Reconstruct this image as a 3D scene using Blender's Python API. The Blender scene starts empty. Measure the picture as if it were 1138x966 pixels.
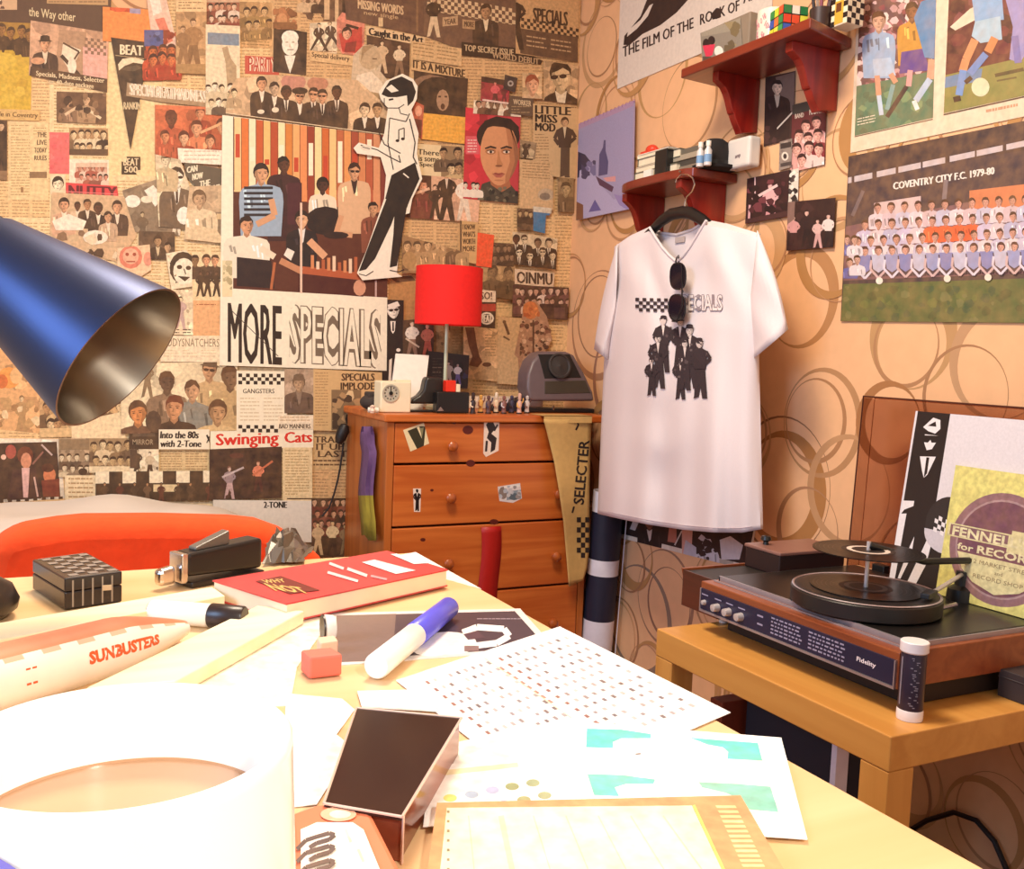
import bpy, bmesh, math, random
from mathutils import Vector, Matrix
from math import sin, cos, pi, radians
random.seed(7)
SC = bpy.context.scene
COL = SC.collection
# ------------------------------------------------------------------ camera
W, H, F = 1138.0, 966.0, 1070.0
HEAD, PITCH, ROLL = radians(27.1), radians(4.8), radians(2.3)
CAM = Vector((0, 0, .94))
_r0 = Vector((cos(HEAD), -sin(HEAD), 0))
FW = Vector((sin(HEAD)*cos(PITCH), cos(HEAD)*cos(PITCH), -sin(PITCH)))
_u0 = _r0.cross(FW)
RT = cos(ROLL)*_r0 + sin(ROLL)*_u0
UP = -sin(ROLL)*_r0 + cos(ROLL)*_u0
cd = bpy.data.cameras.new('camera'); cam = bpy.data.objects.new('camera', cd); COL.objects.link(cam)
cd.sensor_width = 36; cd.sensor_fit = 'HORIZONTAL'; cd.lens = 36*F/W; cd.clip_start = .01
m3 = Matrix((RT, UP, -FW)).transposed()
cam.matrix_world = Matrix.Translation(CAM) @ m3.to_4x4()
SC.camera = cam
# ------------------------------------------------------------------ light
SC.view_settings.view_transform = 'Standard'
SC.view_settings.look = 'None'
SC.view_settings.gamma = 1
SC.view_settings.use_curve_mapping = False
SC.view_settings.exposure = .56
wd = bpy.data.worlds.new('room_air'); SC.world = wd; wd.use_nodes = True
wd.node_tree.nodes['Background'].inputs[0].default_value = (1, .86, .74, 1)
wd.node_tree.nodes['Background'].inputs[1].default_value = .50
def area(name, loc, to, size, energy, color):
    l = bpy.data.lights.new(name, 'AREA'); l.shape = 'RECTANGLE'; l.size, l.size_y = size; l.energy = energy; l.color = color
    o = bpy.data.objects.new(name, l); COL.objects.link(o); o.location = loc
    o.rotation_euler = (Vector(to)-Vector(loc)).to_track_quat('-Z', 'Y').to_euler(); return o
area('ceiling_lamp_light', (.40, 1.25, 2.34), (.40, 1.25, 0), (.5, .5), 30, (1, .84, .64))
area('window_light', (-1.7, .45, 1.62), (1.0, 1.0, 1.0), (.8, .9), 24, (.38, .62, 1))
sl = bpy.data.lights.new('added_desk_spot', 'SPOT'); sl.energy = 20; sl.color = (1, .95, .84); sl.spot_size = radians(58); sl.spot_blend = .9; sl.shadow_soft_size = .04  # unseen spot added behind the camera to brighten the near desk
so = bpy.data.objects.new('added_desk_spot', sl); COL.objects.link(so); so.location = (.20, -.36, 1.36)
so.rotation_euler = (Vector((.05, .32, .75))-Vector((.20, -.36, 1.36))).to_track_quat('-Z', 'Y').to_euler()

# ------------------------------------------------------------------ pixel <-> plane
def ray(px, py): return RT*((px-W/2)/F) + UP*(-(py-H/2)/F) + FW
def atx(px, py, X): d = ray(px, py); return CAM + d*(X/d.x)
def aty(px, py, Y): d = ray(px, py); return CAM + d*(Y/d.y)
def atz(px, py, Z): d = ray(px, py); return CAM + d*((Z-CAM.z)/d.z)
def atd(px, py, D): return CAM + ray(px, py)*D
WA, WB, DESK, TAB = 2.73, 1.58, .75, .45
def lin(c):
    if isinstance(c, int): c = ((c >> 16) & 255, (c >> 8) & 255, c & 255)
    return tuple((v/255/12.92 if v/255 <= .04045 else ((v/255+.055)/1.055)**2.4) for v in c)
# ------------------------------------------------------------------ materials
MATS = {}
def nd(nt, t): return nt.nodes.new(t)
def mat(name, col, rough=.5, metal=0., noise=.06, scale=40., bump=0., spec=.5, trans=0., coat=0., emit=0.):
    if name in MATS: return MATS[name]
    m = bpy.data.materials.new(name); m.use_nodes = True; nt = m.node_tree; b = nt.nodes['Principled BSDF']
    c = lin(col)
    tc = nd(nt, 'ShaderNodeTexCoord'); n = nd(nt, 'ShaderNodeTexNoise'); n.inputs['Scale'].default_value = scale; n.inputs['Detail'].default_value = 4
    nt.links.new(tc.outputs['Object'], n.inputs['Vector'])
    mx = nd(nt, 'ShaderNodeMix'); mx.data_type = 'RGBA'
    mx.inputs[6].default_value = tuple(max(0, v*(1-noise*2)) for v in c)+(1,); mx.inputs[7].default_value = tuple(min(1, v*(1+noise*2)) for v in c)+(1,)
    nt.links.new(n.outputs['Fac'], mx.inputs[0]); nt.links.new(mx.outputs[2], b.inputs['Base Color'])
    b.inputs['Roughness'].default_value = rough; b.inputs['Metallic'].default_value = metal; b.inputs['Specular IOR Level'].default_value = spec
    b.inputs['Transmission Weight'].default_value = trans; b.inputs['Coat Weight'].default_value = coat
    if emit: b.inputs['Emission Color'].default_value = c+(1,); b.inputs['Emission Strength'].default_value = emit
    if bump:
        bp = nd(nt, 'ShaderNodeBump'); bp.inputs['Strength'].default_value = bump; bp.inputs['Distance'].default_value = .004
        nt.links.new(n.outputs['Fac'], bp.inputs['Height']); nt.links.new(bp.outputs[0], b.inputs['Normal'])
    MATS[name] = m; return m
def wood(name, c1, c2, axis='X', scale=6., rough=.4, coat=.2, knots=0.):
    if name in MATS: return MATS[name]
    m = bpy.data.materials.new(name); m.use_nodes = True; nt = m.node_tree; b = nt.nodes['Principled BSDF']
    tc = nd(nt, 'ShaderNodeTexCoord'); mp = nd(nt, 'ShaderNodeMapping')
    s = {'X': (.6, 9, 9), 'Y': (9, .6, 9), 'Z': (9, 9, .6)}[axis]; mp.inputs['Scale'].default_value = s
    nt.links.new(tc.outputs['Object'], mp.inputs[0])
    n = nd(nt, 'ShaderNodeTexNoise'); n.inputs['Scale'].default_value = scale; n.inputs['Detail'].default_value = 6; n.inputs['Distortion'].default_value = .6
    nt.links.new(mp.outputs[0], n.inputs['Vector'])
    r = nd(nt, 'ShaderNodeValToRGB'); r.color_ramp.elements[0].position = .35; r.color_ramp.elements[1].position = .65
    r.color_ramp.elements[0].color = lin(c1)+(1,); r.color_ramp.elements[1].color = lin(c2)+(1,)
    nt.links.new(n.outputs['Fac'], r.inputs[0]); nt.links.new(r.outputs[0], b.inputs['Base Color'])
    b.inputs['Roughness'].default_value = rough; b.inputs['Coat Weight'].default_value = coat; b.inputs['Coat Roughness'].default_value = .25
    MATS[name] = m; return m
def attr_mat(name, rough, noise=.10, scale=220., fade=0.):
    m = bpy.data.materials.new(name); m.use_nodes = True; nt = m.node_tree; b = nt.nodes['Principled BSDF']
    a = nd(nt, 'ShaderNodeAttribute'); a.attribute_name = 'Col'
    tc = nd(nt, 'ShaderNodeTexCoord'); n = nd(nt, 'ShaderNodeTexNoise'); n.inputs['Scale'].default_value = scale; n.inputs['Detail'].default_value = 3
    nt.links.new(tc.outputs['Object'], n.inputs['Vector'])
    mr = nd(nt, 'ShaderNodeMapRange'); mr.inputs[1].default_value = .3; mr.inputs[2].default_value = .7; mr.inputs[3].default_value = 1-noise; mr.inputs[4].default_value = 1+noise
    nt.links.new(n.outputs['Fac'], mr.inputs[0])
    mx = nd(nt, 'ShaderNodeMix'); mx.data_type = 'RGBA'; mx.blend_type = 'MULTIPLY'; mx.inputs[0].default_value = 1
    nt.links.new(a.outputs['Color'], mx.inputs[6]); nt.links.new(mr.outputs[0], mx.inputs[7]); nt.links.new(mx.outputs[2], b.inputs['Base Color'])
    if fade:      # yellowed, worn ink
        n2 = nd(nt, 'ShaderNodeTexNoise'); n2.inputs['Scale'].default_value = 38; n2.inputs['Detail'].default_value = 6; nt.links.new(tc.outputs['Object'], n2.inputs['Vector'])
        m2 = nd(nt, 'ShaderNodeMapRange'); m2.inputs[1].default_value = .3; m2.inputs[2].default_value = .72; m2.inputs[3].default_value = fade*.35; m2.inputs[4].default_value = fade*1.7; nt.links.new(n2.outputs['Fac'], m2.inputs[0])
        m3 = nd(nt, 'ShaderNodeMix'); m3.data_type = 'RGBA'; m3.inputs[7].default_value = lin(0xdca468)+(1,); nt.links.new(m2.outputs[0], m3.inputs[0]); nt.links.new(mx.outputs[2], m3.inputs[6]); nt.links.new(m3.outputs[2], b.inputs['Base Color'])
    b.inputs['Roughness'].default_value = rough; MATS[name] = m; return m
PRINT = attr_mat('printed_paper', .65, .2, 110, .10)
CRISP = attr_mat('crisp_print', .6, .06, 90, .02)
AGED = attr_mat('aged_print', .5, .10, 70, .14)
GLOSS = attr_mat('glossy_print', .3, .05)
CLOTHP = attr_mat('cloth_print', .9, .08, 400)
WALLP = attr_mat('wallpaper', .75, .03, 30)
GAIN = .92
# ------------------------------------------------------------------ object helpers
WL = {}
def props(o, label=None, cat=None, group=None, kind=None):
    if label: o['label'] = label
    if cat: o['category'] = cat
    if group: o['group'] = group
    if kind: o['kind'] = kind
    return o
def thing(name, label, cat, loc, group=None):
    o = bpy.data.objects.new(name, None); o.empty_display_size = .02; COL.objects.link(o); o.location = loc
    WL[o] = Vector(loc); return props(o, label, cat, group)
class MB:
    def __init__(s): s.v = []; s.f = []; s.mi = []; s.col = []; s.cur = 0; s.M = None
    def add(s, verts, faces, col=None):
        b = len(s.v)
        for v in verts:
            v = Vector(v); s.v.append(s.M @ v if s.M else v)
        for f in faces: s.f.append([b+i for i in f]); s.mi.append(s.cur); s.col.append(col)
        return s
    def box(s, a, b, col=None):
        x0, y0, z0 = [min(p, q) for p, q in zip(a, b)]; x1, y1, z1 = [max(p, q) for p, q in zip(a, b)]
        return s.add([(x0,y0,z0),(x1,y0,z0),(x1,y1,z0),(x0,y1,z0),(x0,y0,z1),(x1,y0,z1),(x1,y1,z1),(x0,y1,z1)],
            [(0,3,2,1),(4,5,6,7),(0,1,5,4),(1,2,6,5),(2,3,7,6),(3,0,4,7)], col)
    def hexa(s, bot, top, col=None):      # any prism: bottom ring, top ring
        n = len(bot)
        return s.add(list(bot)+list(top), [tuple(range(n))[::-1], tuple(range(n, 2*n))]+[(i, (i+1) % n, n+(i+1) % n, n+i) for i in range(n)], col)
    def extr(s, pts, vec, col=None):
        vec = Vector(vec); return s.hexa([Vector(p) for p in pts], [Vector(p)+vec for p in pts], col)
    def lathe(s, prof, org, axis, seg=32, close=False, ref=None):
        axis = Vector(axis).normalized(); t = Vector(ref) if ref else (Vector((1,0,0)) if abs(axis.x) < .9 else Vector((0,1,0)))
        u = (t - axis*t.dot(axis)).normalized(); w = axis.cross(u); org = Vector(org)
        vs = []; fs = []; n = len(prof)
        for r, h in prof:
            for k in range(seg):
                a = 2*pi*k/seg; vs.append(org+axis*h+(u*cos(a)+w*sin(a))*max(r, 1e-5))
        for i in range(n-1+(1 if close else 0)):
            j = (i+1) % n
            for k in range(seg):
                l = (k+1) % seg; fs.append((i*seg+k, i*seg+l, j*seg+l, j*seg+k))
        return s.add(vs, fs)
    def cyl(s, a, b, r, seg=20, r2=None):
        a, b = Vector(a), Vector(b); L = (b-a).length; r2 = r if r2 is None else r2
        return s.lathe([(0, 0), (r, 0), (r2, L), (0, L)], a, b-a, seg)
    def tube(s, pts, r, seg=10, closed=False):
        pts = [Vector(p) for p in pts]; n = len(pts); vs = []; fs = []
        rr = r if isinstance(r, (list, tuple)) else [r]*n
        prev = None
        for i, p in enumerate(pts):
            d = (pts[min(i+1, n-1)]-pts[max(i-1, 0)]).normalized()
            if prev is None:
                t = Vector((0, 0, 1)) if abs(d.z) < .9 else Vector((1, 0, 0)); u = (t-d*t.dot(d)).normalized()
            else: u = (prev-d*prev.dot(d)).normalized()
            prev = u; w = d.cross(u)
            for k in range(seg): a = 2*pi*k/seg; vs.append(p+(u*cos(a)+w*sin(a))*rr[i])
        for i in range(n-1):
            for k in range(seg): l = (k+1) % seg; fs.append((i*seg+k, i*seg+l, (i+1)*seg+l, (i+1)*seg+k))
        fs.append(tuple(range(seg))[::-1]); fs.append(tuple(range((n-1)*seg, n*seg)))
        return s.add(vs, fs)
    def ball(s, c, r, seg=16, rings=10):
        rx, ry, rz = r if isinstance(r, (tuple, list)) else (r, r, r); vs = []; fs = []; c = Vector(c)
        for i in range(rings+1):
            t = pi*i/rings
            for k in range(seg): a = 2*pi*k/seg; vs.append(c+Vector((rx*sin(t)*cos(a)+1e-7, ry*sin(t)*sin(a), rz*cos(t))))
        for i in range(rings):
            for k in range(seg): l = (k+1) % seg; fs.append((i*seg+k, (i+1)*seg+k, (i+1)*seg+l, i*seg+l))
        return s.add(vs, fs)
    def build(s, name, mats, parent=None, bevel=0., smooth=False, loc=None, segs=2, keepn=False):
        if not isinstance(mats, (list, tuple)): mats = [mats]
        me = bpy.data.meshes.new(name)
        if parent is not None: base = WL[parent]
        elif loc is not None: base = Vector(loc)
        else:
            xs = [v.x for v in s.v]; ys = [v.y for v in s.v]; zs = [v.z for v in s.v]
            base = Vector(((min(xs)+max(xs))/2, (min(ys)+max(ys))/2, min(zs)))
        me.from_pydata([v-base for v in s.v], [], s.f)
        for m in mats: me.materials.append(m)
        for p, i in zip(me.polygons, s.mi): p.material_index = i
        if any(c is not None for c in s.col):
            at = me.color_attributes.new('Col', 'FLOAT_COLOR', 'CORNER'); k = 0
            for p, c in zip(me.polygons, s.col):
                c = lin(c if c is not None else 0x808080)
                for _ in range(p.loop_total): at.data[k].color = (c[0]*GAIN, c[1]*GAIN, c[2]*GAIN, 1); k += 1
        me.validate()
        if not keepn:
            bm = bmesh.new(); bm.from_mesh(me)
            bmesh.ops.remove_doubles(bm, verts=bm.verts, dist=1e-6); bmesh.ops.recalc_face_normals(bm, faces=bm.faces); bm.to_mesh(me); bm.free()
        o = bpy.data.objects.new(name, me); COL.objects.link(o)
        if parent is not None: o.parent = parent; WL[o] = base
        else: o.location = base; WL[o] = base
        if smooth:
            for p in me.polygons: p.use_smooth = True
            try: me.set_sharp_from_angle(angle=radians(42))
            except Exception: pass
        if bevel:
            md = o.modifiers.new('bevel', 'BEVEL'); md.width = bevel; md.segments = segs; md.limit_method = 'ANGLE'; md.angle_limit = radians(40)
        return o
def struct(o): o['kind'] = 'structure'; return o
# ------------------------------------------------------------------ lettering
_TC = {}
def letters(txt, off=0.):
    k = (txt, off)
    if k in _TC: return _TC[k]
    cu = bpy.data.curves.new('t', 'FONT'); cu.body = txt; cu.offset = off; cu.resolution_u = 2
    o = bpy.data.objects.new('t', cu); COL.objects.link(o)
    dg = bpy.context.evaluated_depsgraph_get(); me = bpy.data.meshes.new_from_object(o.evaluated_get(dg))
    vs = [(v.co.x, v.co.y) for v in me.vertices]; fs = [tuple(p.vertices) for p in me.polygons]
    bpy.data.objects.remove(o); bpy.data.curves.remove(cu); bpy.data.meshes.remove(me)
    x0 = min(v[0] for v in vs); x1 = max(v[0] for v in vs); y0 = min(v[1] for v in vs); y1 = max(v[1] for v in vs)
    vs = [((x-x0)/(x1-x0), 1-(y-y0)/(y1-y0)) for x, y in vs]
    _TC[k] = (vs, fs); return _TC[k]
# ------------------------------------------------------------------ printed sheets
TOPS = {}
def clip_poly(pts, quad):
    area = sum(quad[i][0]*quad[(i+1) % len(quad)][1]-quad[(i+1) % len(quad)][0]*quad[i][1] for i in range(len(quad)))
    sg = 1 if area > 0 else -1
    for i in range(len(quad)):
        a, b = quad[i], quad[(i+1) % len(quad)]; out = []
        def side(p): return sg*((b[0]-a[0])*(p[1]-a[1])-(b[1]-a[1])*(p[0]-a[0]))
        for j in range(len(pts)):
            p, q = pts[j], pts[(j+1) % len(pts)]; sp, sq = side(p), side(q)
            if sp >= 0: out.append(p)
            if (sp >= 0) != (sq >= 0):
                t = sp/(sp-sq); out.append((p[0]+(q[0]-p[0])*t, p[1]+(q[1]-p[1])*t))
        pts = out
        if len(pts) < 3: return []
    return pts
SKIN, DSKIN, HAIR, BLK = 0xdca078, 0x5a3424, 0x2e1c16, 0x2a1a18
def jit(c, f, add=0): return tuple(max(0, min(255, int(v*f+add))) for v in ((c >> 16) & 255, (c >> 8) & 255, c & 255)) if isinstance(c, int) else tuple(max(0, min(255, int(v*f+add))) for v in c)
class Sheet:
    """a printed sheet lying on a plane; all marks are printed faces of its one mesh"""
    STEP = .00004
    def __init__(s, quad, col, plane='A', edge=None):
        s.q = [tuple(map(float, p)) for p in quad]; s.col = col; s.plane = plane; s.sh = []; s.edge = edge; s.rnd = random.Random(int(sum(p[0]*7+p[1]*13 for p in s.q)))
        
        n = len(s.q); cr = [(s.q[(i+1) % n][0]-s.q[i][0])*(s.q[(i+2) % n][1]-s.q[(i+1) % n][1])-(s.q[(i+1) % n][1]-s.q[i][1])*(s.q[(i+2) % n][0]-s.q[(i+1) % n][0]) for i in range(n)]
        s.cv = all(c >= -1e-6 for c in cr) or all(c <= 1e-6 for c in cr)
    # -- primitives (photo pixel coordinates of the sheet's own plane)
    def p(s, pts, col, clip=True):
        pts = [(float(a), float(b)) for a, b in pts]
        if clip and s.cv: pts = clip_poly(pts, s.q)
        if len(pts) >= 3: s.sh.append(([pts], [list(range(len(pts)))], pts, col))
        return s
    def r(s, x0, y0, x1, y1, col, sl=0.):
        return s.p([(x0, y0), (x1, y0+sl*(x1-x0)), (x1, y1+sl*(x1-x0)), (x0, y1)], col)
    def e(s, cx, cy, rx, ry, col, n=12, rot=0.):
        c, d = cos(rot), sin(rot)
        return s.p([(cx+rx*cos(2*pi*k/n)*c-ry*sin(2*pi*k/n)*d, cy+rx*cos(2*pi*k/n)*d+ry*sin(2*pi*k/n)*c) for k in range(n)], col)
    def l(s, pts, w, col):
        for (x0, y0), (x1, y1) in zip(pts[:-1], pts[1:]):
            L = math.hypot(x1-x0, y1-y0) or 1; nx, ny = -(y1-y0)/L*w/2, (x1-x0)/L*w/2
            s.p([(x0+nx, y0+ny), (x1+nx, y1+ny), (x1-nx, y1-ny), (x0-nx, y0-ny)], col)
        return s
    def t(s, txt, x0, y0, x1, y1, col, off=.02, sl=0., rot=None, shear=0.):
        if .012 < off < .055 and rot is None:      # heavier weights: the same letter printed twice, a hair apart
            k = min(.11*(y1-y0), 1.1)*off/.03
            for q in (0, .5, 1): s.t(txt, x0+k*q, y0, x1-k*(1-q), y1, col, 0., sl, rot, shear)
            return s
        vs, fs = letters(txt, off)
        if rot is None: pts = [(x0+u*(x1-x0)+shear*(1-v)*(y1-y0), y0+v*(y1-y0)+sl*u*(x1-x0)) for u, v in vs]
        else:       # box given by its own frame: origin (x0,y0), length x1, height y1, angle rot
            c, d = cos(rot), sin(rot); pts = [(x0+u*x1*c-v*y1*d, y0+u*x1*d+v*y1*c) for u, v in vs]
        s.sh.append((None, fs, pts, col)); return s
    def ln(s, x0, y0, x1, y1, col=0x9a7450, cols=1, gap=3., pitch=3.2, th=1.1, sl=0.):
        w = (x1-x0-gap*(cols-1))/cols
        for c in range(cols):
            a = x0+c*(w+gap); y = y0
            while y < y1-th:
                x = a
                e = a+w*(1 if s.rnd.random() > .15 else s.rnd.uniform(.4, .9))
                while x < e-1:
                    ww = min(s.rnd.uniform(2.5, 7), e-x); s.r(x, y+sl*(x-x0), x+ww-.8, y+th+sl*(x-x0), col, sl); x += ww
                y += pitch
        return s
    def ck(s, x0, y0, x1, y1, nx, ny, col, sl=0., ph=0):
        w = (x1-x0)/nx; h = (y1-y0)/ny
        for i in range(nx):
            for j in range(ny):
                if (i+j+ph) % 2 == 0: s.r(x0+i*w, y0+j*h+sl*i*w, x0+(i+1)*w, y0+(j+1)*h+sl*i*w, col, sl)
        return s
    def blob(s, x0, y0, x1, y1, n, cols, r0=.06, r1=.2):
        m = min(x1-x0, y1-y0)
        for _ in range(n):
            x, y = s.rnd.uniform(x0, x1), s.rnd.uniform(y0, y1); r = m*s.rnd.uniform(r0, r1)
            k = 6; a0 = s.rnd.random()*6
            s.p(clip_poly([(x+r*s.rnd.uniform(.6, 1.3)*cos(a0+2*pi*i/k), y+r*s.rnd.uniform(.6, 1.3)*sin(a0+2*pi*i/k)) for i in range(k)], [(x0, y0), (x1, y0), (x1, y1), (x0, y1)]) or [(0, 0)], s.rnd.choice(cols))
        return s
    def mottle(s, n, cols=None):
        xs = [p[0] for p in s.q]; ys = [p[1] for p in s.q]; cols = cols or [jit(s.col, f, a) for f, a in ((.8, 0), (.88, 0), (.94, 0), (1.05, 4), (1.1, 8))]
        return s.blob(min(xs), min(ys), max(xs), max(ys), n, cols, .06, .2)
    # -- people printed in the pictures
    def head(s, cx, cy, h, skin=SKIN, hair=HAIR, look=0, specs=False, hat=None):
        w = h*.37; R_ = s.rnd; tl = R_.uniform(-.13, .13); ct, st = cos(tl), sin(tl); sd = R_.choice((-1, 1)); o = (look or R_.choice((-.6, -.2, .2, .6)))*w*.22
        q = lambda L: [(cx+x*ct-y*st, cy+x*st+y*ct) for x, y in L]
        dk, md, hi = jit(skin, .36), jit(skin, .80), jit(skin, 1.12); style = R_.randrange(3)
        if style == 2: s.p(q([(w*1.2*cos(k*pi/7), -.1*h+h*.52*sin(k*pi/7)) for k in range(14)]), hair)
        face = [(w*.95*cos(k*pi/8)*(1-.3*max(0, sin(k*pi/8))**2), h*.5*sin(k*pi/8)+.02*h) for k in range(16)]
        if h > 8: s.p(q([(-w*1.06, -.04*h), (-w*.86, -.06*h), (-w*.86, .12*h), (-w*1.0, .1*h)]), md); s.p(q([(w*1.06, -.04*h), (w*.86, -.06*h), (w*.86, .12*h), (w*1.0, .1*h)]), md)
        s.p(q(face), skin)
        s.p(q([(sd*x, y) for x, y in [(w*.93, -.2*h), (w*.45+abs(o)*.3, -.2*h), (w*.5, .1*h), (w*.3, .3*h), (w*.12, .5*h), (w*.42, .45*h), (w*.78, .22*h), (w*.94, .02*h)]]), md)
        if h > 11: s.p(q([(-sd*w*.7, .06*h), (-sd*w*.3, .05*h), (-sd*w*.32, .2*h), (-sd*w*.6, .18*h)]), hi)
        fr = R_.uniform(-.06, .06)*h
        s.p(q([(-w*1.02, .04*h), (-w*1.1, -.22*h), (-w*.78, -.5*h), (-w*.1, -.6*h-fr*.5), (w*.62, -.55*h), (w*1.1, -.24*h), (w*1.02, .02*h), (w*.86, -.2*h+fr), (w*.3, -.29*h-fr), (-w*.35, -.25*h+fr), (-w*.84, -.18*h)]), hair)
        if h > 6.5:
            if specs:
                for sx in (-1, 1): s.p(q([(sx*w*.43+o+w*.38*cos(k*pi/5), -.01*h+.085*h*sin(k*pi/5)) for k in range(10)]), BLK)
                s.p(q([(-w*.95, -.07*h), (w*.95, -.07*h), (w*.9, -.045*h), (-w*.9, -.045*h)]), BLK)
            else:
                for sx in (-1, 1):
                    s.p(q([(sx*w*.42+o-w*.2, -.035*h), (sx*w*.42+o, -.055*h), (sx*w*.42+o+w*.2, -.03*h), (sx*w*.42+o, .01*h)]), dk)
                    if h > 10: s.p(q([(sx*w*.42+o-w*.26, -.11*h), (sx*w*.42+o+w*.26, -.12*h), (sx*w*.42+o+w*.22, -.09*h), (sx*w*.42+o-w*.24, -.085*h)]), jit(hair, 1.1))
            s.p(q([(o, -.02*h), (o+sd*w*.22, .17*h), (o-sd*w*.1, .18*h)]), md)
            s.p(q([(o-w*.3, .295*h), (o, .285*h), (o+w*.3, .295*h), (o, .335*h)]), jit(skin, .5))
        if hat: s.p(q([(-w*1.5, -.22*h), (-w, -.3*h), (-w*.9, -.58*h), (-w*.4, -.66*h), (w*.4, -.66*h), (w*.9, -.58*h), (w, -.3*h), (w*1.5, -.22*h), (0, -.17*h)]), hat)
        return s
    def bust(s, cx, top, h, skin=SKIN, hair=HAIR, coat=BLK, shirt=None, tie=None, look=0, specs=False, hat=None, L=2.0, wide=1.0):
        w = h*.95*wide; y = top+h*.95; R_ = s.rnd; d = R_.uniform(-.05, .05)*h
        s.p([(cx-h*.17, y-.1*h), (cx+h*.17, y-.1*h), (cx+h*.24, y+.13*h), (cx+w*.6, y+.22*h+d), (cx+w*.88, y+.34*h+d), (cx+w, y+.62*h), (cx+w*1.04, y+1.1*h), (cx+w*.93, y+L*h), (cx-w*.95, y+L*h), (cx-w*1.03, y+1.1*h), (cx-w, y+.6*h), (cx-w*.86, y+.34*h-d), (cx-w*.58, y+.22*h-d), (cx-h*.24, y+.13*h)], coat)
        if h > 9:
            lo, hi = jit(coat, .7), jit(coat, 1.3, 14)
            for k in range(5):
                x0 = cx+R_.uniform(-.8, .8)*w; y0 = y+R_.uniform(.45, .9)*h; y1 = y0+R_.uniform(.3, .9)*h; bw = R_.uniform(.05, .13)*h
                if y1 < y+L*h: s.p([(x0-bw, y0), (x0+bw*.4, y0-.05*h), (x0+bw+d, y1), (x0-bw*.2+d, y1)], R_.choice((lo, hi)))
        s.p([(cx-h*.16, y-.25*h), (cx+h*.16, y-.25*h), (cx+h*.17, y+.1*h), (cx, y+.26*h), (cx-h*.17, y+.1*h)], jit(skin, .84))
        if shirt: s.p([(cx-h*.22, y+.06*h), (cx, y+.22*h), (cx+h*.22, y+.06*h), (cx+h*.1, y+.9*h), (cx-h*.02, y+1.05*h)], shirt)
        if tie: s.p([(cx-h*.06, y+.2*h), (cx+h*.06, y+.2*h), (cx+h*.08, y+.9*h), (cx, y+1.0*h), (cx-h*.05, y+.9*h)], tie)
        return s.head(cx, top+h*.5, h, skin, hair, look, specs, hat)
    def fig(s, cx, top, h, skin=SKIN, hair=HAIR, coat=BLK, legs=None, lean=0., arm=1, shirt=None, spread=.12, hat=None):
        hh = h*.14; legs = coat if legs is None else legs; x = lambda t: cx+lean*h*t
        y1, y2, y3 = top+h*.15, top+h*.5, top+h
        for sx in (-1, 1):
            s.p([(x(.5)+sx*.01*h-.055*h, y2-.03*h), (x(.5)+sx*.01*h+.075*h, y2-.03*h), (x(1)+sx*spread*h+.04*h, y3-.03*h), (x(1)+sx*(spread+.05)*h, y3), (x(1)+sx*spread*h-.04*h, y3)], legs)
        s.p([(x(.15)-.04*h, y1), (x(.15)+.04*h, y1), (x(.2)+.13*h, y1+.05*h), (x(.5)+.1*h, y2), (x(.5)-.1*h, y2), (x(.2)-.13*h, y1+.05*h)], coat)
        s.l([(x(.2)-.11*h, y1+.06*h), (x(.3)-.17*h, y1+.2*h), (x(.4)-.1*h*arm, y1+.3*h)], .06*h, coat)
        s.l([(x(.2)+.11*h, y1+.06*h), (x(.3)+.18*h, y1+.18*h), (x(.4)+.08*h, y1+.27*h)], .06*h, coat)
        if shirt: s.p([(x(.2)-.03*h, y1), (x(.2)+.03*h, y1), (x(.3), y1+.2*h)], shirt)
        return s.head(x(.08), top+hh*.55, hh*1.1, skin, hair, 0, False, hat)
    def crowd(s, x0, y0, x1, y1, nx, ny, skins=(SKIN, DSKIN), coats=(BLK, 0xd8c0a0), hairs=(HAIR,), L=1.4):
        for j in range(ny):
            for i in range(nx):
                w = (x1-x0)/nx; h = (y1-y0)/ny*.62
                cx = x0+(i+.5+s.rnd.uniform(-.2, .2)+(.25 if j % 2 else -.1))*w; t = y0+(y1-y0)*j/ny+s.rnd.uniform(-.12, .12)*h
                s.bust(cx, t, min(h, w*1.05), s.rnd.choice(skins), s.rnd.choice(hairs), s.rnd.choice(coats), L=L)
        return s
    # -- into the scene
    def build(s, name, label=None, cat=None, group=None, parent=None, m=None, thick=.0003, fn=None, kind=None, nosheet=False):
        if fn is None:
            fn = {'A': (lambda a, b: aty(a, b, WA)), 'B': (lambda a, b: atx(a, b, WB)), 'D': (lambda a, b: atz(a, b, DESK))}[s.plane]
            nr = {'A': Vector((0, -1, 0)), 'B': Vector((-1, 0, 0)), 'D': Vector((0, 0, 1))}[s.plane]
            f3 = lambda a, b, o: fn(a, b)+nr*o
        else: f3 = fn
        key = s.plane if s.plane in 'ABD' else id(s); bx = (min(p[0] for p in s.q), min(p[1] for p in s.q), max(p[0] for p in s.q), max(p[1] for p in s.q))
        L = TOPS.setdefault(key, []); base = 0.00002
        for b, t in L:
            if b[0] < bx[2] and b[2] > bx[0] and b[1] < bx[3] and b[3] > bx[1]: base = max(base, t)
        mb = MB(); top = base+thick; n = len(s.q)
        if not nosheet:
            vb = [f3(a, b, base) for a, b in s.q]; vt = [f3(a, b, top) for a, b in s.q]
            mb.add(vb+vt, [tuple(range(n)), tuple(range(n, 2*n))]+[(i, (i+1) % n, n+(i+1) % n, n+i) for i in range(n)], s.col)
        lay = []; mx = 0
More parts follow.
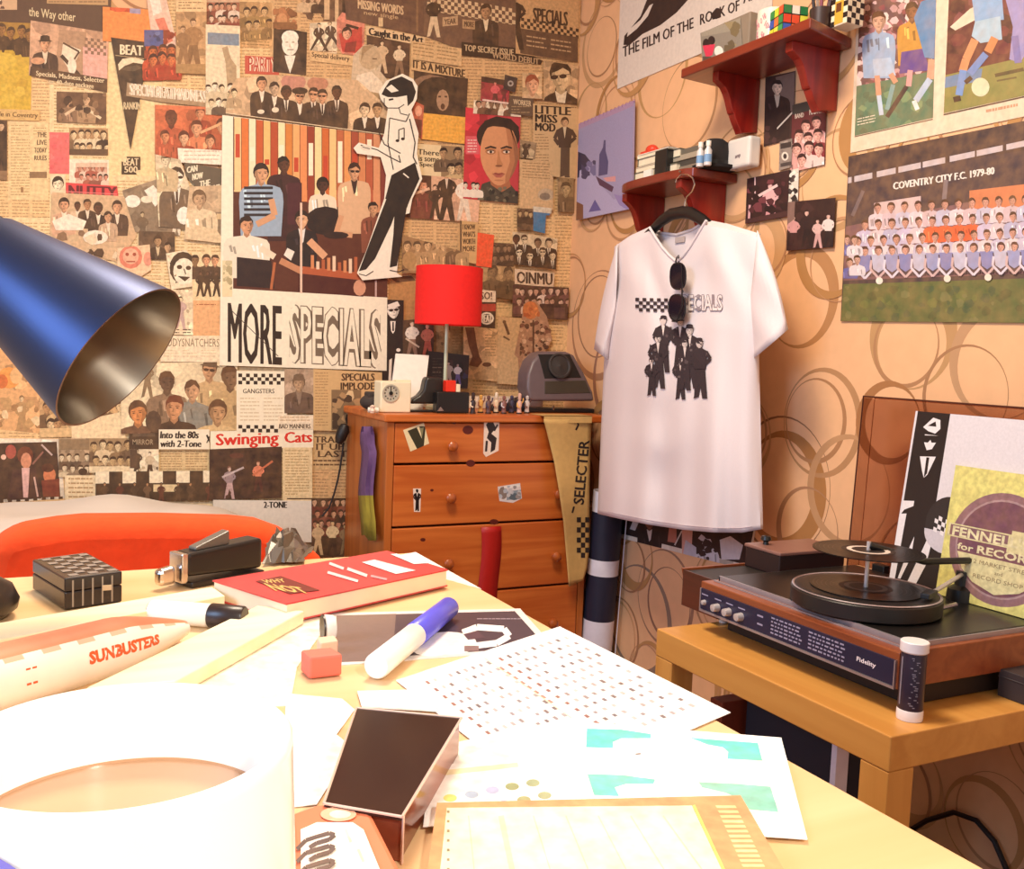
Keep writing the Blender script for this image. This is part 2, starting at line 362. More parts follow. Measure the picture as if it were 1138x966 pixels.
        for _, fs, pts, col in s.sh:
            b = (min(p[0] for p in pts), min(p[1] for p in pts), max(p[0] for p in pts), max(p[1] for p in pts)); k = 0
            for bb, kk in lay:
                if kk >= k and bb[0] < b[2] and bb[2] > b[0] and bb[1] < b[3] and bb[3] > b[1]: k = kk+1
            lay.append((b, k)); mx = max(mx, k)
            mb.add([f3(x, y, top+(k+1)*s.STEP) for x, y in pts], fs, col)
        L.append((bx, top+(mx+2)*s.STEP))
        o = mb.build(name, m or PRINT, parent, keepn=True)
        return props(o, label, cat, group, kind)
# ------------------------------------------------------------------ the room
def wallpaper_wall(name, pts, fn, nrm, rings, base=0xf5bf8e, th=None):
    mb = MB(); nrm = Vector(nrm)
    P = [fn(a, b) for a, b in pts]
    P = [p-nrm*.0022 for p in P]
    mb.add(P+[p-nrm*.1 for p in P], [(0, 1, 2, 3), (7, 6, 5, 4), (0, 4, 5, 1), (1, 5, 6, 2), (2, 6, 7, 3), (3, 7, 4, 0)], base)
    k = 0
    for (u, v, R, w, a, col) in rings:
        vs = []; fs = []; N = 44; k += 1
        for i in range(N):
            t = 2*pi*i/N; ww = w*(.52-.48*cos(t-a))+.0012
            for rr in (R, R-ww):
                uu, vv = u+rr*cos(t), v+rr*1.04*sin(t)
                uu = min(max(uu, min(pts[0][0], pts[2][0])+.001), max(pts[0][0], pts[2][0])-.001); vv = min(max(vv, .001), 2.399)
                vs.append(fn(uu, vv)+nrm*(-.00215+.000005*k))
        for i in range(N): j = (i+1) % N; fs.append((2*i, 2*j, 2*j+1, 2*i+1))
        mb.add(vs, fs, col)
    return struct(mb.build(name, WALLP, loc=fn(pts[0][0], 0), keepn=True))
rr = random.Random(11)
def ringset(px_list, u0, u1, back):
    out = []
    for (px, py, hp, w, a, c) in px_list:
        p = back(px, py); d = (p-CAM).dot(FW); out.append((p.y, p.z, hp*d/F/2, w*1.35, a, c))
    for i in range(-1, 17):
        for j in range(0, 11):
            u = u0+(i+.5*(j % 2)+rr.uniform(-.2, .2))*.22; v = .1+j*.22+rr.uniform(-.05, .05)
            if u > u1: continue
            if any((u-o[0])**2+(v-o[1])**2 < .014 for o in out[:len(px_list)]): continue
            R = rr.uniform(.085, .125); a = rr.uniform(0, 6.28)
            out.append((u, v, R, rr.choice((.016, .026, .036)), a, rr.choice((0xc8945c, 0xbc8850, 0xd4a270))))
            out.append((u+rr.uniform(-.03, .03), v+rr.uniform(-.03, .03), R*rr.uniform(.7, 1.05), .006, a+rr.uniform(1, 4), rr.choice((0xb8845c, 0xc89468))))
    return out
PXR = [(670, 48, 92, .012, 2, 0xd0a070), (668, 52, 62, .004, 1, 0xb08058), (735, 80, 95, .02, 4.5, 0xc89860), (765, 115, 100, .006, 0, 0xbc8c60), (842, 112, 78, .006, 3, 0xb88858),
       (665, 362, 118, .016, 1, 0xb88460), (664, 352, 88, .004, 3, 0xa87858), (870, 545, 128, .03, .2, 0xb98048), (866, 540, 150, .005, 3, 0x9c6c48), (912, 470, 118, .012, 0, 0xc08e60),
       (905, 468, 92, .008, .5, 0xb88458), (1012, 372, 118, .034, 4.7, 0xc69866), (1005, 385, 90, .006, 2, 0xb8865c), (890, 330, 110, .022, 5.6, 0xc08a58), (940, 545, 120, .014, 3, 0xcc9a6c),
       (895, 590, 95, .012, 2.5, 0xb88660), (738, 665, 105, .008, .4, 0xa87e64), (742, 672, 80, .006, 2, 0x9c7058), (710, 690, 120, .016, .6, 0x9a806c), (1110, 400, 130, .016, 4, 0xc89a70),
       (655, 130, 70, .02, 2, 0xc49662), (690, 420, 120, .014, 2, 0xa87860), (930, 200, 110, .014, .4, 0xc89a6a), (1070, 440, 110, .005, 3, 0xb08058), (800, 250, 130, .02, 1.6, 0xc89a6a), (985, 470, 90, .018, 3, 0xb07848)]
rings = ringset(PXR, -.9, 2.73, lambda a, b: atx(a, b, WB))
wallpaper_wall('wall_right', [(-1.1, 0), (2.73, 0), (2.73, 2.4), (-1.1, 2.4)], lambda u, v: Vector((WB, u, v)), (-1, 0, 0), rings)
ringsA = ringset([], -1.9, 1.55, None)
wallpaper_wall('wall_back', [(-1.9, 0), (1.68, 0), (1.68, 2.4), (-1.9, 2.4)], lambda u, v: Vector((u, WA, v)), (0, -1, 0), ringsA)
struct(MB().box((-1.9, -1.1, -.06), (1.68, 2.83, 0)).build('floor', mat('carpet', 0x7a4434, .95, noise=.2, scale=120, bump=.4)))
struct(MB().box((-1.9, -1.1, 2.4), (1.68, 2.83, 2.46)).build('ceiling', mat('ceiling_white', 0xf0e4d0, .9)))

# ------------------------------------------------------------------ the pasted-up wall
GC = 'clippings pasted on the collage wall'
def clip(name, label, quad, col, cat='clipping', group=GC, plane='A'):
    s = Sheet(quad, col, plane)
    if 'photo' in name or 'picture' in name or 'portrait' in name or 'band' in name: s.mottle(26)
    CLIPS.append((s, name, label, cat, group)); return s
CLIPS = []
def R4(x0, y0, x1, y1, sl=0.): return [(x0, y0), (x1, y0+sl*(x1-x0)), (x1, y1+sl*(x1-x0)), (x0, y1)]
N1, N2, N3, N4, TX, DK, CR = 0xf8d8a4, 0xf0c890, 0xdfb480, 0xcfa06c, 0x9c744c, 0x4a3226, 0xfdeecc
# newspaper sheets underneath
for x0, y0, x1, y1, c, nc, lab in [
    (-60, -30, 60, 250, N2, 5, 'yellowed newspaper sheet under the yellow poster at the left edge'),
    (55, 85, 125, 280, N1, 3, 'yellowed newspaper sheet behind the pink slip and small crowd photos'),
    (118, 30, 182, 210, 0xf6d9a0, 0, 'plain cream backing sheet behind the black pennant'),
    (180, -20, 320, 130, N2, 5, 'newspaper sheet behind the bald man portrait'),
    (300, -20, 480, 130, N3, 6, 'newspaper sheet behind the profile cut-out, under dark tour advert'),
    (455, -20, 645, 240, N3, 7, 'newspaper sheet in the top corner behind the portrait in sunglasses'),
    (-60, 240, 180, 500, N1, 7, 'newspaper sheet hidden mostly by the desk lamp shade'),
    (125, 195, 262, 420, 0xf4d6a4, 5, 'newspaper sheet behind the grinning comic face'),
    (-60, 470, 140, 640, N2, 6, 'newspaper sheet behind the dark stage photo at lower left'),
    (120, 405, 350, 620, 0xf8dfb0, 8, 'newspaper page under the red script headline'),
    (340, 400, 440, 640, N3, 4, 'newspaper sheet partly behind the chest of drawers'),
    (425, 230, 540, 460, N3, 4, 'newspaper sheet behind the red lampshade'),
    (520, 195, 640, 356, N2, 5, 'newspaper sheet behind the blue slip near the corner'),
    (520, 345, 630, 480, N2, 4, 'newspaper sheet behind the patterned shirt cut-out')]:
    sh = clip('newspaper_sheet', lab, R4(x0, y0, x1, y1, .02), c, 'newspaper', 'newspaper sheets on the collage wall')
    if nc: sh.ln(x0+5, y0+6, x1-4, y1-5, {N1: 0xc29a66, N2: 0xba9060, N3: 0xa88058}.get(c, 0xc8a06c), nc, 3, 3.6, 1.0, .02)
# --- top left
s = clip('newspaper_headline', 'dark brown headline strip with pale lettering across the top left', [(-8, -12), (124, -10), (122, 37), (-8, 23)], 0x62442e)
s.t('the Way other', 32, 8, 84, 21, 0xe8cfa0, .01, .12); s.r(-8, -12, 19, 11, 0xd8ae84).blob(-4, -8, 18, 10, 8, [0x6a4a38, 0xf0d8b0]); s.r(52, -12, 120, 4, 0xc49a68, .03); s.ln(54, -8, 118, 3, 0x8a6444, 2)
s = clip('concert_poster', 'yellow poster with dark figures on top at the left edge', [(-20, 24), (36, 26), (34, 129), (-20, 128)], 0xd8b03a)
s.r(-20, 24, 36, 52, 0xa87c30); [s.bust(x, y, 12, 0x9a6a38, 0x3a2412, 0x402a16, L=1.6) for x, y in ((2, 27), (12, 31), (24, 29), (32, 33))]; s.blob(-10, 56, 33, 124, 14, [0xe0ba44, 0xcca232, 0xd4ac3a], .1, .25)
s = clip('newspaper_caption', 'narrow tan strip with dark italic words under the yellow poster', R4(-15, 121, 44, 133, .03), 0xe0b674); s.t('Life in Coventry', -6, 124, 42, 131, 0x5a4020, .015, .04)
s = clip('guitarist_photo', 'brown photo of a man in a hat beside a white guitar', [(34, 23), (121, 37), (119, 103), (32, 84)], 0xd8a886)
s.p([(66, 33), (96, 36), (92, 90), (60, 86)], 0xb89070); s.p([(70, 48), (90, 56), (78, 80), (68, 64)], 0xf4e0c0); s.l([(70, 48), (88, 58), (76, 76)], 2, DK); s.r(92, 52, 119, 90, 0xeab0a0, .1); s.ck(94, 42, 118, 60, 7, 5, 0x8a6a54, .1)
s.bust(50, 42, 15, SKIN, HAIR, 0x3c2a24, 0xe8d0b0, None, 1, False, 0x2a1c18, 3.0); s.e(42, 68, 8, 4, SKIN); s.l([(68, 62), (88, 84)], 4, 0x3a2820); s.e(80, 74, 5, 9, 0xf8e8cc)
s.p([(34, 74), (119, 88), (119, 104), (32, 90)], 0x4a3426); s.t('Specials, Madness, Selecter', 40, 79, 116, 86, 0xf0d8ac, .015, .11); s.t('on 40-date package', 54, 88, 104, 95, 0xf0d8ac, .015, .11)
s = clip('tour_flyer', 'plain orange flyer with a red figure and lilac strip at the top', R4(114, 8, 168, 46, .06), 0xf4924c); s.r(122, -2, 146, 12, 0xc84428, .1); s.e(132, 10, 9, 4, 0xe05a34); s.r(144, -2, 156, 15, 0xa89cb8, .1)
s = clip('leaflet', 'slanted pink and white leaflet beside the orange flyer', [(162, -8), (183, -8), (198, 56), (180, 62), (168, 40)], 0xf0c8b0); s.p([(172, 22), (182, 20), (192, 46), (184, 50)], 0xe88068); s.p([(165, -6), (176, -6), (180, 14), (170, 18)], 0xfbe8d4)
s = clip('pennant', 'black triangular pennant with pale lettering and a white jagged mouth', [(123, 42), (167, 48), (145, 167)], 0x35281f, 'pennant', None)
s.t('BEAT', 133, 50, 159, 61, 0xf6e2ba, .03, .05); s.p([(131, 72), (136, 66), (150, 64), (160, 68), (160, 72), (148, 70), (138, 74), (132, 79)], 0xf6e2ba); s.p([(133, 78), (140, 75), (152, 73), (158, 76), (148, 80)], 0x5a4a38)
s.t('RANKIN', 137, 114, 156, 122, 0xd8c298, .02); s.l([(128, 62), (160, 66)], .8, 0xb8a078); s.blob(138, 84, 154, 110, 8, [0x4a3c30, 0x221a14])
s = clip('sticker', 'small black sticker with cream scrawled lettering under the pennant tip', R4(135, 174, 156, 194, .02), 0x2e241c, 'sticker', None); s.t('BEAT', 137, 176, 154, 184, 0xf0d8ac, .02); s.t('500', 138, 185, 153, 192, 0xf0d8ac, .02); s.e(137, 176, 4, 4, 0xf4d8a4); s.e(155, 192, 4, 3, 0xf4d8a4)
s = clip('group_photo', 'small red group photo with a blue top beside the pennant', [(160, 34), (181, 36), (181, 50), (197, 56), (197, 82), (164, 80)], 0xb8482c)
s.r(160, 34, 181, 52, 0x4a5a94).blob(161, 36, 180, 50, 8, [0x6a7ab0, 0x34406c]); s.crowd(163, 50, 198, 82, 3, 1, (0xe08048, 0xc86838), (0x8a2418, 0x5a1a14, 0xc84828), (0x401414,)); s.crowd(163, 60, 198, 84, 3, 1, (0xd87040,), (0xa83420, 0x3c1412), (0x401414,))
s = clip('sepia_photo', 'tall sepia stage photo with two lines of type above', R4(195, -8, 229, 82, .04), 0xcda070); s.r(195, -8, 229, 14, 0xf0cc98); s.ln(198, 0, 226, 12, TX, 1); s.fig(214, 22, 58, 0xe0b488, 0x6a4a30, 0xa87c50, 0x8a6440); s.fig(203, 30, 48, 0xd8ac80, 0x6a4a30, 0x98704a); s.r(195, 72, 229, 84, 0xb08858)
s = clip('newspaper_lettering', 'torn strip of white hollow lettering over the pennant', [(141, 92), (180, 100), (236, 106), (234, 120), (180, 114), (140, 107)], 0xa88c6c); s.t('SPECIALBEATMADNESS', 143, 93, 230, 106, 0xfdf0d8, .05, .1); s.t('SPECIALBEATMADNESS', 143, 93, 230, 106, 0xd8c0a0, -.005, .1)
s = clip('red_group_photo', 'red tinted photo of five singers with a torn white caption', R4(172, 117, 258, 176, .04), 0xd06a44)
for cx, tp, h, c in ((190, 124, 17, 0x6a3424), (222, 120, 13, 0xd89068), (218, 135, 16, 0xe0a078), (246, 133, 15, 0xe0a078), (204, 147, 14, 0xe8b088), (183, 146, 13, 0xd88a60), (233, 151, 13, 0xe0a078)): s.bust(cx, tp, h, c, 0x5a2418, s.rnd.choice((0xb85438, 0x9a3c28, 0xdc8058)), L=1.8)
s.l([(222, 148), (250, 136)], 3, 0xe8b080); s.r(172, 117, 258, 122, 0xe07850)
s = clip('paper_caption', 'torn white caption slip stuck below the red group photo', [(197, 165), (252, 168), (250, 184), (198, 181)], 0xfdf2dc); s.ln(204, 168, 244, 179, 0xd8b8a0, 1, pitch=4.5)
s = clip('newspaper_photo', 'small dark photo of two guitarists left of the pennant', R4(63, 102, 118, 136, .04), 0x6a4c38); s.bust(76, 108, 11, 0xd0a078, HAIR, 0x8a6a50); s.bust(96, 106, 11, 0xd8b088, HAIR, 0xb08c68); s.l([(72, 128), (88, 118)], 3, 0xe0c098); s.l([(94, 120), (112, 132)], 3, 0xe8d0a8); s.blob(64, 104, 118, 136, 12, [0x3a2820, 0x8a684c], .06, .16)
s = clip('newspaper_column', 'cream news column with five heavy black headings by the left edge', R4(9, 135, 54, 222, .02), 0xf0d09a); s.ln(12, 139, 34, 218, 0xc8a470, 1); s.ln(37, 142, 52, 150, 0xc8a470, 1)
for i, w in enumerate(('THE', 'LIVE', 'TODAY', 'RULES')): s.t(w, 38 if len(w) > 4 else 41, 147+8.6*i, 52, 152.5+8.6*i, 0x4c3626, .02)
s.r(33, 191, 52, 198, 0x8a6c4c); s.r(23, 208, 26, 214, TX)
s = clip('newspaper_photo', 'dark strip photo of a standing man at the extreme left', R4(-14, 134, 8, 200, .02), 0x523828); s.fig(1, 136, 64, 0xd8b088, HAIR, 0x241814, 0x1c1210); s.r(-14, 190, 8, 202, 0x8a6a4c)
s = clip('paper_slip', 'plain pink paper slip at the left of the collage', R4(55, 147, 77, 193, .02), 0xee6a6c, 'paper slip', None); s.blob(56, 150, 76, 192, 8, [0xf47c7c, 0xe45c62], .1, .22)
s = clip('newspaper_photo', 'crowd photo pasted right of the pink slip', R4(77, 142, 120, 172, .02), 0xb0885e); s.crowd(78, 145, 120, 174, 5, 2, (0xf0d0a0, 0xd8b080), (0x3a2a20, 0xe8d0a8, 0x7a5c40)); s.r(77, 166, 120, 174, 0x5c4430)
s = clip('postcard', 'white bordered postcard with a pinkish seaside picture', R4(77, 177, 121, 209, .02), 0xfbe8cc, 'postcard', None); s.r(84, 181, 119, 203, 0xd8a890); s.crowd(86, 184, 118, 203, 5, 2, (0xd08870, 0xb87058), (0xb05848, 0xe8c8b0, 0x8a4a40)); s.r(84, 181, 119, 186, 0xe8c4a8)
s = clip('newspaper_headline', 'red and maroon headline scrap with big capital letters', [(72, 203), (130, 207), (132, 222), (74, 218)], 0xe04848); s.t('NUTTY', 76, 206, 130, 219, 0x6a1c20, .045, .04); s.l([(72, 213), (130, 216)], 1, 0xe88078)
s = clip('face_drawing', 'tiny ink drawing of a bald face left of the red headline', R4(56, 194, 73, 216), 0xf4dcb4); s.head(64.5, 205, 15, 0xf8e4c0, 0x2c2018)
s = clip('cutout_group', 'cut-out of a band crowding round a white car below the red headline', [(58, 214), (150, 219), (152, 262), (132, 292), (55, 270)], 0xd8b48c)
for cx, tp, h, sk, ct in ((71, 221, 14, SKIN, 0xd8a888), (86, 225, 9, DSKIN, 0xe0c09c), (97, 222, 11, 0xb88058, 0x3a2820), (109, 226, 12, DSKIN, 0x33241e), (130, 224, 13, SKIN, 0x44322a), (120, 236, 11, 0xd8a078, 0xcaa888)): s.bust(cx, tp, h, sk, HAIR, ct, 0xf0dcc0)
s.p([(58, 246), (76, 238), (96, 246), (92, 256), (62, 256)], 0xf8ecd4); s.e(106, 264, 14, 8, 0xf8e8d0); s.blob(60, 256, 134, 290, 20, [0x3a2a22, 0xf0d8b4, 0x8a6a50, 0xd8b890], .08, .2)
s = clip('dark_band_photo', 'tilted grey photo of dancers lit white, left of man in sunglasses', [(136, 212), (176, 199), (202, 214), (200, 262), (150, 258)], 0x8a7862); s.e(147, 224, 9, 7, 0xfaf0dc); s.p([(160, 212), (170, 206), (182, 220), (172, 230)], 0xf8ecd8); s.e(163, 222, 7, 4, 0xf4e4c8); s.fig(196, 226, 40, 0xe0c8a0, 0x4a3c30, 0xf0e0c4); s.fig(158, 236, 36, 0xd0b890, 0x4a3c30, 0x6a5a48)
s = clip('sunglasses_photo', 'black and white photo of a singer in dark glasses in front of a dark slab', [(172, 172), (200, 178), (207, 198), (218, 230), (212, 256), (176, 252)], 0xe8d4b0); s.bust(196, 188, 20, 0xf4e6cc, 0x2e241e, 0x6c5a48, 0xfaf0dc, BLK, 0, True, None, 3); s.bust(184, 172, 14, 0xe8d4b0, 0x8a745a, 0xd0b890); s.e(204, 240, 8, 10, 0xfbf4e4)
s = clip('newspaper_headline', 'dark grey slanting slab with four tilted pale words', [(204, 181), (257, 190), (255, 209), (228, 218), (206, 196)], 0x685a48)
for i, (w, x, y) in enumerate((('CAN', 207, 186), ('NOW', 213, 194), ('THE', 221, 202), ('BOYS', 228, 208))): s.t(w, x, y, x+12+4*(i == 3), y+7, 0xf2e4c4, .03, -.2)
s = clip('seated_man_photo', 'pale photo of a seated bearded man right of the dark glasses singer', [(210, 208), (257, 206), (257, 272), (204, 266)], 0xd6b893); s.r(232, 236, 258, 272, 0x8a7660); s.bust(221, 213, 18, 0xc8a480, 0x6a543e, 0xe8d0aa, L=2.4, wide=1.15); s.p([(204, 262), (216, 250), (240, 256), (250, 270), (206, 272)], 0xe4caa2); s.r(240, 238, 252, 244, 0xd8bc90)
s = clip('newspaper_photo', 'dark photo of two men under the tilted dancer photo', R4(154, 257, 194, 288, .03), 0x5c4838); s.bust(175, 263, 11, 0xb89068, HAIR, 0x33261f, 0xd8c098); s.bust(186, 270, 10, 0xc8a078, HAIR, 0x44342a)
s = clip('red_cartoon', 'faint red cartoon head by the desk lamp', [(130, 276), (166, 272), (168, 300), (150, 312), (130, 296)], 0xf0cca4); s.e(145, 286, 13, 13, 0xe08068); s.e(145, 285, 9, 9, 0xf0b494); s.e(141, 283, 2, 2, 0xa84838); s.e(149, 283, 2, 2, 0xa84838); s.l([(140, 291), (150, 291)], 1.5, 0xa84838); s.e(164, 288, 5, 8, 0xe89880)
s = clip('comic_face', 'black and white comic drawing of a grinning face', [(184, 282), (206, 278), (220, 292), (218, 318), (190, 322)], 0xf6e4c2); s.e(203, 298, 15, 18, 0x2c221c, 16); s.e(204, 302, 12, 15, 0xf8ecd0, 16); s.e(199, 297, 3, 2.4, BLK); s.e(209, 298, 3, 2.4, BLK); s.p([(197, 307), (211, 308), (205, 313)], BLK); s.blob(186, 284, 196, 318, 8, [BLK, 0xd8c09c]); s.l([(204, 299), (206, 305)], 1.2, BLK)
s = clip('album_advert', 'small advert with black figures over an orange block', R4(213, 280, 246, 374, .02), 0xf4d8a8); s.crowd(214, 284, 246, 306, 3, 1, (0x8a6a4a, SKIN), (0xd8b888, 0x4a382c)); [s.fig(x, 302, 28, 0x6a4a38, HAIR, 0x33261f) for x in (222, 230, 240)]; s.r(213, 334, 245, 373, 0xeeb480); s.ln(218, 338, 240, 342, 0xa8603c, 1)
s = clip('newspaper_photo', 'pale comic panel with a figure, right of the lamp shade rim', R4(189, 322, 214, 372, .02), 0xf6dfba); s.fig(200, 330, 36, 0xf0d8b0, 0x4a382c, 0xc8a8a0); s.ln(190, 366, 212, 371, BLK, 2)
s = clip('newspaper_lettering', 'cream strip of scratchy hand-drawn capitals above the row of heads', R4(178, 373, 246, 402, .01), 0xfae6c4); s.t('BODYSNATCHERS', 181, 376, 243, 385, 0x8a765c, 0, .01); s.ln(182, 389, 240, 399, 0xe4cca4, 3)
s = clip('orange_picture', 'orange picture of two faces seen below the lamp neck', [(-14, 386), (30, 392), (60, 440), (48, 482), (-14, 476)], 0xe8b078); s.e(10, 420, 13, 12, 0xf4a050); s.e(18, 418, 7, 9, 0xf0bc80); s.e(2, 424, 7, 8, 0xd87038); s.fig(24, 440, 44, 0xe8c898, 0x8a6a48, 0xb89060); s.blob(-10, 442, 56, 476, 16, [0xc89c68, 0xa87c50, 0xf0d0a0], .08, .18)
s = clip('newspaper_photo', 'brown group photo of musicians above the dark stage photo', R4(44, 440, 150, 486, -.02), 0xc49c6c); s.crowd(46, 446, 150, 486, 9, 2, (0xe8c898, 0xb88c60), (0x6a5038, 0x8a6a48, 0xd8b480)); s.r(44, 476, 150, 487, 0xe0bc88, -.02)
s = clip('paper_slip', 'blank cream paper slip under the lamp rim', [(79, 470), (133, 458), (140, 488), (80, 490)], 0xf6dcb0, 'paper slip', None)
s = clip('stage_photo', 'dark colour photo of a red haired singer at a microphone, white border', [(-20, 487), (66, 488), (72, 554), (-20, 560)], 0xf4e4cc); s.p([(-20, 493), (63, 491), (67, 552), (-20, 556)], 0x2e1a18); s.e(28, 506, 9, 10, 0x6a3020); s.e(29, 512, 6, 9, 0xd89070); s.p([(14, 522), (40, 520), (46, 554), (8, 556)], 0x3c2024); s.p([(24, 520), (33, 520), (31, 553), (26, 553)], 0xe8b8b0); s.l([(36, 516), (48, 502)], 2, 0x8a5a50); s.e(55, 528, 7, 9, 0xd87c54); s.e(53, 520, 7, 5, 0x4a2018); s.p([(46, 534), (66, 532), (66, 552), (48, 552)], 0x7a3024); s.e(12, 502, 6, 8, 0xa84840); s.e(4, 508, 3, 3, 0xf8c8b0); s.l([(38, 530), (42, 552)], 2, 0xd8b0a0); s.l([(46, 494), (58, 506)], 2, 0xc8b0a8)
for i in range(9): s.r(-10+9.4*i, 555-.4*i, -5.5+9.4*i, 559-.4*i, BLK)
s = clip('newspaper_photo', 'grey street photo right of the dark stage photo', R4(65, 487, 100, 530, .0), 0xb09678); s.crowd(66, 504, 100, 528, 4, 2, (0xe8d4b0,), (0x5a4a3c, 0xd8c4a0, 0x8a7660)); s.r(66, 488, 100, 500, 0x8a7458); s.e(92, 524, 5, 4, BLK)
s = clip('newspaper_photo', 'sepia photo of a party group between street photo and black cover', R4(99, 487, 146, 525, .0), 0xa88c68); s.crowd(100, 490, 146, 524, 5, 2, (0xe4cca0, 0xc8a878), (0x6a5440, 0x8a7050, 0xe0c8a0)); s.r(99, 518, 146, 526, 0xf0dcb4)
s = clip('newspaper_column', 'cream lines of type below the grey street photo', R4(72, 528, 108, 556, .0), 0xf6e0b6); s.ln(76, 531, 104, 554, 0xb89468, 1, pitch=5, th=1.6)
s = clip('record_cover', 'small black record cover with grey words beside the two line heading', R4(143, 478, 176, 499, .0), 0x35271f); s.t('MIRROR', 147, 488, 170, 494, 0xa89478, .01); s.r(147, 481, 172, 485, 0x5a4a3c)
s = clip('newspaper_photo', 'stark photo of two jumping men below the small black cover', R4(144, 499, 176, 530, .0), 0xf0e0c0); s.fig(152, 499, 30, 0xd8c09c, BLK, 0x3c3028); s.fig(166, 502, 28, 0xf4e8d0, BLK, 0xd0bc9c, BLK); s.blob(146, 518, 175, 530, 10, [BLK, 0xc8b490, 0xf8f0dc], .1, .2); s.r(144, 499, 152, 520, 0x4a3a30)
s = clip('group_portrait', 'soft coloured group portrait of seven men above the script headline', [(134, 404), (263, 402), (263, 478), (134, 482)], 0xf0dcb4)
for cx, tp, h, sk, ct, sp, ht in ((232, 401, 21, 0xc89870, 0xd2b080, True, 0x5a4838), (185, 414, 22, 0x5c4436, 0x8a7058, False, None), (255, 408, 24, 0x7a5c44, 0xc8a878, False, None), (213, 424, 21, 0xd0a078, 0x8a8a80, False, None), (153, 447, 24, 0xd88c54, 0x6a4a38, False, None), (193, 441, 25, 0xd09468, 0x33241f, False, None), (241, 446, 24, 0xc0946a, 0xe0c08c, False, None)): s.bust(cx, tp, h, sk, 0x5a3c28 if tp != 441 else 0x6a3020, ct, None, None, 0, sp, ht, 2.6, 1.1)
s.e(170, 468, 9, 12, 0x4a382e); s.fig(163, 402, 40, 0xc8a880, 0x6a543e, 0x8a7458)
s = clip('newspaper_headline', 'white strip with two lines of bold italic black type', R4(176, 477, 232, 499, .0), 0xfaecd0); s.t('Into the 80s', 177, 479, 220, 487, 0x2a1c16, .035, 0, None, .1); s.t('with 2-Tone', 177, 489, 223, 496.5, 0x2a1c16, .035, 0, None, .1); s.l([(229, 483), (233, 492)], 2, BLK); s.l([(233, 483), (229, 492)], 1.2, BLK)
s = clip('newspaper_column', 'block of small type under the two line bold heading', R4(176, 499, 233, 526, 0), 0xe2c694); s.ln(178, 501, 231, 525, 0xb08c60, 2, pitch=2.8)
s = clip('checked_border', 'row of large black and cream checks above a dark strip of photos', R4(106, 524, 242, 557, -.01), 0x33261e); s.ck(106, 524, 240, 537, 9, 1, CR, -.01); s.ck(106, 537, 240, 540, 9, 1, 0x33261e, -.01, 0); s.r(170, 538, 197, 546, 0xecd4a4)
for i in range(8): s.fig(114+16.5*i+s.rnd.uniform(-3, 3), 536, 24, s.rnd.choice((0xb88860, 0x8a6444)), BLK, s.rnd.choice((0x4c3a2c, 0x6a503c, 0x5c2c24)))
s = clip('newspaper_headline', 'cream strip with a heavy red headline in rounded letters', [(233, 479), (347, 477), (347, 497), (233, 500)], 0xfdf0d4); s.t('Swinging', 239, 482, 309, 499, 0xdf2f22, .04, -.04); s.t('Cats', 315, 480, 346, 492, 0xdf2f22, .04, -.03)
s = clip('concert_photo', 'black concert photo of two lit guitarists under the red headline', [(232, 499), (312, 496), (312, 553), (232, 555)], 0x261418); s.fig(254, 518, 36, 0xd8b8a8, 0x6a4840, 0x9a8890, 0xc8a8a8); s.l([(246, 530), (270, 519)], 2.2, 0xc8b8b8); s.fig(286, 512, 34, 0xe8b090, 0x6a3828, 0xe88868, 0x4c2424); s.l([(280, 528), (302, 512)], 2.2, 0xd07050); s.e(262, 506, 8, 3, 0x4c2024); s.blob(234, 536, 310, 553, 12, [0x361c20, 0x1c1012], .1, .2)
s = clip('newspaper_column', 'cream news column right of the black concert photo', R4(313, 497, 346, 556, 0), 0xf0d8a8); s.ln(316, 500, 343, 552, 0xc0a070, 1); s.r(318, 553, 346, 554.5, BLK)
s = clip('newspaper_headline', 'white paper end with short black heading above the bed', [(236, 555), (346, 556), (345, 602), (236, 600)], 0xeee4d4); s.t('2-TONE', 292, 557, 318, 564, 0x221814, .035)
s = clip('chart_card', 'cream card with chequered bands along top and bottom', R4(262, 412, 318, 480, .01), 0xfbeed2); s.ck(264, 415, 315, 427, 12, 3, 0x30241c, .01); s.ck(264, 472, 308, 480, 10, 2, 0x30241c, .01); s.t('GANGSTERS', 269, 432, 304, 437, 0x4a3c30, .015); s.ln(266, 442, 288, 468, 0xdcc49c, 1, pitch=4); s.ln(292, 442, 314, 468, 0xdcc49c, 1, pitch=4)
s = clip('newspaper_photo', 'grey photo of a man in a pork-pie hat beside the chequered card', R4(315, 410, 348, 459, .0), 0xb49c84); s.bust(331, 418, 16, 0xb89878, 0x5a4838, 0x5c4c44, 0x8a7868, None, 0, False, 0x6a5848, 3.0, 1.1)
s = clip('newspaper_caption', 'boxed caption with small black capitals under the pork-pie hat photo', R4(308, 461, 347, 477, 0), 0xf8e8cc); s.ln(310, 463, 344, 469, 0xd0b088, 1); s.t('BAD MANNERS', 309, 471, 344, 476, 0x3a2c22, .02)
s = clip('newspaper_headline', 'tan cutting headed in two bold lines left of the drawers', [(347, 410), (424, 414), (424, 480), (347, 478)], 0xdcb680); s.t('SPECIALS', 378, 415, 415, 423, 0x48301f, .03); s.t('IMPLODE', 377, 425, 415, 433, 0x48301f, .03); s.ln(349, 414, 364, 474, 0xb89060, 1); s.ln(367, 436, 400, 440, 0xb89060, 1); s.r(367, 433, 400, 478, 0x8a7050); s.blob(368, 434, 400, 477, 26, [0xe4c898, 0x4a382a, 0xb89468, 0x6a543e], .08, .2)
s = clip('newspaper_lettering', 'tan scrap of jumbled black ransom letters above the crowd photo', R4(347, 481, 396, 522, 0), 0xd8b480)
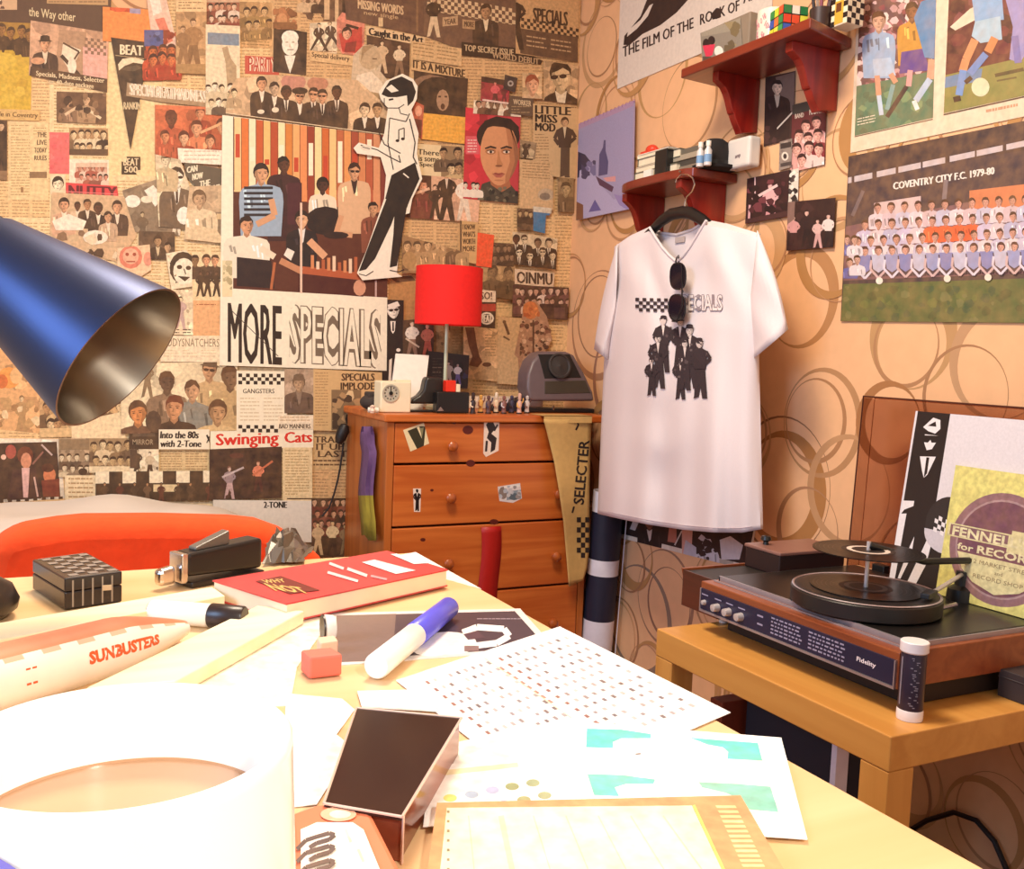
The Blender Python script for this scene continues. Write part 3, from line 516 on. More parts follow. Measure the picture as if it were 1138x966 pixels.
for j, w in enumerate(('TRAP', 'IT UP', 'LAST')): s.t(w, 349+2*j, 485+8*j, 378+4*j, 492+8*j, 0x3a281c, .03)
s.ln(348, 511, 386, 520, 0x5c442e, 1, pitch=4.5, th=1.8)
s = clip('newspaper_photo', 'dark photo of a dancing crowd low beside the drawers', R4(345, 553, 396, 618, 0), 0x40291f); s.crowd(346, 554, 394, 590, 6, 3, (0xc88868, 0xe0b08c), (0x6a2c24, 0x2a1814, 0x8a4a3c)); s.fig(352, 580, 36, 0xe8c890, BLK, 0xd8b88c); s.fig(368, 578, 38, 0xe0bc88, BLK, 0xe8d0a0, BLK); s.fig(382, 582, 34, 0xe0bc88, BLK, 0x8a7050)
# --- top middle
s = clip('newspaper_photo', 'reddish crowd photo at the top above the blue headed page', R4(229, -8, 266, 31, .05), 0xa8644c); s.crowd(231, 4, 265, 30, 5, 2, (0xf0c8a8, 0xd89c7c), (0xe8d0b8, 0x6a3028, 0x8a3c34)); s.r(229, -8, 266, 3, 0xd8b090)
s = clip('newspaper_photo', 'tan photo of a crouching band at the top, right of the red crowd', R4(266, 2, 302, 52, .05), 0xc89c68); s.crowd(268, 8, 300, 38, 3, 2, (0xd8b07c, 0xb88c58), (0x8a6a40, 0xa88450)); s.ln(268, 42, 300, 52, 0x9a7848, 1, sl=.05)
s = clip('concert_page', 'page with a blue band, a raised arm and a pale concert crowd', R4(228, 28, 266, 128, .05), 0xf0dcb8); s.r(230, 37, 265, 50, 0x7a8ea0, .05); s.p([(246, 54), (252, 52), (256, 66), (262, 74), (262, 98), (252, 98), (250, 70)], 0xb89c78); s.crowd(228, 94, 268, 127, 5, 2, (0xe8d0a8, 0xf8e8cc), (0x8a7862, 0xd8c4a0, 0x5c4c40))
s = clip('newspaper_headline', 'red tinted scrap with outlined capitals near the bald portrait', R4(272, 62, 310, 82, .05), 0xcc5a44); s.t('PARTY', 276, 63, 308, 79, 0xf8d8b8, .05, .06); s.t('PARTY', 276, 63, 308, 79, 0xb83c30, .0, .06)
s = clip('portrait_photo', 'black portrait of a bald pale faced man with white collar', [(304, 30), (341, 36), (340, 84), (303, 80)], 0x231816); s.p([(314, 60), (332, 60), (338, 84), (306, 84)], 0x3a2a26); s.e(322, 50, 9, 12, 0xfdf4e0, 16); s.e(322, 42, 9.5, 8, 0xfdf4e0, 16); s.p([(316, 62), (328, 62), (326, 70), (322, 82), (318, 70)], 0xfbf0dc); s.r(317, 46.5, 320, 48, 0xb8a48c); s.r(324, 46.5, 327, 48, 0xb8a48c); s.r(319, 55, 326, 56, 0x8a7460); s.p([(321.5, 48), (323.5, 53), (320.5, 53)], 0xd8c8b0)
s = clip('arched_picture', 'brown arch shaped picture at the top above bald portrait', [(303, 28), (309, 10), (316, 8), (322, 26), (330, 30), (318, 33)], 0xa86c44); s.e(313, 22, 6, 7, 0xd09464); s.r(303, 25, 328, 32, 0x8a5c38)
s = clip('newspaper_photo', 'dark strip with two striding legs at the top centre', [(336, -8), (384, -8), (384, 24), (352, 14), (336, 10)], 0x6a4c38); s.crowd(334, -6, 358, 16, 3, 1, (0xe0b890,), (0x3a2a22, 0xd8b890)); s.r(360, -8, 366, 22, 0xe0bc90); s.r(372, -8, 376, 24, 0xe0bc90); s.r(380, -8, 384, 24, 0x2e1e18)
s = clip('newspaper_photo', 'black and white picture of two leaping men in suits', [(344, 26), (376, 24), (374, 60), (344, 56)], 0xf0d8b4); s.fig(354, 26, 32, 0xe8c8a0, HAIR, 0x3a2a24, None, 0, 1, 0xf8ecd8, .3); s.fig(366, 24, 33, 0xe8c8a0, HAIR, 0x4a3a32, None, .1, 1, 0xf8ecd8, .3); s.ln(345, 57, 374, 60, TX)
s = clip('red_picture', 'pink and red picture of a man at a piano near the profile cut-out', [(374, 22), (380, 14), (405, 22), (404, 64), (380, 60), (374, 52)], 0xe89078); s.p([(376, 38), (402, 30), (402, 60), (380, 58)], 0xc83c38); s.head(385, 38, 13, 0xf0b090, 0x3a1c1a); s.l([(384, 28), (398, 32)], 3, 0x2a1414); s.p([(384, 48), (396, 46), (394, 58), (382, 58)], 0x8a2428)
s = clip('newspaper_caption', 'bold caption line under the leaping men', R4(344, 57, 392, 68, .12), 0xe4bc88); s.t('Special delivery', 346, 58, 388, 65, 0x3a281e, .015, .12)
s = clip('tour_advert', 'dark brown tour advert with pale capitals at the top', [(382, -8), (478, -8), (476, 42), (384, 22)], 0x65483a); s.t('MISSING WORDS', 397, 0, 448, 10, 0xe4c296, .02, .14); s.t('new single', 404, 12, 442, 18, 0xd0ac80, .01, .14); s.r(420, 20, 425, 30, 0xe0c090); s.r(462, -8, 464, 36, 0x8a6848)
s = clip('newspaper_headline', 'cream strip with a bold serif style headline over a dark stage picture', [(406, 29), (472, 42), (471, 52), (406, 39)], 0xecc898); s.t('Caught in the Act', 409, 31, 470, 42, 0x2a1c16, .03, .16)
s = clip('stage_photo', 'dark stage picture of two pale performers under the bold headline', [(407, 40), (455, 49), (454, 90), (407, 84)], 0x4c3428); s.fig(424, 46, 36, 0xe0c098, HAIR, 0xd8b890); s.fig(443, 50, 36, 0xe8c8a0, HAIR, 0xe8d0ac, 0x8a6a50)
s = clip('profile_cutout', 'grey cut-out of a bald man in profile wearing a pale vest', [(392, 62), (404, 50), (418, 52), (424, 66), (422, 80), (432, 92), (430, 122), (388, 118), (390, 84)], 0xd8c0a0); s.e(410, 64, 12, 14, 0xc8ac88, 16); s.p([(418, 60), (425, 68), (420, 74), (416, 80)], 0xc8ac88); s.l([(413, 66), (418, 66)], 1.5, 0x6a543e); s.p([(396, 84), (412, 80), (424, 92), (430, 122), (390, 118)], 0xf0dcc0); s.p([(396, 100), (420, 104), (428, 110), (400, 114)], 0xb89870); s.p([(402, 52), (416, 50), (404, 60), (400, 70)], 0xa88c68)
s = clip('band_photo', 'long photo of seven men in dark suits above the big poster', [(262, 88), (300, 84), (396, 90), (430, 120), (428, 151), (250, 127), (252, 104)], 0xd8b48c)
s.crowd(240, 100, 266, 128, 3, 1, (0xe4cca0,), (0xb89c78, 0xd8c09a)); s.e(325, 92, 14, 10, 0xc88a78); s.e(352, 94, 12, 8, 0xc08468)
for cx, tp, sk, sp in ((290, 87, SKIN, False), (304, 93, 0xc8a888, False), (317, 97, DSKIN, False), (332, 101, SKIN, True), (347, 99, SKIN, True), (357, 101, SKIN, True), (373, 97, DSKIN, False), (404, 116, 0xe8c8a0, False), (418, 116, 0xc89c70, False)): s.bust(cx, tp, 14, sk, 0x2a1c18, 0x2e201c, 0xf4e4cc, BLK if cx % 2 else None, 0, sp, None, 2.8, .95)
s.e(332, 102, 9, 4, 0x1f1614); s.e(289, 125, 4, 2.5, 0xf0dcc0); s.e(305, 123, 4, 3, 0xf0dcc0); s.l([(250, 127), (428, 151)], 2, 0xe8d0ac)
# --- top right
s = clip('checked_poster', 'chequered edged poster with standing dark suited men at the top', [(470, -8), (574, -8), (572, 62), (512, 56), (470, 40)], 0x6c5040)
s.ck(474, -6, 572, 11, 26, 4, 0xe8c89a, .17); s.ck(474, 11, 572, 12, 26, 1, 0xe8c89a, .17); s.fig(481, -4, 46, 0xe0b890, HAIR, 0x30221c, 0xe4c8a0); s.bust(539, 6, 15, 0xb88c64, HAIR, 0x352720, 0xf0d8b0, None, 0, False, None, 3.2); s.r(491, 20, 508, 30, 0xc8a47c, -.1); s.r(513, 22, 527, 32, 0xb8946c, .1); s.t('YEAR', 493, 22, 506, 28, 0x4a3426, .02, -.1); s.t('MORE', 515, 24, 526, 30, 0x4a3426, .02, .1)
s = clip('newspaper_headline', 'dark scrap with two rows of pale hand lettering under the checked poster', [(512, 47), (574, 54), (602, 68), (600, 72), (548, 66), (512, 62)], 0x44301f); s.t('TOP SECRET ISSUE', 515, 50, 570, 57, 0xd8b88c, .02, .1); s.t('WORLD DEBUT', 546, 58, 598, 65, 0xc8a47a, .02, .15)
s = clip('tour_poster', 'poster with bold black heading over a chequered band in the top corner', [(572, -8), (643, -8), (641, 70), (572, 60)], 0xd8ac78); s.t('SPECIALS', 591, 9, 630, 25, 0x33231b, .035, .13); s.ck(578, 20, 642, 31, 19, 3, 0x33231b, .2); s.p([(577, 32), (641, 42), (641, 70), (577, 60)], 0x5c4434); s.fig(571, -6, 62, 0xd0a880, HAIR, 0x2c1e18, 0x2c1e18); s.ln(584, 40, 634, 56, 0xc8a47a, 2, 4, 5, 1.5, .15)
s = clip('newspaper_lettering', 'row of uneven black carved style letters over the wide hair photo', [(456, 66), (519, 80), (518, 90), (456, 78)], 0xdcb480); s.t('IT IS A MIXTURE', 458, 67, 516, 76, 0x241812, .03, .2)
s = clip('newspaper_column', 'tan column of type between the bold headline and wide hair photo', R4(456, 46, 512, 66, .15), 0xdcb684); s.ln(458, 48, 508, 64, 0x9c784c, 2, sl=.15, pitch=4)
s = clip('portrait_photo', 'dark photo of an open mouthed face under wide black hair', [(459, 79), (519, 88), (517, 131), (459, 124)], 0x301f1a); s.e(480, 96, 22, 12, 0x8a6a54, 14, .1); s.e(484, 102, 22, 16, 0x1e1412, 14); s.e(491, 112, 7, 12, 0xb08a6c); s.e(491, 119, 2.4, 3.4, 0x3a1814); s.r(486, 107, 489, 109, BLK); s.r(493, 107, 496, 109, BLK)
s = clip('paper_slip', 'plain yellow orange block under the wide hair photo', [(468, 126), (519, 131), (518, 161), (467, 155)], 0xf0b048, 'paper slip', None); s.ln(472, 132, 512, 154, 0xe8a038, 3, 4, 4, 1)
s = clip('newspaper_photo', 'red sliver of picture between the cut-out dancer and wide hair photo', [(458, 112), (470, 118), (468, 156), (456, 140)], 0xc86048); s.e(464, 124, 4, 6, 0xf0a888); s.p([(458, 132), (468, 134), (467, 154), (457, 140)], 0x6a2c28)
s = clip('newspaper_headline', 'cream cutting with a three line italic heading beside the cut-out dancer', [(460, 160), (514, 164), (512, 200), (460, 198)], 0xecd2a4)
for i, w in enumerate(('There', 'is some', 'Special')): s.t(w, 463+i, 166+7.2*i, 487, 172+7.2*i, 0x33241a, .02, .08)
s.r(489, 162, 513, 200, 0x9a7c5a); s.crowd(489, 164, 513, 200, 2, 2, (0xe0c090, 0xb89068), (0x6a5440, 0xd0b080))
s = clip('singers_photo', 'colour photo of singers on stage, one dark suited, below the three line heading', [(452, 194), (492, 197), (533, 203), (530, 248), (450, 242)], 0xe0b090); s.r(450, 194, 478, 244, 0x3c1c1c); s.bust(468, 200, 14, 0xe09c7c, 0x4a1c18, 0x6a2a26, L=2.4); s.fig(495, 190, 60, SKIN, HAIR, 0x281a18, None, 0, 1, 0xe8d0b8); s.fig(514, 196, 50, 0xf0d0b0, 0x8a6a50, 0xf8ecd8, 0xf0dcc4); s.fig(482, 206, 38, 0xe8b898, HAIR, 0x2e1e1a); s.l([(458, 216), (476, 210)], 3, 0xe8b898)
s = clip('portrait_poster', 'colour portrait of a short haired young man on a red ground', [(516, 120), (577, 128), (574, 227), (513, 221)], 0xd03440)
s.p([(540, 128), (577, 130), (575, 227), (540, 226)], 0xc84048); s.r(516, 152, 531, 172, 0xe06068); s.ln(518, 156, 529, 170, 0xf8d0c8, 1); s.p([(528, 225), (534, 205), (548, 200), (566, 206), (576, 218), (574, 230)], 0x4c4438); s.p([(541, 190), (562, 190), (566, 208), (556, 214), (544, 206)], 0xb06c48)
fc = lambda rx, ry, cx=553, cy=171, n=26: [(cx+rx*cos(2*pi*k/n)*(1-.26*max(0, sin(2*pi*k/n))**2)+.04*(cy-171), cy+ry*sin(2*pi*k/n)) for k in range(n)]
s.e(575, 172, 3, 7, 0xb06c48); s.e(552, 152, 24, 20, 0x33211a, 24); s.p(fc(21, 36), 0xdc9a6c); hf = lambda a0, ex: [(553+21*cos(a0*k/9)*(1-.26*max(0, sin(a0*k/9))**2)+.04*36*sin(a0*k/9), 171+36*sin(a0*k/9)) for k in range(-9, 10)]+[(ex-2, 196), (ex+3, 180), (ex+1, 160), (ex-2, 142)]
s.p(hf(1.25, 562), 0xbc7c54); s.p(hf(.95, 567.5), 0xa06848)
s.p([(532, 152), (536, 144), (546, 141), (558, 142), (568, 146), (574, 154), (575, 142), (566, 133), (550, 130), (537, 135), (531, 146)], 0x33211a)
for ex in (543.5, 561): s.e(ex, 169, 6, 3.6, 0xb8784e); s.p([(ex-6.5, 165), (ex, 162.6), (ex+6.5, 164.4), (ex+6, 166.2), (ex, 164.8), (ex-6, 166.6)], 0x2c1c16); s.e(ex, 169.6, 3.8, 1.5, 0xf0d8c0); s.e(ex+.3, 169.6, 1.5, 1.5, 0x241612); s.l([(ex-4, 168.4), (ex, 167.6), (ex+4, 168.4)], .8, 0x4a2c20)
s.p([(552, 166), (554.5, 178), (557.5, 184), (553, 186), (550, 184)], 0xc48458); s.e(552.6, 185, 4, 1.2, 0x8a5438); s.p([(545, 194), (549, 192.4), (552.5, 193.2), (556, 192.4), (560, 194), (552.5, 195.6)], 0x9c4c40); s.p([(546, 194.8), (552.5, 195.4), (559, 194.8), (555, 198), (550, 198)], 0xb86454); s.e(552.5, 201, 5, 1, 0xc08058)
s.blob(528, 208, 574, 226, 26, [0x5c5444, 0x38342c, 0x7a7058, 0x2c2a26], .08, .2)
s.crowd(514, 204, 534, 222, 3, 1, (0xf0d8c0,), (0xf4e4d0,))
s = clip('newspaper_photo', 'torn white strip of small figures above the red ground portrait', [(525, 112), (576, 118), (577, 131), (524, 127)], 0xe8d4b8); s.crowd(526, 113, 577, 131, 7, 1, (0xc8987c, 0x8a6a54), (0x6a4838, 0xf0e0c8, 0x4a3028))
s = clip('gig_photo', 'small red and black gig photo with white border', [(533, 86), (565, 91), (563, 117), (532, 113)], 0xa02c3c); s.r(533, 86, 565, 92, 0x32181c, .15); s.fig(548, 92, 26, 0xe88878, BLK, 0xe06068, 0x5a1c28); s.fig(558, 96, 20, 0xc86068, BLK, 0x6a2030); s.l([(534, 112), (563, 116)], 2, 0xf0d0c0)
s = clip('record_label', 'tiny black square label with a grey ring over the gig photo', [(559, 84), (573, 88), (570, 104), (557, 100)], 0x2c2830, 'record label', None); s.e(565, 94, 3.4, 3.4, 0xa8a098); s.e(565, 94, 1.6, 1.6, 0x2c2830)
s = clip('newspaper_headline', 'dark grey scrap with a pale line of type under the tiny black label', [(564, 107), (591, 111), (589, 131), (563, 127)], 0x6a5442); s.t('WORKER', 568, 111, 588, 117, 0xe0c49c, .015, .12); s.ln(566, 119, 587, 127, 0xa88c68, 1)
s = clip('portrait_photo', 'small face of a red haired girl near the corner', R4(578, 82, 600, 110, .05), 0xe2bc8c); s.bust(589, 86, 19, 0xf0b48c, 0x9a4830, 0xdcb890, L=1.1)
s = clip('portrait_photo', 'portrait of a man in dark glasses and open collar near the corner', [(603, 68), (642, 74), (640, 117), (602, 112)], 0xdab488); s.bust(622, 71, 30, 0xe8c898, 0x2e2018, 0x32241c, 0xf4e2c0, None, -1, True, None, 2, .72)
s = clip('newspaper_headline', 'cutting with a three line heavy slab heading and a woman in a dark suit', [(590, 116), (641, 122), (637, 200), (590, 194)], 0xdeb886)
for i, w in enumerate(('LITTLE', 'MISS', 'MOD')): s.t(w, 592, 118+9.6*i, (632, 617, 615)[i], 127+9.6*i, 0x33251a, .035, .06)
s.fig(625, 132, 66, 0xd8ac80, 0x5a4028, 0x5c4636, 0x6a5240, 0, 1, 0xe8d0a8, .04); s.ln(592, 150, 608, 186, 0xa88458, 1)
s = clip('newspaper_photo', 'small photo of a rearing horse right of the red ground portrait', [(575, 156), (594, 160), (592, 178), (576, 176)], 0x9a8264); s.blob(576, 158, 593, 177, 14, [0x3a2c22, 0x6a5642, 0xd0b890], .1, .25)
s = clip('newspaper_column', 'tan column of type below the horse photo', R4(575, 178, 612, 232, .06), 0xdcb686); s.ln(578, 181, 609, 200, 0xa88458, 1, sl=.06); s.e(604, 217, 9, 7, 0xc8b090); s.e(603, 219, 6, 4, 0x8a7a68)
s = clip('newspaper_photo', 'sepia portrait pasted low near the corner', R4(617, 198, 635, 236, .06), 0x9c7e58); s.bust(626, 204, 14, 0xc8a878, 0x5a4430, 0x7a6044, L=2)
s = clip('newspaper_photo', 'small dark photo left of the blue slip', R4(572, 232, 590, 256, .04), 0x6c543e); s.crowd(573, 236, 590, 255, 3, 1, (0xc8a878,), (0x3a2c22, 0x8a7050))
s = clip('paper_slip', 'blue paper slip with a torn white top near the corner', [(590, 230), (610, 233), (608, 240), (604, 240), (603, 260), (590, 257)], 0x2f7cab, 'paper slip', None); s.r(590, 230, 610, 236, 0xe0d4bc, .1)
s = clip('band_photo', 'stark photo of seven suited heads below the blue slip', [(567, 258), (617, 266), (615, 300), (567, 294)], 0xe4ccA4)
for cx, tp, sk in ((571, 262, DSKIN), (580, 262, 0xe8d0a8), (595, 266, 0x8a6a50), (607, 266, 0xd8b890), (574, 276, 0xf0dcb8), (586, 280, 0xe8d0a8), (600, 276, 0xe0c8a0), (611, 280, 0xe0c8a0)): s.bust(cx, tp, 9.5, sk, BLK, 0x2a1e1a, 0xf4e4c8, BLK, 0, cx % 2 == 0)
s = clip('newspaper_photo', 'sepia picture of two turned figures right of the red lampshade', [(532, 292), (570, 296), (570, 334), (531, 328)], 0xb08c60); s.bust(545, 296, 14, 0x8a6c4a, 0x4a3826, 0x6a543c, L=2.4); s.bust(562, 298, 13, 0x9a7a54, 0x4a3826, 0x5a4630, L=2.4)
s = clip('newspaper_photo', 'dark smudged crowd picture left of the seven suited heads', R4(541, 270, 568, 295, .06), 0x5c4434); s.crowd(542, 273, 568, 294, 4, 2, (0x9a785a,), (0x3a2a20, 0x6a523e))
s = clip('newspaper_lettering', 'torn strip of fat black lettering under the seven suited heads', [(569, 299), (613, 304), (612, 320), (569, 316)], 0xe4c8a8); s.t('OINMU', 571, 302, 611, 315, 0x2c1e1e, .03, .06); s.e(577, 309, 2.5, 3, 0xe8d0b0)
s = clip('newspaper_photo', 'dark photo of a dinner table group near the wall corner', [(567, 317), (629, 320), (627, 356), (566, 352)], 0x4a2a2c); s.crowd(568, 320, 628, 344, 8, 2, (0xe0b8a0, 0xc89880), (0xe8d0c0, 0x3a2024, 0x6a4044)); s.r(596, 338, 627, 356, 0x361c20); s.r(612, 342, 624, 354, 0x5c3c3c)
s = clip('paper_slip', 'orange red paper slip right of the lampshade top', [(527, 259), (546, 262), (543, 298), (526, 296)], 0xf4532c, 'paper slip', None)
s = clip('newspaper_headline', 'narrow tan strip with four stacked capital words by the orange slip', [(508, 246), (528, 248), (526, 294), (506, 290)], 0xd8ac74)
for i, w in enumerate(('I KNOW', "WHAT'S", 'WORTH', 'MORE')): s.t(w, 511, 250+8*i, 525, 256+8*i, 0x5a4028, .02)
s.r(508, 246, 510, 292, 0x6a5038)
s = clip('newspaper_photo', 'sepia photo of a bowler hatted crowd above the lampshade', [(444, 262), (518, 282), (517, 304), (444, 304)], 0x9a7650); s.crowd(446, 268, 518, 304, 7, 1, (0xc89c6c, 0xd8b080), (0x6a5038, 0xb89468), (0x4a3626,), 2); s.e(452, 290, 8, 10, 0xb08a5a)
s = clip('brown_card', 'plain tan brown card left of the red lampshade', [(432, 308), (464, 306), (462, 356), (431, 356)], 0xbe8a54, 'card', None); s.p([(432, 308), (452, 302), (462, 312), (440, 314)], 0x5c3c2c)
s = clip('badge_print', 'black card with a white scrawled ring right of the lampshade', [(529, 322), (549, 324), (547, 365), (529, 363)], 0x2e1e1c); s.r(529, 322, 548, 336, 0xf0dcc4); s.t('SO!', 531, 325, 544, 333, 0x4a2c28, .02); s.r(529, 338, 548, 346, 0xb8302c); s.e(538, 354, 8, 7, 0xf8ecd8); s.e(538, 354, 6, 5, 0x2e1e1c); s.t('BEAT', 532, 350, 544, 358, 0xf8ecd8, .03)
s = clip('suited_man_strip', 'tall black strip showing a white outlined man in suit and dark glasses', [(424, 333), (447, 334), (446, 425), (423, 424)], 0x241a1a); s.head(435, 345, 18, 0xf4e8d8, 0x3a2c2a, 0, True); s.p([(429, 339), (440, 335), (443, 340), (430, 344)], 0xf4e8d8); s.p([(432, 357), (438, 357), (437, 368), (435, 371), (433, 368)], 0xf4e8d8); s.p([(434.4, 358), (436, 358), (436.2, 368), (434.2, 368)], 0x241a1a); s.e(425, 389, 3, 2, 0xf4e8d8); s.e(441, 389, 2.4, 2, 0xf4e8d8); s.p([(431, 400), (434, 398), (433, 424), (430, 424)], 0xf0e0cc)
s = clip('concert_photo', 'dark concert photo with a white dressed singer behind the clock', [(446, 356), (480, 354), (480, 396), (446, 398)], 0x2e1c1e); s.fig(456, 357, 40, 0xf0d0b4, 0x6a4a38, 0xf0e4d4, 0x8a6a5c); s.l([(449, 376), (464, 386)], 2, 0xd8c0a8); s.fig(473, 360, 38, 0xf0a890, 0x4a2420, 0xd87c68, 0xc86050)
s = clip('newspaper_photo', 'olive brown page fragment behind the lamp stem', [(480, 358), (516, 360), (514, 412), (480, 410)], 0xa88658); s.blob(481, 360, 500, 396, 14, [0x6a5438, 0x8a7048, 0xc8a470], .1, .25); s.ln(502, 366, 513, 404, 0x8a6c44, 1)
s = clip('leg_picture', 'brown picture of a dancing leg and shoe right of the lamp stem', [(512, 362), (553, 366), (551, 424), (512, 420)], 0xdcb282); s.p([(514, 364), (524, 364), (527, 384), (530, 396), (533, 402), (528, 408), (518, 406), (522, 396), (518, 384)], 0x6a3c28); s.e(538, 405, 5, 2.6, 0x5c3424); s.ln(536, 372, 549, 396, 0xb08a5c, 1)
s = clip('newspaper_column', 'pale tan page with a small leaping figure left of patterned shirt', [(550, 352), (580, 354), (578, 428), (549, 426)], 0xd6b184); s.l([(557, 358), (562, 372)], 3, 0x5a3e2c); s.l([(556, 374), (563, 378)], 2, 0x6a4c38); s.e(557, 358, 2, 2, 0x5a3e2c)
s = clip('shirt_cutout', 'magazine cut-out of a person in a brown patterned shirt by the radio', [(578, 338), (592, 334), (604, 352), (610, 378), (602, 386), (606, 428), (574, 426), (572, 398), (568, 394), (576, 356)], 0xb08468)
s.e(586, 345, 9, 10, 0xd07844); s.blob(574, 356, 609, 404, 90, [0x4a2c26, 0xd8b090, 0x7a4a3c, 0xc89878], .04, .09); s.r(588, 356, 590, 404, 0x4a2c26); s.r(576, 404, 592, 428, 0x8a5c50); s.blob(578, 338, 596, 352, 8, [0xe89050, 0xb85c34], .1, .25)
# --- the large poster
s = clip('large_poster', 'large colour poster of musicians in a bar with black and hollow white headline', [(246, 129), (430, 152), (428, 412), (243, 406)], 0xfbf0d6, 'poster', None)
PQ = [(258, 131), (430, 152), (429, 331), (258, 321)]
s.p(PQ, 0x5a2c20)
for i, c in enumerate((0xf6cf94, 0xe07838, 0xf8e8c0, 0xc85a2c, 0xf4c078, 0xb84c28, 0xfbe4b0, 0xd8843c, 0xf0b070, 0xe8925a, 0x9a3c24, 0xfadca0, 0xd06a30, 0xf4c888, 0xc06840, 0xe89c5c, 0xa84c34, 0xd88858, 0xbc5c3c, 0xe0986c, 0x8c3c30)):
    x = 259+8.1*i; s.p(clip_poly([(x, 130), (x+8, 131), (x+8, 214+1.2*i), (x, 214+1.2*i)], PQ), c)
    if i % 2 == 0: s.r(x+1.5, 150+(i*37 % 30), x+6.5, 176+(i*53 % 34), 0xfdf0d0 if i % 4 else 0xc8482a)
    s.l([(x, 133), (x, 212)], .7, 0x6a3820)
s.bust(314, 176, 17, DSKIN, 0x1c1210, 0x3c1c20, L=4.5, wide=1.15); s.r(318, 204, 334, 250, 0x4a1c28)
s.bust(289, 184, 20, 0xd8a078, 0x2c1a16, 0x9cb0c4, L=3.0, wide=1.25, look=1)
for k in range(6): s.r(270, 208+6*k, 302, 211+6*k, 0x28242c)
s.l([(300, 222), (304, 240), (284, 250)], 7, 0xd8a078)
s.bust(357, 199, 16, 0x4c2c22, 0x1c1210, 0xf0dcc0, L=2.4); s.e(360, 246, 22, 16, 0x241618); s.bust(392, 183, 17, 0xd8a078, 0x3a2018, 0xe0b48c, 0x3c2420, None, 0, True, None, 3.6, 1.1); s.l([(378, 240), (372, 260), (390, 262)], 6, 0xd8a078)
s.bust(413, 226, 14, 0xd09870, 0x281814, 0x8a4c38, L=3); s.bust(334, 236, 18, 0xe0ac84, 0x281814, 0x241a1e, 0xe8e0d8, L=2.4, look=-1); s.l([(342, 268), (360, 286)], 8, 0xe0a880)
s.bust(273, 242, 19, 0xd89c74, 0x2a1814, 0xf4e4cc, L=2.6, wide=1.4, look=1); s.l([(288, 276), (304, 286)], 7, 0xf0dcc0); s.p([(262, 286), (300, 290), (304, 321), (262, 318)], 0x2a1a1e); s.p([(318, 276), (326, 280), (322, 290), (314, 284)], 0xf4e8d8)
s.p([(330, 296), (404, 304), (402, 312), (330, 304)], 0xb85c38); s.p([(330, 304), (402, 312), (402, 330), (330, 324)], 0x4c1c1a); s.l([(304, 292), (300, 322)], 3, 0xb86840)
for k in range(9): s.r(344+6*k, 284+(k*7 % 9), 347.5+6*k, 299+.7*k, (0xd88c5c, 0xf0d0b0, 0xb8603c)[k % 3])
s.l([(310, 290), (334, 302)], 7, 0xc88a64); s.e(372, 262, 14, 4, 0x2a181a); s.e(398, 320, 7, 9, 0xd89c7c); s.r(332, 226, 334.5, 326, 0xe8c8b0)
s.p([(415, 312), (417, 312), (417, 330), (415, 330)], 0xc8a8a0)
s.t('MORE', 252, 336, 312, 403, 0x2a1d18, .04, .06); s.l([(256, 345), (308, 396)], .8, 0x4a3c34)
s.t('SPECIALS', 320, 338, 422, 404, 0x7a6a58, .075, .06); s.t('SPECIALS', 320.5, 339.2, 421.5, 402.8, 0xfbf0d6, .02, .06)
s.r(246, 290, 257, 330, 0xf0dcb0).blob(247, 290, 257, 322, 12, [0xd0c098, 0xb8a880], .15, .4)
# --- the cut-out dancer
s = clip('dancer_cutout', 'tall black and white cut-out drawing of a dancing woman on the poster edge', [(444, 84), (456, 90), (461, 98), (460, 112), (454, 124), (462, 150), (460, 172), (466, 200), (455, 222), (452, 238), (444, 240), (438, 304), (444, 308), (400, 312), (394, 304), (404, 280), (424, 222), (426, 196), (420, 176), (394, 172), (390, 166), (396, 160), (418, 166), (424, 150), (428, 122), (420, 112), (418, 104), (426, 92)], 0xfaf0dc, 'cut-out', None)
q = s.q; s.p = (lambda pts, col, clip=True, s=s: (s.sh.append(([pts], [list(range(len(pts)))], [(float(a), float(b)) for a, b in pts], col)), s)[1])
s.p([(424, 101), (430, 92), (443, 87), (455, 93), (459, 104), (456, 114), (450, 120), (449, 108), (438, 110), (428, 110), (421, 107)], 0x211a1a); s.p([(426, 100), (432, 96), (440, 103), (432, 105)], 0xfaf0dc); s.l([(424, 111), (424, 119), (428, 122), (440, 122), (446, 118)], 1, 0x33292a); s.l([(429, 113), (434, 112)], 2, 0x211a1a); s.l([(440, 121), (442, 128), (450, 130)], 1, 0x33292a)
s.l([(430, 133), (448, 137), (452, 128)], 1.2, 0x33292a); s.l([(452, 134), (458, 160), (456, 176), (460, 184)], 1.4, 0x33292a); s.l([(430, 133), (428, 160), (434, 190)], 1.2, 0x33292a); s.l([(418, 148), (424, 162), (442, 172)], 1.2, 0x33292a); s.l([(398, 163), (416, 168), (430, 176), (442, 182), (440, 174)], 1.2, 0x33292a); s.e(404, 166, 6, 3, 0xe8dcc8); s.l([(400, 165), (408, 167)], .8, 0x33292a)
s.l([(440, 158), (440, 146), (446, 144), (446, 156)], 1.2, 0x211a1a); s.e(438.6, 158, 2.2, 1.6, 0x211a1a); s.e(444.6, 156, 2.2, 1.6, 0x211a1a)
s.p([(432, 196), (458, 182), (463, 200), (452, 224), (446, 240), (440, 240), (441, 226), (430, 224), (425, 222)], 0x211a1a); s.p([(428, 218), (442, 222), (432, 250), (414, 288), (404, 300), (396, 302), (408, 270)], 0x211a1a); s.p([(436, 224), (450, 224), (444, 262), (438, 296), (430, 298), (434, 262)], 0x211a1a)
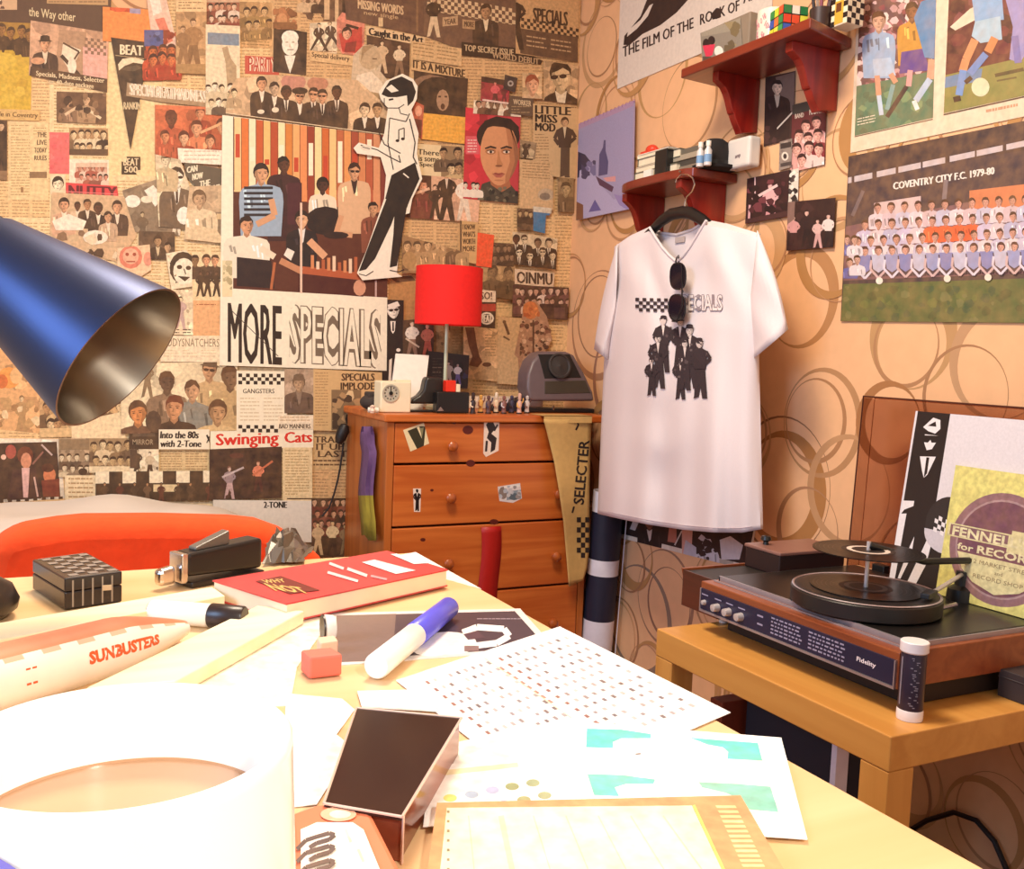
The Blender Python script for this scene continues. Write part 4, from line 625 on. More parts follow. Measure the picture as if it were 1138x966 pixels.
s.l([(445, 194), (451, 199)], 1.4, 0xfaf0dc); s.l([(396, 305), (404, 307), (412, 302)], 1, 0x33292a); s.l([(430, 301), (440, 303), (446, 300)], 1.2, 0x33292a)
for s, name, label, cat, group in CLIPS: s.build(name, label, cat, group, m=CRISP if name in ('large_poster', 'dancer_cutout', 'suited_man_strip', 'newspaper_headline', 'chart_card', 'portrait_poster') else PRINT)
# ------------------------------------------------------------------ posters on the right wall
CLIPS = []
GP = 'cuttings on the patterned wall'
s = clip('film_poster', 'white film poster with a black shoe above slanting black capitals', [(690, -20), (860, -74), (858, 26), (686, 99)], 0xe9dccf, 'poster', None, 'B')
s.p([(694, 40), (712, 18), (722, -8), (786, -30), (770, -6), (752, 14), (734, 28), (714, 38), (700, 50), (693, 50)], 0x2c1e20); s.p([(698, 34), (712, 22), (722, 6), (726, 4), (720, 18), (708, 32), (697, 41)], 0xe9dccf); s.p([(790, 16), (796, 9), (803, 10), (800, 20), (792, 22)], 0x2c1e20)
s.t('THE FILM OF THE', 692, 52, 771, 64, 0x2a1c1e, .02, -.42); s.t('ROCK OF', 778, 16, 822, 28, 0x2a1c1e, .02, -.38)
s.t('ARTS', 826, -8, 852, 4, 0x2a1c1e, .02, -.36)
s = clip('magazine_cutting', 'dark picture of a man with a walking stick under the upper shelf', [(851, 86), (884, 79), (882, 154), (849, 163)], 0x3a2424, 'cutting', GP, 'B'); s.p([(862, 86), (884, 80), (883, 125), (872, 120)], 0x7a6660); s.bust(864, 90, 15, 0xe8c8b0, 0x241617, 0x2a1a1c, 0xc8b8a8, None, 0, False, None, 3.4); s.l([(863, 144), (882, 124)], 1.6, 0xe0d4c8); s.blob(850, 140, 882, 160, 10, [0x4c3030, 0x28181a], .1, .25)
s = clip('magazine_cutting', 'magazine page of nine pink faces under a dark heading', [(881, 117), (919, 107), (917, 183), (879, 192)], 0x6a2c30, 'cutting', GP, 'B'); s.p([(881, 117), (919, 107), (919, 118), (881, 128)], 0x44403c); s.t('BAND', 884, 127, 894, 132, 0xe8d4c0, .02, -.2); s.t('MADNESS', 900, 122, 917, 128, 0xe8d4c0, .02, -.2)
for x, y in ((896, 134), (908, 130), (889, 145), (899, 148), (910, 144), (886, 160), (900, 158), (911, 160), (892, 172)): s.bust(x, y, 13, 0xf0b0a0, 0x3a1c1e, s.rnd.choice((0xe8a8a0, 0x8a3038, 0xf0d0c8)), L=1.5)
s = clip('photo_strip', 'narrow black and white strip below the magazine page of faces', [(877, 190), (889, 187), (888, 226), (876, 230)], 0xe8dccc, 'photo strip', GP, 'B'); s.blob(877, 189, 888, 228, 22, [0x2c2424, 0x4a4040, 0xf4ece0], .15, .4)
s = clip('photo_strip', 'small grey printed scrap to the left of the magazine page of faces', [(868, 158), (882, 154), (881, 186), (867, 190)], 0x9a8a80, 'photo strip', GP, 'B'); s.r(869, 160, 881, 166, 0x3a3030, -.2); s.e(874, 174, 4, 5, 0xe8dccc); s.e(874, 174, 2, 3, 0x3a3030); s.r(869, 182, 881, 186, 0x4a4040, -.2)
s = clip('concert_photo', 'dark concert photo with pink lit guitarist beside the hanger', [(832, 199), (879, 189), (877, 241), (830, 249)], 0x36181e, 'cutting', GP, 'B'); s.fig(858, 204, 46, 0xf0c0bc, 0x6a3038, 0xf0b8b8, 0xe0a0a4); s.l([(838, 222), (866, 206)], 3, 0xf4d0cc); s.l([(835, 228), (834, 246)], 2.4, 0xe8b0b4); s.l([(841, 196), (841, 216)], 1.4, 0xe8c0c0); s.blob(832, 200, 877, 246, 16, [0x562830, 0x241016, 0x7a3c44], .06, .16); s.r(830, 244, 878, 250, 0x4a2a2c, -.2)
s = clip('band_photo', 'dark stage photo of a dancing group lowest right of the shirt', [(878, 225), (931, 220), (928, 275), (876, 279)], 0x341a1c, 'cutting', GP, 'B'); [s.fig(x, y, h, 0xe8b8a8, 0x2a1416, c, l) for x, y, h, c, l in ((884, 240, 38, 0xd89c98, 0x3a1c20), (899, 234, 42, 0x2e1a1e, 0x241418), (911, 244, 32, 0xe0b8b0, 0xd8a8a4), (923, 238, 38, 0xf0dcd4, 0x20141a))]; s.p([(878, 225), (886, 224), (885, 244), (877, 250)], 0x8a6a60)
s = clip('football_poster', 'white football poster with two colour match pictures side by side', [(957, -70), (1250, -138), (1250, 106), (945, 170)], 0xefdac0, 'poster', None, 'B')
def grab(s, quad, col):
    s.p(quad, col); s.q0 = s.q; s.q = quad
def rel(s): s.q = s.q0
A1 = [(957, -30), (1042, -50), (1037, 131), (950, 151)]
grab(s, A1, 0x6a4a50); s.blob(950, -30, 1042, 96, 260, [0xc89ca0, 0x8a4450, 0xe8c4c4, 0x5c2c38, 0xa86c78, 0xf0d8d0], .03, .055); s.p([(951, 96), (1042, 78), (1037, 132), (950, 152)], 0x4f7a60); s.blob(951, 96, 1036, 148, 20, [0x5a866a, 0x446c56, 0x7a9a70], .08, .2)
s.bust(977, 14, 20, 0xd8a890, 0x4a2820, 0x9ab4d4, L=2.7, wide=.95); s.p([(970, 66), (990, 64), (996, 84), (972, 86)], 0xb4c8e0); s.l([(975, 84), (977, 106)], 6, 0xd89c80); s.l([(977, 106), (980, 128)], 5, 0xc0d4e8); s.l([(990, 82), (996, 92)], 6, 0xd89c80); s.l([(993, 94), (986, 122)], 5, 0x7ca8a8)
s.bust(1014, 4, 19, 0x8a5a40, 0x2c1a18, 0xcc9440, L=2.7, wide=.9); s.p([(1002, 58), (1026, 54), (1034, 78), (1000, 82)], 0x5c4490); s.l([(1012, 78), (1010, 96)], 6, 0xe8a0a0); s.l([(1008, 96), (986, 130)], 5, 0x2c2a34)
s.p([(1016, 20), (1024, 2), (1044, -6), (1042, 66), (1028, 64)], 0x5a8cba); s.l([(1036, 66), (1034, 88)], 8, 0xd8a488); s.l([(1034, 88), (1018, 112)], 7, 0xb8cce4); s.l([(1016, 112), (1020, 122)], 5, 0xf0f0f0); s.ln(953, 132, 974, 142, 0xe8e0c8, 1, sl=-.22); rel(s)
A2 = [(1057, -54), (1240, -92), (1240, 84), (1049, 126)]
grab(s, A2, 0x6a5c44); s.p([(1057, -54), (1240, -92), (1240, 40), (1050, 84)], 0x561e2c); s.blob(1052, -40, 1180, 60, 50, [0x6a2a34, 0x401824, 0x7a4048], .06, .14); s.p([(1049, 84), (1240, 40), (1240, 90), (1049, 128)], 0x86884c); s.p([(1050, 86), (1092, 76), (1090, 90), (1050, 98)], 0x6088b0)
s.p([(1056, 30), (1078, 10), (1090, 4), (1096, 16), (1062, 34)], 0xe8d8c0); s.p([(1078, -20), (1112, -26), (1116, 22), (1084, 26)], 0x88b0d8); s.p([(1084, 24), (1112, 18), (1114, 44), (1090, 48), (1080, 40)], 0xa8c8dc); s.l([(1084, 44), (1074, 66), (1070, 80)], 9, 0xdc9468); s.l([(1106, 42), (1098, 58)], 9, 0xd08858); s.l([(1071, 78), (1066, 106)], 8, 0x6a98d4); s.l([(1096, 60), (1078, 82)], 8, 0x6a90cc); s.l([(1060, 111), (1068, 109)], 6, 0x241c20); s.l([(1073, 92), (1080, 86)], 5, 0x241c20)
s.e(1090, 97, 10, 10.5, 0xdcdcb8, 18); s.p([(1118, 0), (1150, -8), (1152, 40), (1134, 70), (1122, 66), (1126, 30)], 0x9a94c8); s.l([(1128, 40), (1132, 70)], 8, 0x7c78b4); s.l([(1106, 84), (1138, 77)], 4, 0x44442c); s.l([(1108, 90), (1130, 86)], 2, 0x5a5838); rel(s)
s.ln(1096, 122, 1132, 128, 0xc8987c, 1, sl=-.2, th=3, pitch=9); s.l([(950, 152), (1037, 132.5)], 1, 0x6a5a4c); s.l([(1049, 127.5), (1240, 85)], 1.4, 0x4a3c34)
s = clip('team_poster', 'large team photograph poster with dark stand and green pitch', [(944, 174), (1250, 112), (1250, 360), (935, 357)], 0x3a3440, 'poster', None, 'B')
s.p([(944, 174), (1250, 112), (1250, 156), (942, 214)], 0x2c2634); s.p([(942, 198), (1250, 150), (1250, 200), (940, 244)], 0x38303e)
for x0, x1 in ((943, 947), (950, 970), (975, 996), (999, 1024), (1026, 1051), (1056, 1084), (1086, 1115), (1119, 1147), (1150, 1180)): s.p([(x0, 197.5-.21*(x0-943)), (x1, 197.5-.21*(x1-943)), (x1, 204-.21*(x1-943)), (x0, 204-.21*(x0-943))], 0xcabfc4)
s.t('COVENTRY CITY F.C. 1979-80', 993, 203, 1106, 211, 0xf4ece4, .035, -.155)
s.p([(940, 252), (1250, 190), (1250, 300), (938, 312)], 0x7c5860); s.p([(972, 226), (1024, 218), (1024, 250), (972, 250)], 0xdcc0c0); s.p([(1078, 212), (1250, 192), (1250, 236), (1078, 232)], 0xd88058); s.l([(960, 212), (948, 240)], 4, 0x6a6068); s.l([(1052, 200), (1050, 222)], 5, 0x7a7078)
s.p([(938, 316), (1250, 306), (1250, 361), (935, 357)], 0x55683a); s.blob(937, 318, 1150, 357, 60, [0x62743c, 0x485a34, 0x70784a, 0x3f5c3c], .06, .16)
for row, (y, n, c) in enumerate(((222, 13, (0xe8d4dc, 0xd8c0c8, 0xc8c4dc)), (240, 14, (0xd0c4e0, 0xe0d0d8, 0xb8b8d8)), (258, 15, (0xe8d8dc, 0xd0c8e0)))):
    for i in range(n):
        x = (976, 962, 954)[row]+i*(15, 15, 14.4)[row]; yy = y+6-(x-950)*.055; oc = row == 1 and 1024 < x < 1084
        s.bust(x, yy, 10, 0xd09888, 0x3a1f22, 0xf06038 if oc else c[i % len(c)], L=1.9, wide=1.05)
for i in range(14):
    x = 962+i*15.2; y = 276-(x-950)*.03; s.p([(x-9, y+10), (x+9, y+10), (x+7, y+32), (x-7, y+32)], 0x3c3448); s.p([(x-8, y+8), (x+8, y+8), (x+6, y+24), (x, y+28), (x-6, y+24)], (0x8088c0, 0xc4c4dc, 0x9aa0cc)[i % 3]); s.l([(x-8, y+14), (x-9, y+24), (x, y+34), (x+9, y+24), (x+8, y+14)], 2.6, (0xe4dcec, 0xd8b8b8)[i % 2]); s.head(x, y+4, 10, 0xd8a090, 0x44242a)
    if i in (1, 6, 9): s.e(x+1, y+37, 4, 4, 0xf4ecdc)
s.crowd(938, 262, 956, 310, 2, 2, (0xd8a898,), (0x5c64a8, 0xe8e0e8)); s.l([(944, 174), (935, 357)], 1, 0x5a5048)
s = clip('photo_strip', 'wide dark photograph with white border low behind the hanging shirt', [(690, 560), (840, 588), (832, 634), (686, 597)], 0xeadccb, 'photo', None, 'B'); s.p([(690, 560), (838, 588), (830, 628), (686, 592)], 0x2a1c1e); s.bust(722, 574, 14, 0x8a5a48, 0x1c1214, 0x241a1c, 0xd8ccc8, L=2.2); s.p([(705, 575), (712, 576), (706, 590), (700, 588)], 0xd8d4dc); s.p([(744, 584), (752, 586), (752, 604), (742, 602)], 0xc07c6c); s.p([(758, 584), (770, 588), (768, 624), (758, 622)], 0xe0a898); s.p([(762, 600), (776, 610), (778, 626), (758, 624)], 0xc8c4d0); s.bust(786, 596, 14, 0xd8d0d4, 0x2c1c20, 0xd8d4dc, L=2); s.p([(800, 600), (812, 596), (826, 606), (822, 622), (802, 622)], 0xddd6da); s.blob(774, 594, 800, 624, 12, [0x2c2024, 0xd0ccd4], .08, .2); s.l([(750, 606), (758, 590)], 1.5, 0xd8d0cc)
for s, name, label, cat, group in CLIPS: s.build(name, label, cat, group, m=AGED if name in ('football_poster', 'team_poster') else CRISP)
# ------------------------------------------------------------------ shelves on the right wall
REDW = wood('red_stained_wood', 0x6c2014, 0x84301c, 'Y', 5, .32, .35); REDB = wood('red_stained_bracket', 0x7c160e, 0x981f12, 'Z', 5, .32, .35)
def bracket(parent, y, t, zt, dep, hgt):
    x = WB; prof = [(0, 0), (-dep, 0), (-dep, -.02)]
    for i in range(1, 9): a = i/8; prof.append((-dep+dep*.42*a+.012*sin(pi*a), -.02-hgt*.55*(a**.8)+.01*sin(2*pi*a)))
    for i in range(1, 9): a = i/8; prof.append((-dep*.58+dep*.2*sin(a*pi/2)-.006*sin(pi*a), -.02-hgt*.55-hgt*.35*a))
    for i in range(1, 6): a = i/5; prof.append((-dep*.38+dep*.38*a, -.02-hgt*.9-(hgt*.1-.02)*sin(a*pi/2)))
    MB().extr([(x-.0005+p[0], y, zt+p[1]) for p in prof], (0, t, 0)).build('bracket', REDB, parent, .002)
def shelf(label, y0, y1, zt, dep, brs, bh, curve, eb):
    t = thing('wall_shelf', label, 'shelf', (WB-.001, (y0+y1)/2, zt-.022))
    n = 14; pts = []
    for i in range(n+1):
        a = i/n; y = y0+(y1-y0)*a; c = curve*(1-abs(2*a-1)**4); pts.append((WB-.0005-(dep-curve)-c, y, zt-.022))
    pts = [(WB-.0005, y0+eb, zt-.022)]+pts+[(WB-.0005, y1+.014, zt-.022)]
    MB().extr(pts, (0, 0, .022)).build('board', REDW, t, .003)
    for y, dp in brs: bracket(t, y, .022, zt-.022, dp, bh)
    return t
US = atx(901, 23, 1.42); LS = atx(763, 179, 1.43)
UZ, LZ = 1.64, 1.405
UY0, UY1 = US.y, atx(757, 79, 1.42).y
shelf('upper red stained shelf with curved brackets beside the film poster', UY0, UY1, UZ, .16, [(UY0+.075, .135), (UY1-.10, .125)], .125, 0, .045)
LY0, LY1 = LS.y-.01, atx(683, 199, 1.42).y
shelf('lower red stained shelf with curved brackets above the coat hanger', LY0, LY1, LZ, .155, [(LY0+.04, .14), (LY1-.01, .125)], .135, .02, .0)
# things on the upper shelf
def px_w(px, D): return px*D/F
def up(px, X, Z=UZ): p = atx(px, 40, X); return p.y
x0 = 1.455
p0, p1 = atx(780, 60, x0), atx(832, 48, x0)
t = thing('picture_block', 'grey picture block with a pink and black blot at the left of upper shelf', 'picture', (x0+.03, (p0.y+p1.y)/2, UZ))
MB().box((x0, p1.y, UZ+.0005), (x0+.05, p0.y, UZ+.085)).build('block', mat('grey_block', 0x8a7a68, .6), t, .003)
s = Sheet([(780, 16), (824, 8), (826, 56), (782, 64)], 0x8c8478, 'sp'); s.r(781, 17, 824, 30, 0x9c9484, -.2); s.blob(806, 12, 824, 54, 14, [0x7a6c50, 0x9a8a68, 0x685c48], .15, .4); s.e(786, 38, 4, 6, 0x2a2024); s.e(792, 34, 4, 5, 0x2a2024); s.p([(782, 40), (796, 38), (793, 50), (786, 54)], 0xd83a58); s.e(800, 46, 5, 6, 0xf0e8dc); s.p([(782, 52), (792, 52), (790, 62), (783, 64)], 0x5a4c44)
s.build('picture', None, parent=t, m=GLOSS, fn=lambda a, b, o: Vector((x0-.0012-o, atx(a, b, x0).y, UZ+.002+max(0, min(.082, atx(a, b, x0).z-atx(780, 64, x0).z+.0)))))
p0, p1 = atx(830, 48, 1.46), atx(856, 40, 1.46)
t = thing('mug', 'white mug with a pink line pattern on the upper shelf', 'mug', (1.50, (p0.y+p1.y)/2, UZ))
c = Vector((1.50, (p0.y+p1.y)/2, UZ)); r = .036
MB().lathe([(0, .0005), (r*.9, .0005), (r, .006), (r, .082), (r-.003, .084), (r-.004, .08), (r-.004, .008), (0, .008)], c, (0, 0, 1)).build('mug_body', mat('white_china', 0xf2e6d2, .25, noise=.02), t, 0, True)
MB().tube([c+Vector((.012, -r*.95, .07)), c+Vector((.012, -r-.018, .066)), c+Vector((.012, -r-.024, .045)), c+Vector((.012, -r-.016, .024)), c+Vector((.012, -r*.95, .018))], .005).build('handle', mat('white_china', 0xf2e6d2, .25), t, 0, True)
m_ = MB(); rn = random.Random(3)
for k in range(16):
    a0 = pi+rn.uniform(-.7, .7); z = rn.uniform(.02, .07); pts = []
    for i in range(7): a = a0+.08*cos(i*1.05+k); pts.append(c+Vector((cos(a)*(r+.0004), sin(a)*(r+.0004), z+.006*sin(i*1.05)))) 
    m_.tube(pts, .0007, 5)
m_.build('pattern', mat('pink_ink', 0xd08890, .5), t)
# puzzle cube
pc = atx(872, 34, 1.46); cs = .058
t = thing('puzzle_cube', 'colourful twisting puzzle cube on the upper shelf', 'toy', (1.47, pc.y, UZ)); o = Vector((1.47, pc.y, UZ+.0005)); Rm = Matrix.Rotation(radians(-14), 3, 'Z')
b = MB(); b.M = Matrix.Translation(o) @ Rm.to_4x4(); b.box((-cs/2, -cs/2, 0), (cs/2, cs/2, cs)); b.build('cube_core', mat('black_plastic', 0x1c1a1a, .35), t, .002)
fc = [0x2f8a4a, 0xc8d83c, 0xe05a34, 0x3a5ab0, 0xf07a40, 0x2f8a4a, 0xd8d840, 0xe8e04c, 0x3aa05a]; sc2 = [0x2a7a44, 0xe8e0d0, 0x2a7a44, 0xd8442c, 0xe05030, 0xe8e04c, 0x3a5ab0, 0xf07a40, 0xe8e0d0]
for face, cols in ((0, fc), (1, sc2)):
    for i in range(9):
        u, v = i % 3, i//3; g = cs/3; q = MB(); q.M = b.M; e = .0012
        if face == 0: q.box((-cs/2-.0008, cs/2-(u+1)*g+e, cs-(v+1)*g+e), (-cs/2+.0002, cs/2-u*g-e, cs-v*g-e))
        else: q.box((-cs/2+u*g+e, -cs/2-.0008, cs-(v+1)*g+e), (-cs/2+(u+1)*g-e, -cs/2+.0002, cs-v*g-e))
        q.build('square', mat('sq_%06x' % cols[i], cols[i], .3), t)
# pen pot
pp = atx(902, 24, 1.47); c = Vector((1.50, pp.y+.005, UZ+.0005))
t = thing('pen_pot', 'dark pen pot holding pens between puzzle cube and chequered tin', 'pen pot', c)
MB().lathe([(0, 0), (.022, 0), (.024, .045), (.022, .045), (.02, .004), (0, .004)], c, (0, 0, 1)).build('pot', mat('dark_pot', 0x3a2622, .4), t, 0, True)
for i in range(5):
    a = i*1.3; b0 = c+Vector((.01*cos(a), .01*sin(a), .006)); b1 = c+Vector((.026*cos(a), .026*sin(a), .105+.006*(i % 3)))
    o = MB().cyl(b0, b1, .0035, 10).build('pen', mat('pen_%d' % i, (0x6a3a4c, 0xe0d0c8, 0x2a2024, 0x8a4a58, 0x443038)[i], .4), None, 0, True)
    props(o, ('plum pen leaning to the right in the pot on the upper shelf', 'white pen standing in the pot on the upper shelf', 'black pen leaning to the left in the pot on the upper shelf', 'dusty pink pen at the back of the pot on the upper shelf', 'dark brown pen at the front of the pot on the upper shelf')[i], 'pen', 'pens in the pot on the upper shelf')
# chequered tin
q0 = atx(931, 26, 1.50); t = thing('tin', 'black and cream chequered tin at the right end of upper shelf', 'tin', (1.535, q0.y, UZ)); w = .046; hh = .08; cx = 1.525; cy = q0.y
MB().box((cx-w/2, cy-w/2, UZ+.0005), (cx+w/2, cy+w/2, UZ+hh)).build('tin_body', mat('cream_tin', 0xf0e0c0, .4), t, .002)
g = MB()
for i in range(4):
    for j in range(7):
        if (i+j) % 2 == 0:
            a, b_ = cy+w/2-(i+1)*w/4, cy+w/2-i*w/4; z0, z1 = UZ+.001+j*hh/7, UZ+.001+(j+1)*hh/7-.001
            if not (i in (1, 2) and j < 5): g.box((cx-w/2-.0005, a, z0), (cx-w/2+.0002, b_, z1))
            g.box((cx-w/2+i*w/4, cy-w/2-.0005, z0), (cx-w/2+(i+1)*w/4, cy-w/2+.0002, z1))
g.build('checks', mat('black_ink', 0x241a18, .4), t)
MB().box((cx-w/2-.0008, cy-w/4, UZ+.004), (cx-w/2, cy+w/4, UZ+.05)).build('label', mat('amber_label', 0xd8a83c, .4), t); MB().box((cx-w/2-.0012, cy-.006, UZ+.028), (cx-w/2-.0006, cy+.008, UZ+.046)).build('emblem', mat('brown_ink', 0x6a3a1c, .4), t)
# lower shelf things
def shbox(name, label, cat, px0, px1, X, d, z0, z1, m, bev=.0015, off=0., parent=None):
    a, b = atx(px0, 170, X).y, atx(px1, 170, X).y
    return props(MB().box((X, b, z0), (X+d, a, z1)).build(name, m, parent, bev), label, cat)
ZZ = LZ+.0005
books = [(0x6c6a58, .026, 706, 752, 'olive green book at the bottom of the stack on the lower shelf'), (0xd8c8b0, .015, 706, 744, 'cream paperback second from the bottom of the stack on lower shelf'), (0x5a5c50, .022, 706, 752, 'dark grey green book in the middle of the stack on lower shelf'), (0xeadfd0, .013, 704, 738, 'white book topmost of the stack on the lower shelf')]
z = ZZ
for i, (c, h, a, b, lab) in enumerate(books):
    ya, yb = atx(a, 170, 1.455).y, atx(b, 170, 1.455).y
    t = thing('book', lab, 'book', (1.49, (ya+yb)/2, z), 'stacked books on the lower shelf')
    MB().box((1.456+.004*i, yb, z), (1.545, ya, z+.002)).box((1.456+.004*i, yb, z+h-.0025), (1.545, ya, z+h-.0005)).box((1.456+.004*i, ya-.002, z), (1.545, ya, z+h-.0005)).build('cover', mat('cover_%06x' % c, c, .5), t)
    MB().box((1.458+.004*i, yb+.002, z+.002), (1.543, ya-.002, z+h-.0025)).build('pages', mat('pages', 0xe8dcc0, .8), t); z += h
t = props(MB().ball((1.50, atx(726, 138, 1.5).y, z+.014), (.016, .02, .014)).box((1.485, atx(735, 138, 1.5).y, z), (1.515, atx(718, 138, 1.5).y, z+.012)).build('red_ornament', mat('red_glaze', 0xe0442c, .35, noise=.15), None, .002, True), 'small bright red ornament on top of the book stack', 'ornament')
cas = [(0x8a7c6c, .016), (0x4a4640, .015), (0xa89c88, .014), (0x6a6458, .014)]; z = ZZ; ya, yb = atx(743, 170, 1.465).y, atx(777, 170, 1.465).y
for i, (c, h) in enumerate(cas):
    o = MB().box((1.466+.003*(i % 2), yb, z), (1.55, ya-.002*i, z+h-.0005)); z += h
    props(o.build('cassette_case', mat('case_%06x' % c, c, .4), None, .001), ('grey brown flat case at the bottom of the middle pile on lower shelf', 'dark flat case second in the middle pile on lower shelf', 'pale flat case third in the middle pile on lower shelf', 'grey flat case topmost of the middle pile on lower shelf')[i], 'case', 'flat cases on the lower shelf')
shbox('upright_case', 'upright black case between the book stack and flat cases', 'case', 728, 741, 1.445, .03, ZZ, ZZ+.064, mat('black_plastic', 0x1c1a1a, .35))
shbox('small_card', 'small folded white card at the front of the lower shelf', 'card', 716, 724, 1.437, .01, ZZ, ZZ+.02, mat('white_card', 0xf0e8dc, .6))
for i, px in enumerate((777, 784)):
    q = atx(px, 170, 1.452); c = Vector((1.456+.004*i, q.y, ZZ)); t = thing('small_bottle', ('white capped clear bottle with blue label, left of the pair on lower shelf', 'white capped clear bottle with blue label, right of the pair on lower shelf')[i], 'bottle', c, 'small bottles on the lower shelf')
    MB().lathe([(0, 0), (.0085, 0), (.009, .003), (.009, .036), (.005, .042), (.005, .046), (0, .046)], c, (0, 0, 1), 16).build('bottle_body', mat('pale_bottle', 0xd8d4d4, .25), t, 0, True)
    MB().lathe([(.0093, .008), (.0093, .026)], c, (0, 0, 1), 16).build('label', mat('blue_label', 0x7aa0c8, .4), t); MB().cyl(c+Vector((0, 0, .046)), c+Vector((0, 0, .058)), .0062, 14).build('cap', mat('white_card', 0xf0e8dc, .6), t, 0, True)
hx = atx(790, 150, 1.50)
t = thing('hat', 'black bowler style hat at the back of the lower shelf', 'hat', (1.52, hx.y, ZZ))
MB().lathe([(0, .078), (.02, .076), (.034, .066), (.039, .045), (.039, .012), (.052, .006), (.056, .01), (.054, .003), (.038, .0), (0, 0)], (1.518, hx.y+.004, ZZ), (0, 0, 1), 28).build('hat_body', mat('black_felt', 0x1f1a1a, .9), t, 0, True)
MB().lathe([(.0397, .013), (.0397, .022)], (1.518, hx.y+.004, ZZ), (0, 0, 1), 28).build('hat_band', mat('black_ribbon', 0x0e0c0c, .4), t)
q0, q1 = atx(806, 182, 1.535).y, atx(834, 176, 1.535).y
t = thing('gadget_box', 'white rounded box with small grey lettering at the right end of lower shelf', 'box', (1.55, (q0+q1)/2, LZ))
MB().box((1.532, q1+.003, ZZ), (1.57, q0-.006, ZZ+.072)).build('box_body', mat('white_plastic', 0xe4dbd2, .35, noise=.02), t, .008, segs=3)
s = Sheet([(815, 165), (826, 165), (826, 171), (815, 171)], 0xe4dbd2, 'gb'); s.t('amp', 815, 165, 827, 171, 0x6a6070, .03, -.1)
yc = (q0+q1)/2
s.build('lettering', None, parent=t, nosheet=True, fn=lambda a, b, o: Vector((1.5318-o, yc+.006-(a-815)*.0016, ZZ+.03-(b-165)*.0016)))
# calendar at the left end
C0, C1, C2, C3 = atx(644, 140, 1.545), atx(707, 110, 1.545), atx(703, 182, 1.545), atx(642, 245, 1.545)
t = thing('wall_calendar', 'lilac calendar with a tower and white robed figure left of lower shelf', 'calendar', (1.56, C0.y, C3.z))
s = Sheet([(645, 138), (706, 112), (704, 232), (642, 245)], 0xa8a0c4, 'cal')
s.p([(645, 136), (706, 110), (706, 118), (645, 144)], 0xb898b8); s.p([(642, 168), (652, 172), (660, 182), (658, 196), (642, 198)], 0x3a3450); s.p([(646, 190), (656, 184), (668, 204), (684, 222), (704, 218), (704, 236), (642, 246)], 0xb8b0d4); s.p([(667, 196), (668, 172), (672, 164), (673, 156), (675, 156), (675, 168), (678, 180), (677, 194)], 0x5a5480); s.p([(656, 236), (663, 222), (670, 234)], 0x6860a0); s.p([(642, 224), (650, 228), (650, 246), (642, 246)], 0x8a5c44); s.p([(664, 196), (684, 208), (682, 214), (668, 206)], 0x5a3c58); s.p([(672, 198), (686, 196), (686, 202), (676, 202)], 0xe0a0a0); s.p([(684, 216), (702, 220), (700, 234), (690, 228)], 0x9a8cc0); s.blob(648, 176, 664, 200, 8, [0x4c4468, 0x7a74a0], .15, .4)
s.build('printed_page', None, parent=t, m=GLOSS, thick=.006, fn=lambda a, b, o: atx(a, b, 1.565)-Vector((o, 0, 0)))
g = MB()
for k in range(15):
    a = k/14; px, py = 646+59*a, 138-26*a; c = atx(px, py, 1.561); g.tube([c+Vector((.003*cos(i*pi/4)-.001, .0, .0045*sin(i*pi/4))) for i in range(9)], .0007, 5)
g.build('wire_binding', mat('pink_wire', 0xb07aa0, .4), t)
# ------------------------------------------------------------------ shirt on its hanger
XF = 1.40
def interp(pts, x):
    for (a, b), (c, d) in zip(pts[:-1], pts[1:]):
        if x <= c: return b+(d-b)*(x-a)/(c-a)
    return pts[-1][1]
TOPF = [(683, 274), (700, 262), (722, 252), (728, 262), (736, 274), (744, 283), (752, 290), (760, 283), (768, 272), (777, 257), (785, 244), (810, 249), (845, 260)]
TOPB = [(683, 274), (700, 262), (722, 252), (735, 258), (752, 260), (770, 254), (785, 244), (810, 249), (845, 260)]
BOT = [(664, 571), (690, 577), (720, 583), (760, 589), (795, 592), (825, 592), (848, 588)]
def edges(t):
    l = interp([(0, 683), (.1, 681), (.3, 673), (.6, 669), (1, 664)], t); r = interp([(0, 845), (.1, 843), (.35, 843), (.6, 845), (1, 848)], t); return l, r
def shirt_x(px, py, s, t, back=False):
    bulge = .045*max(0, 1-(2*s-1)**2)**.5*(.55+.45*min(1, t*3))
    wr = .011*sin(s*13+t*2.2)*t+.006*sin(s*31+1.5*t+.8)*t**.7*(.4+.6*t)+.0035*sin(s*7-t*9)+.007*sin((s-.1)*20-t*15)*max(0, 1-abs(t-.14)*6)+.005*sin(s*5+t*22)*max(0, 1-abs(t-.72)*4)*max(0, 1-abs(s-.35)*3.5)
    return (XF+.06+.01*sin(s*9)*t) if back else XF+.035-bulge+wr
def panel(top, back):
    n, m = 64, 60; vs = []; fs = []
    for j in range(m+1):
        t = j/m; 
        for i in range(n+1):
            s_ = i/n; l0, r0 = 683, 845; x0_ = l0+(r0-l0)*s_; yt = interp(top, x0_); l1, r1 = 664, 848; yb = interp(BOT, l1+(r1-l1)*s_)
            l, r = edges(t); px = l+(r-l)*s_; py = yt+(yb-yt)*t
            X = shirt_x(px, py, s_, t, back)
            if i in (0, n): X = XF+.042
            if j == 0 and (s_ < .24 or s_ > .63): X = XF+.036
            vs.append(atx(px, py, X))
    for j in range(m):
        for i in range(n): a = j*(n+1)+i; fs.append((a, a+1, a+n+2, a+n+1))
    return vs, fs
SHM = mat('white_cotton', 0xe4d8da, .9, noise=.015, scale=300, bump=.06)
tee = thing('t_shirt', 'white printed t-shirt hanging on the black coat hanger below the lower shelf', 't-shirt', atx(755, 590, XF))
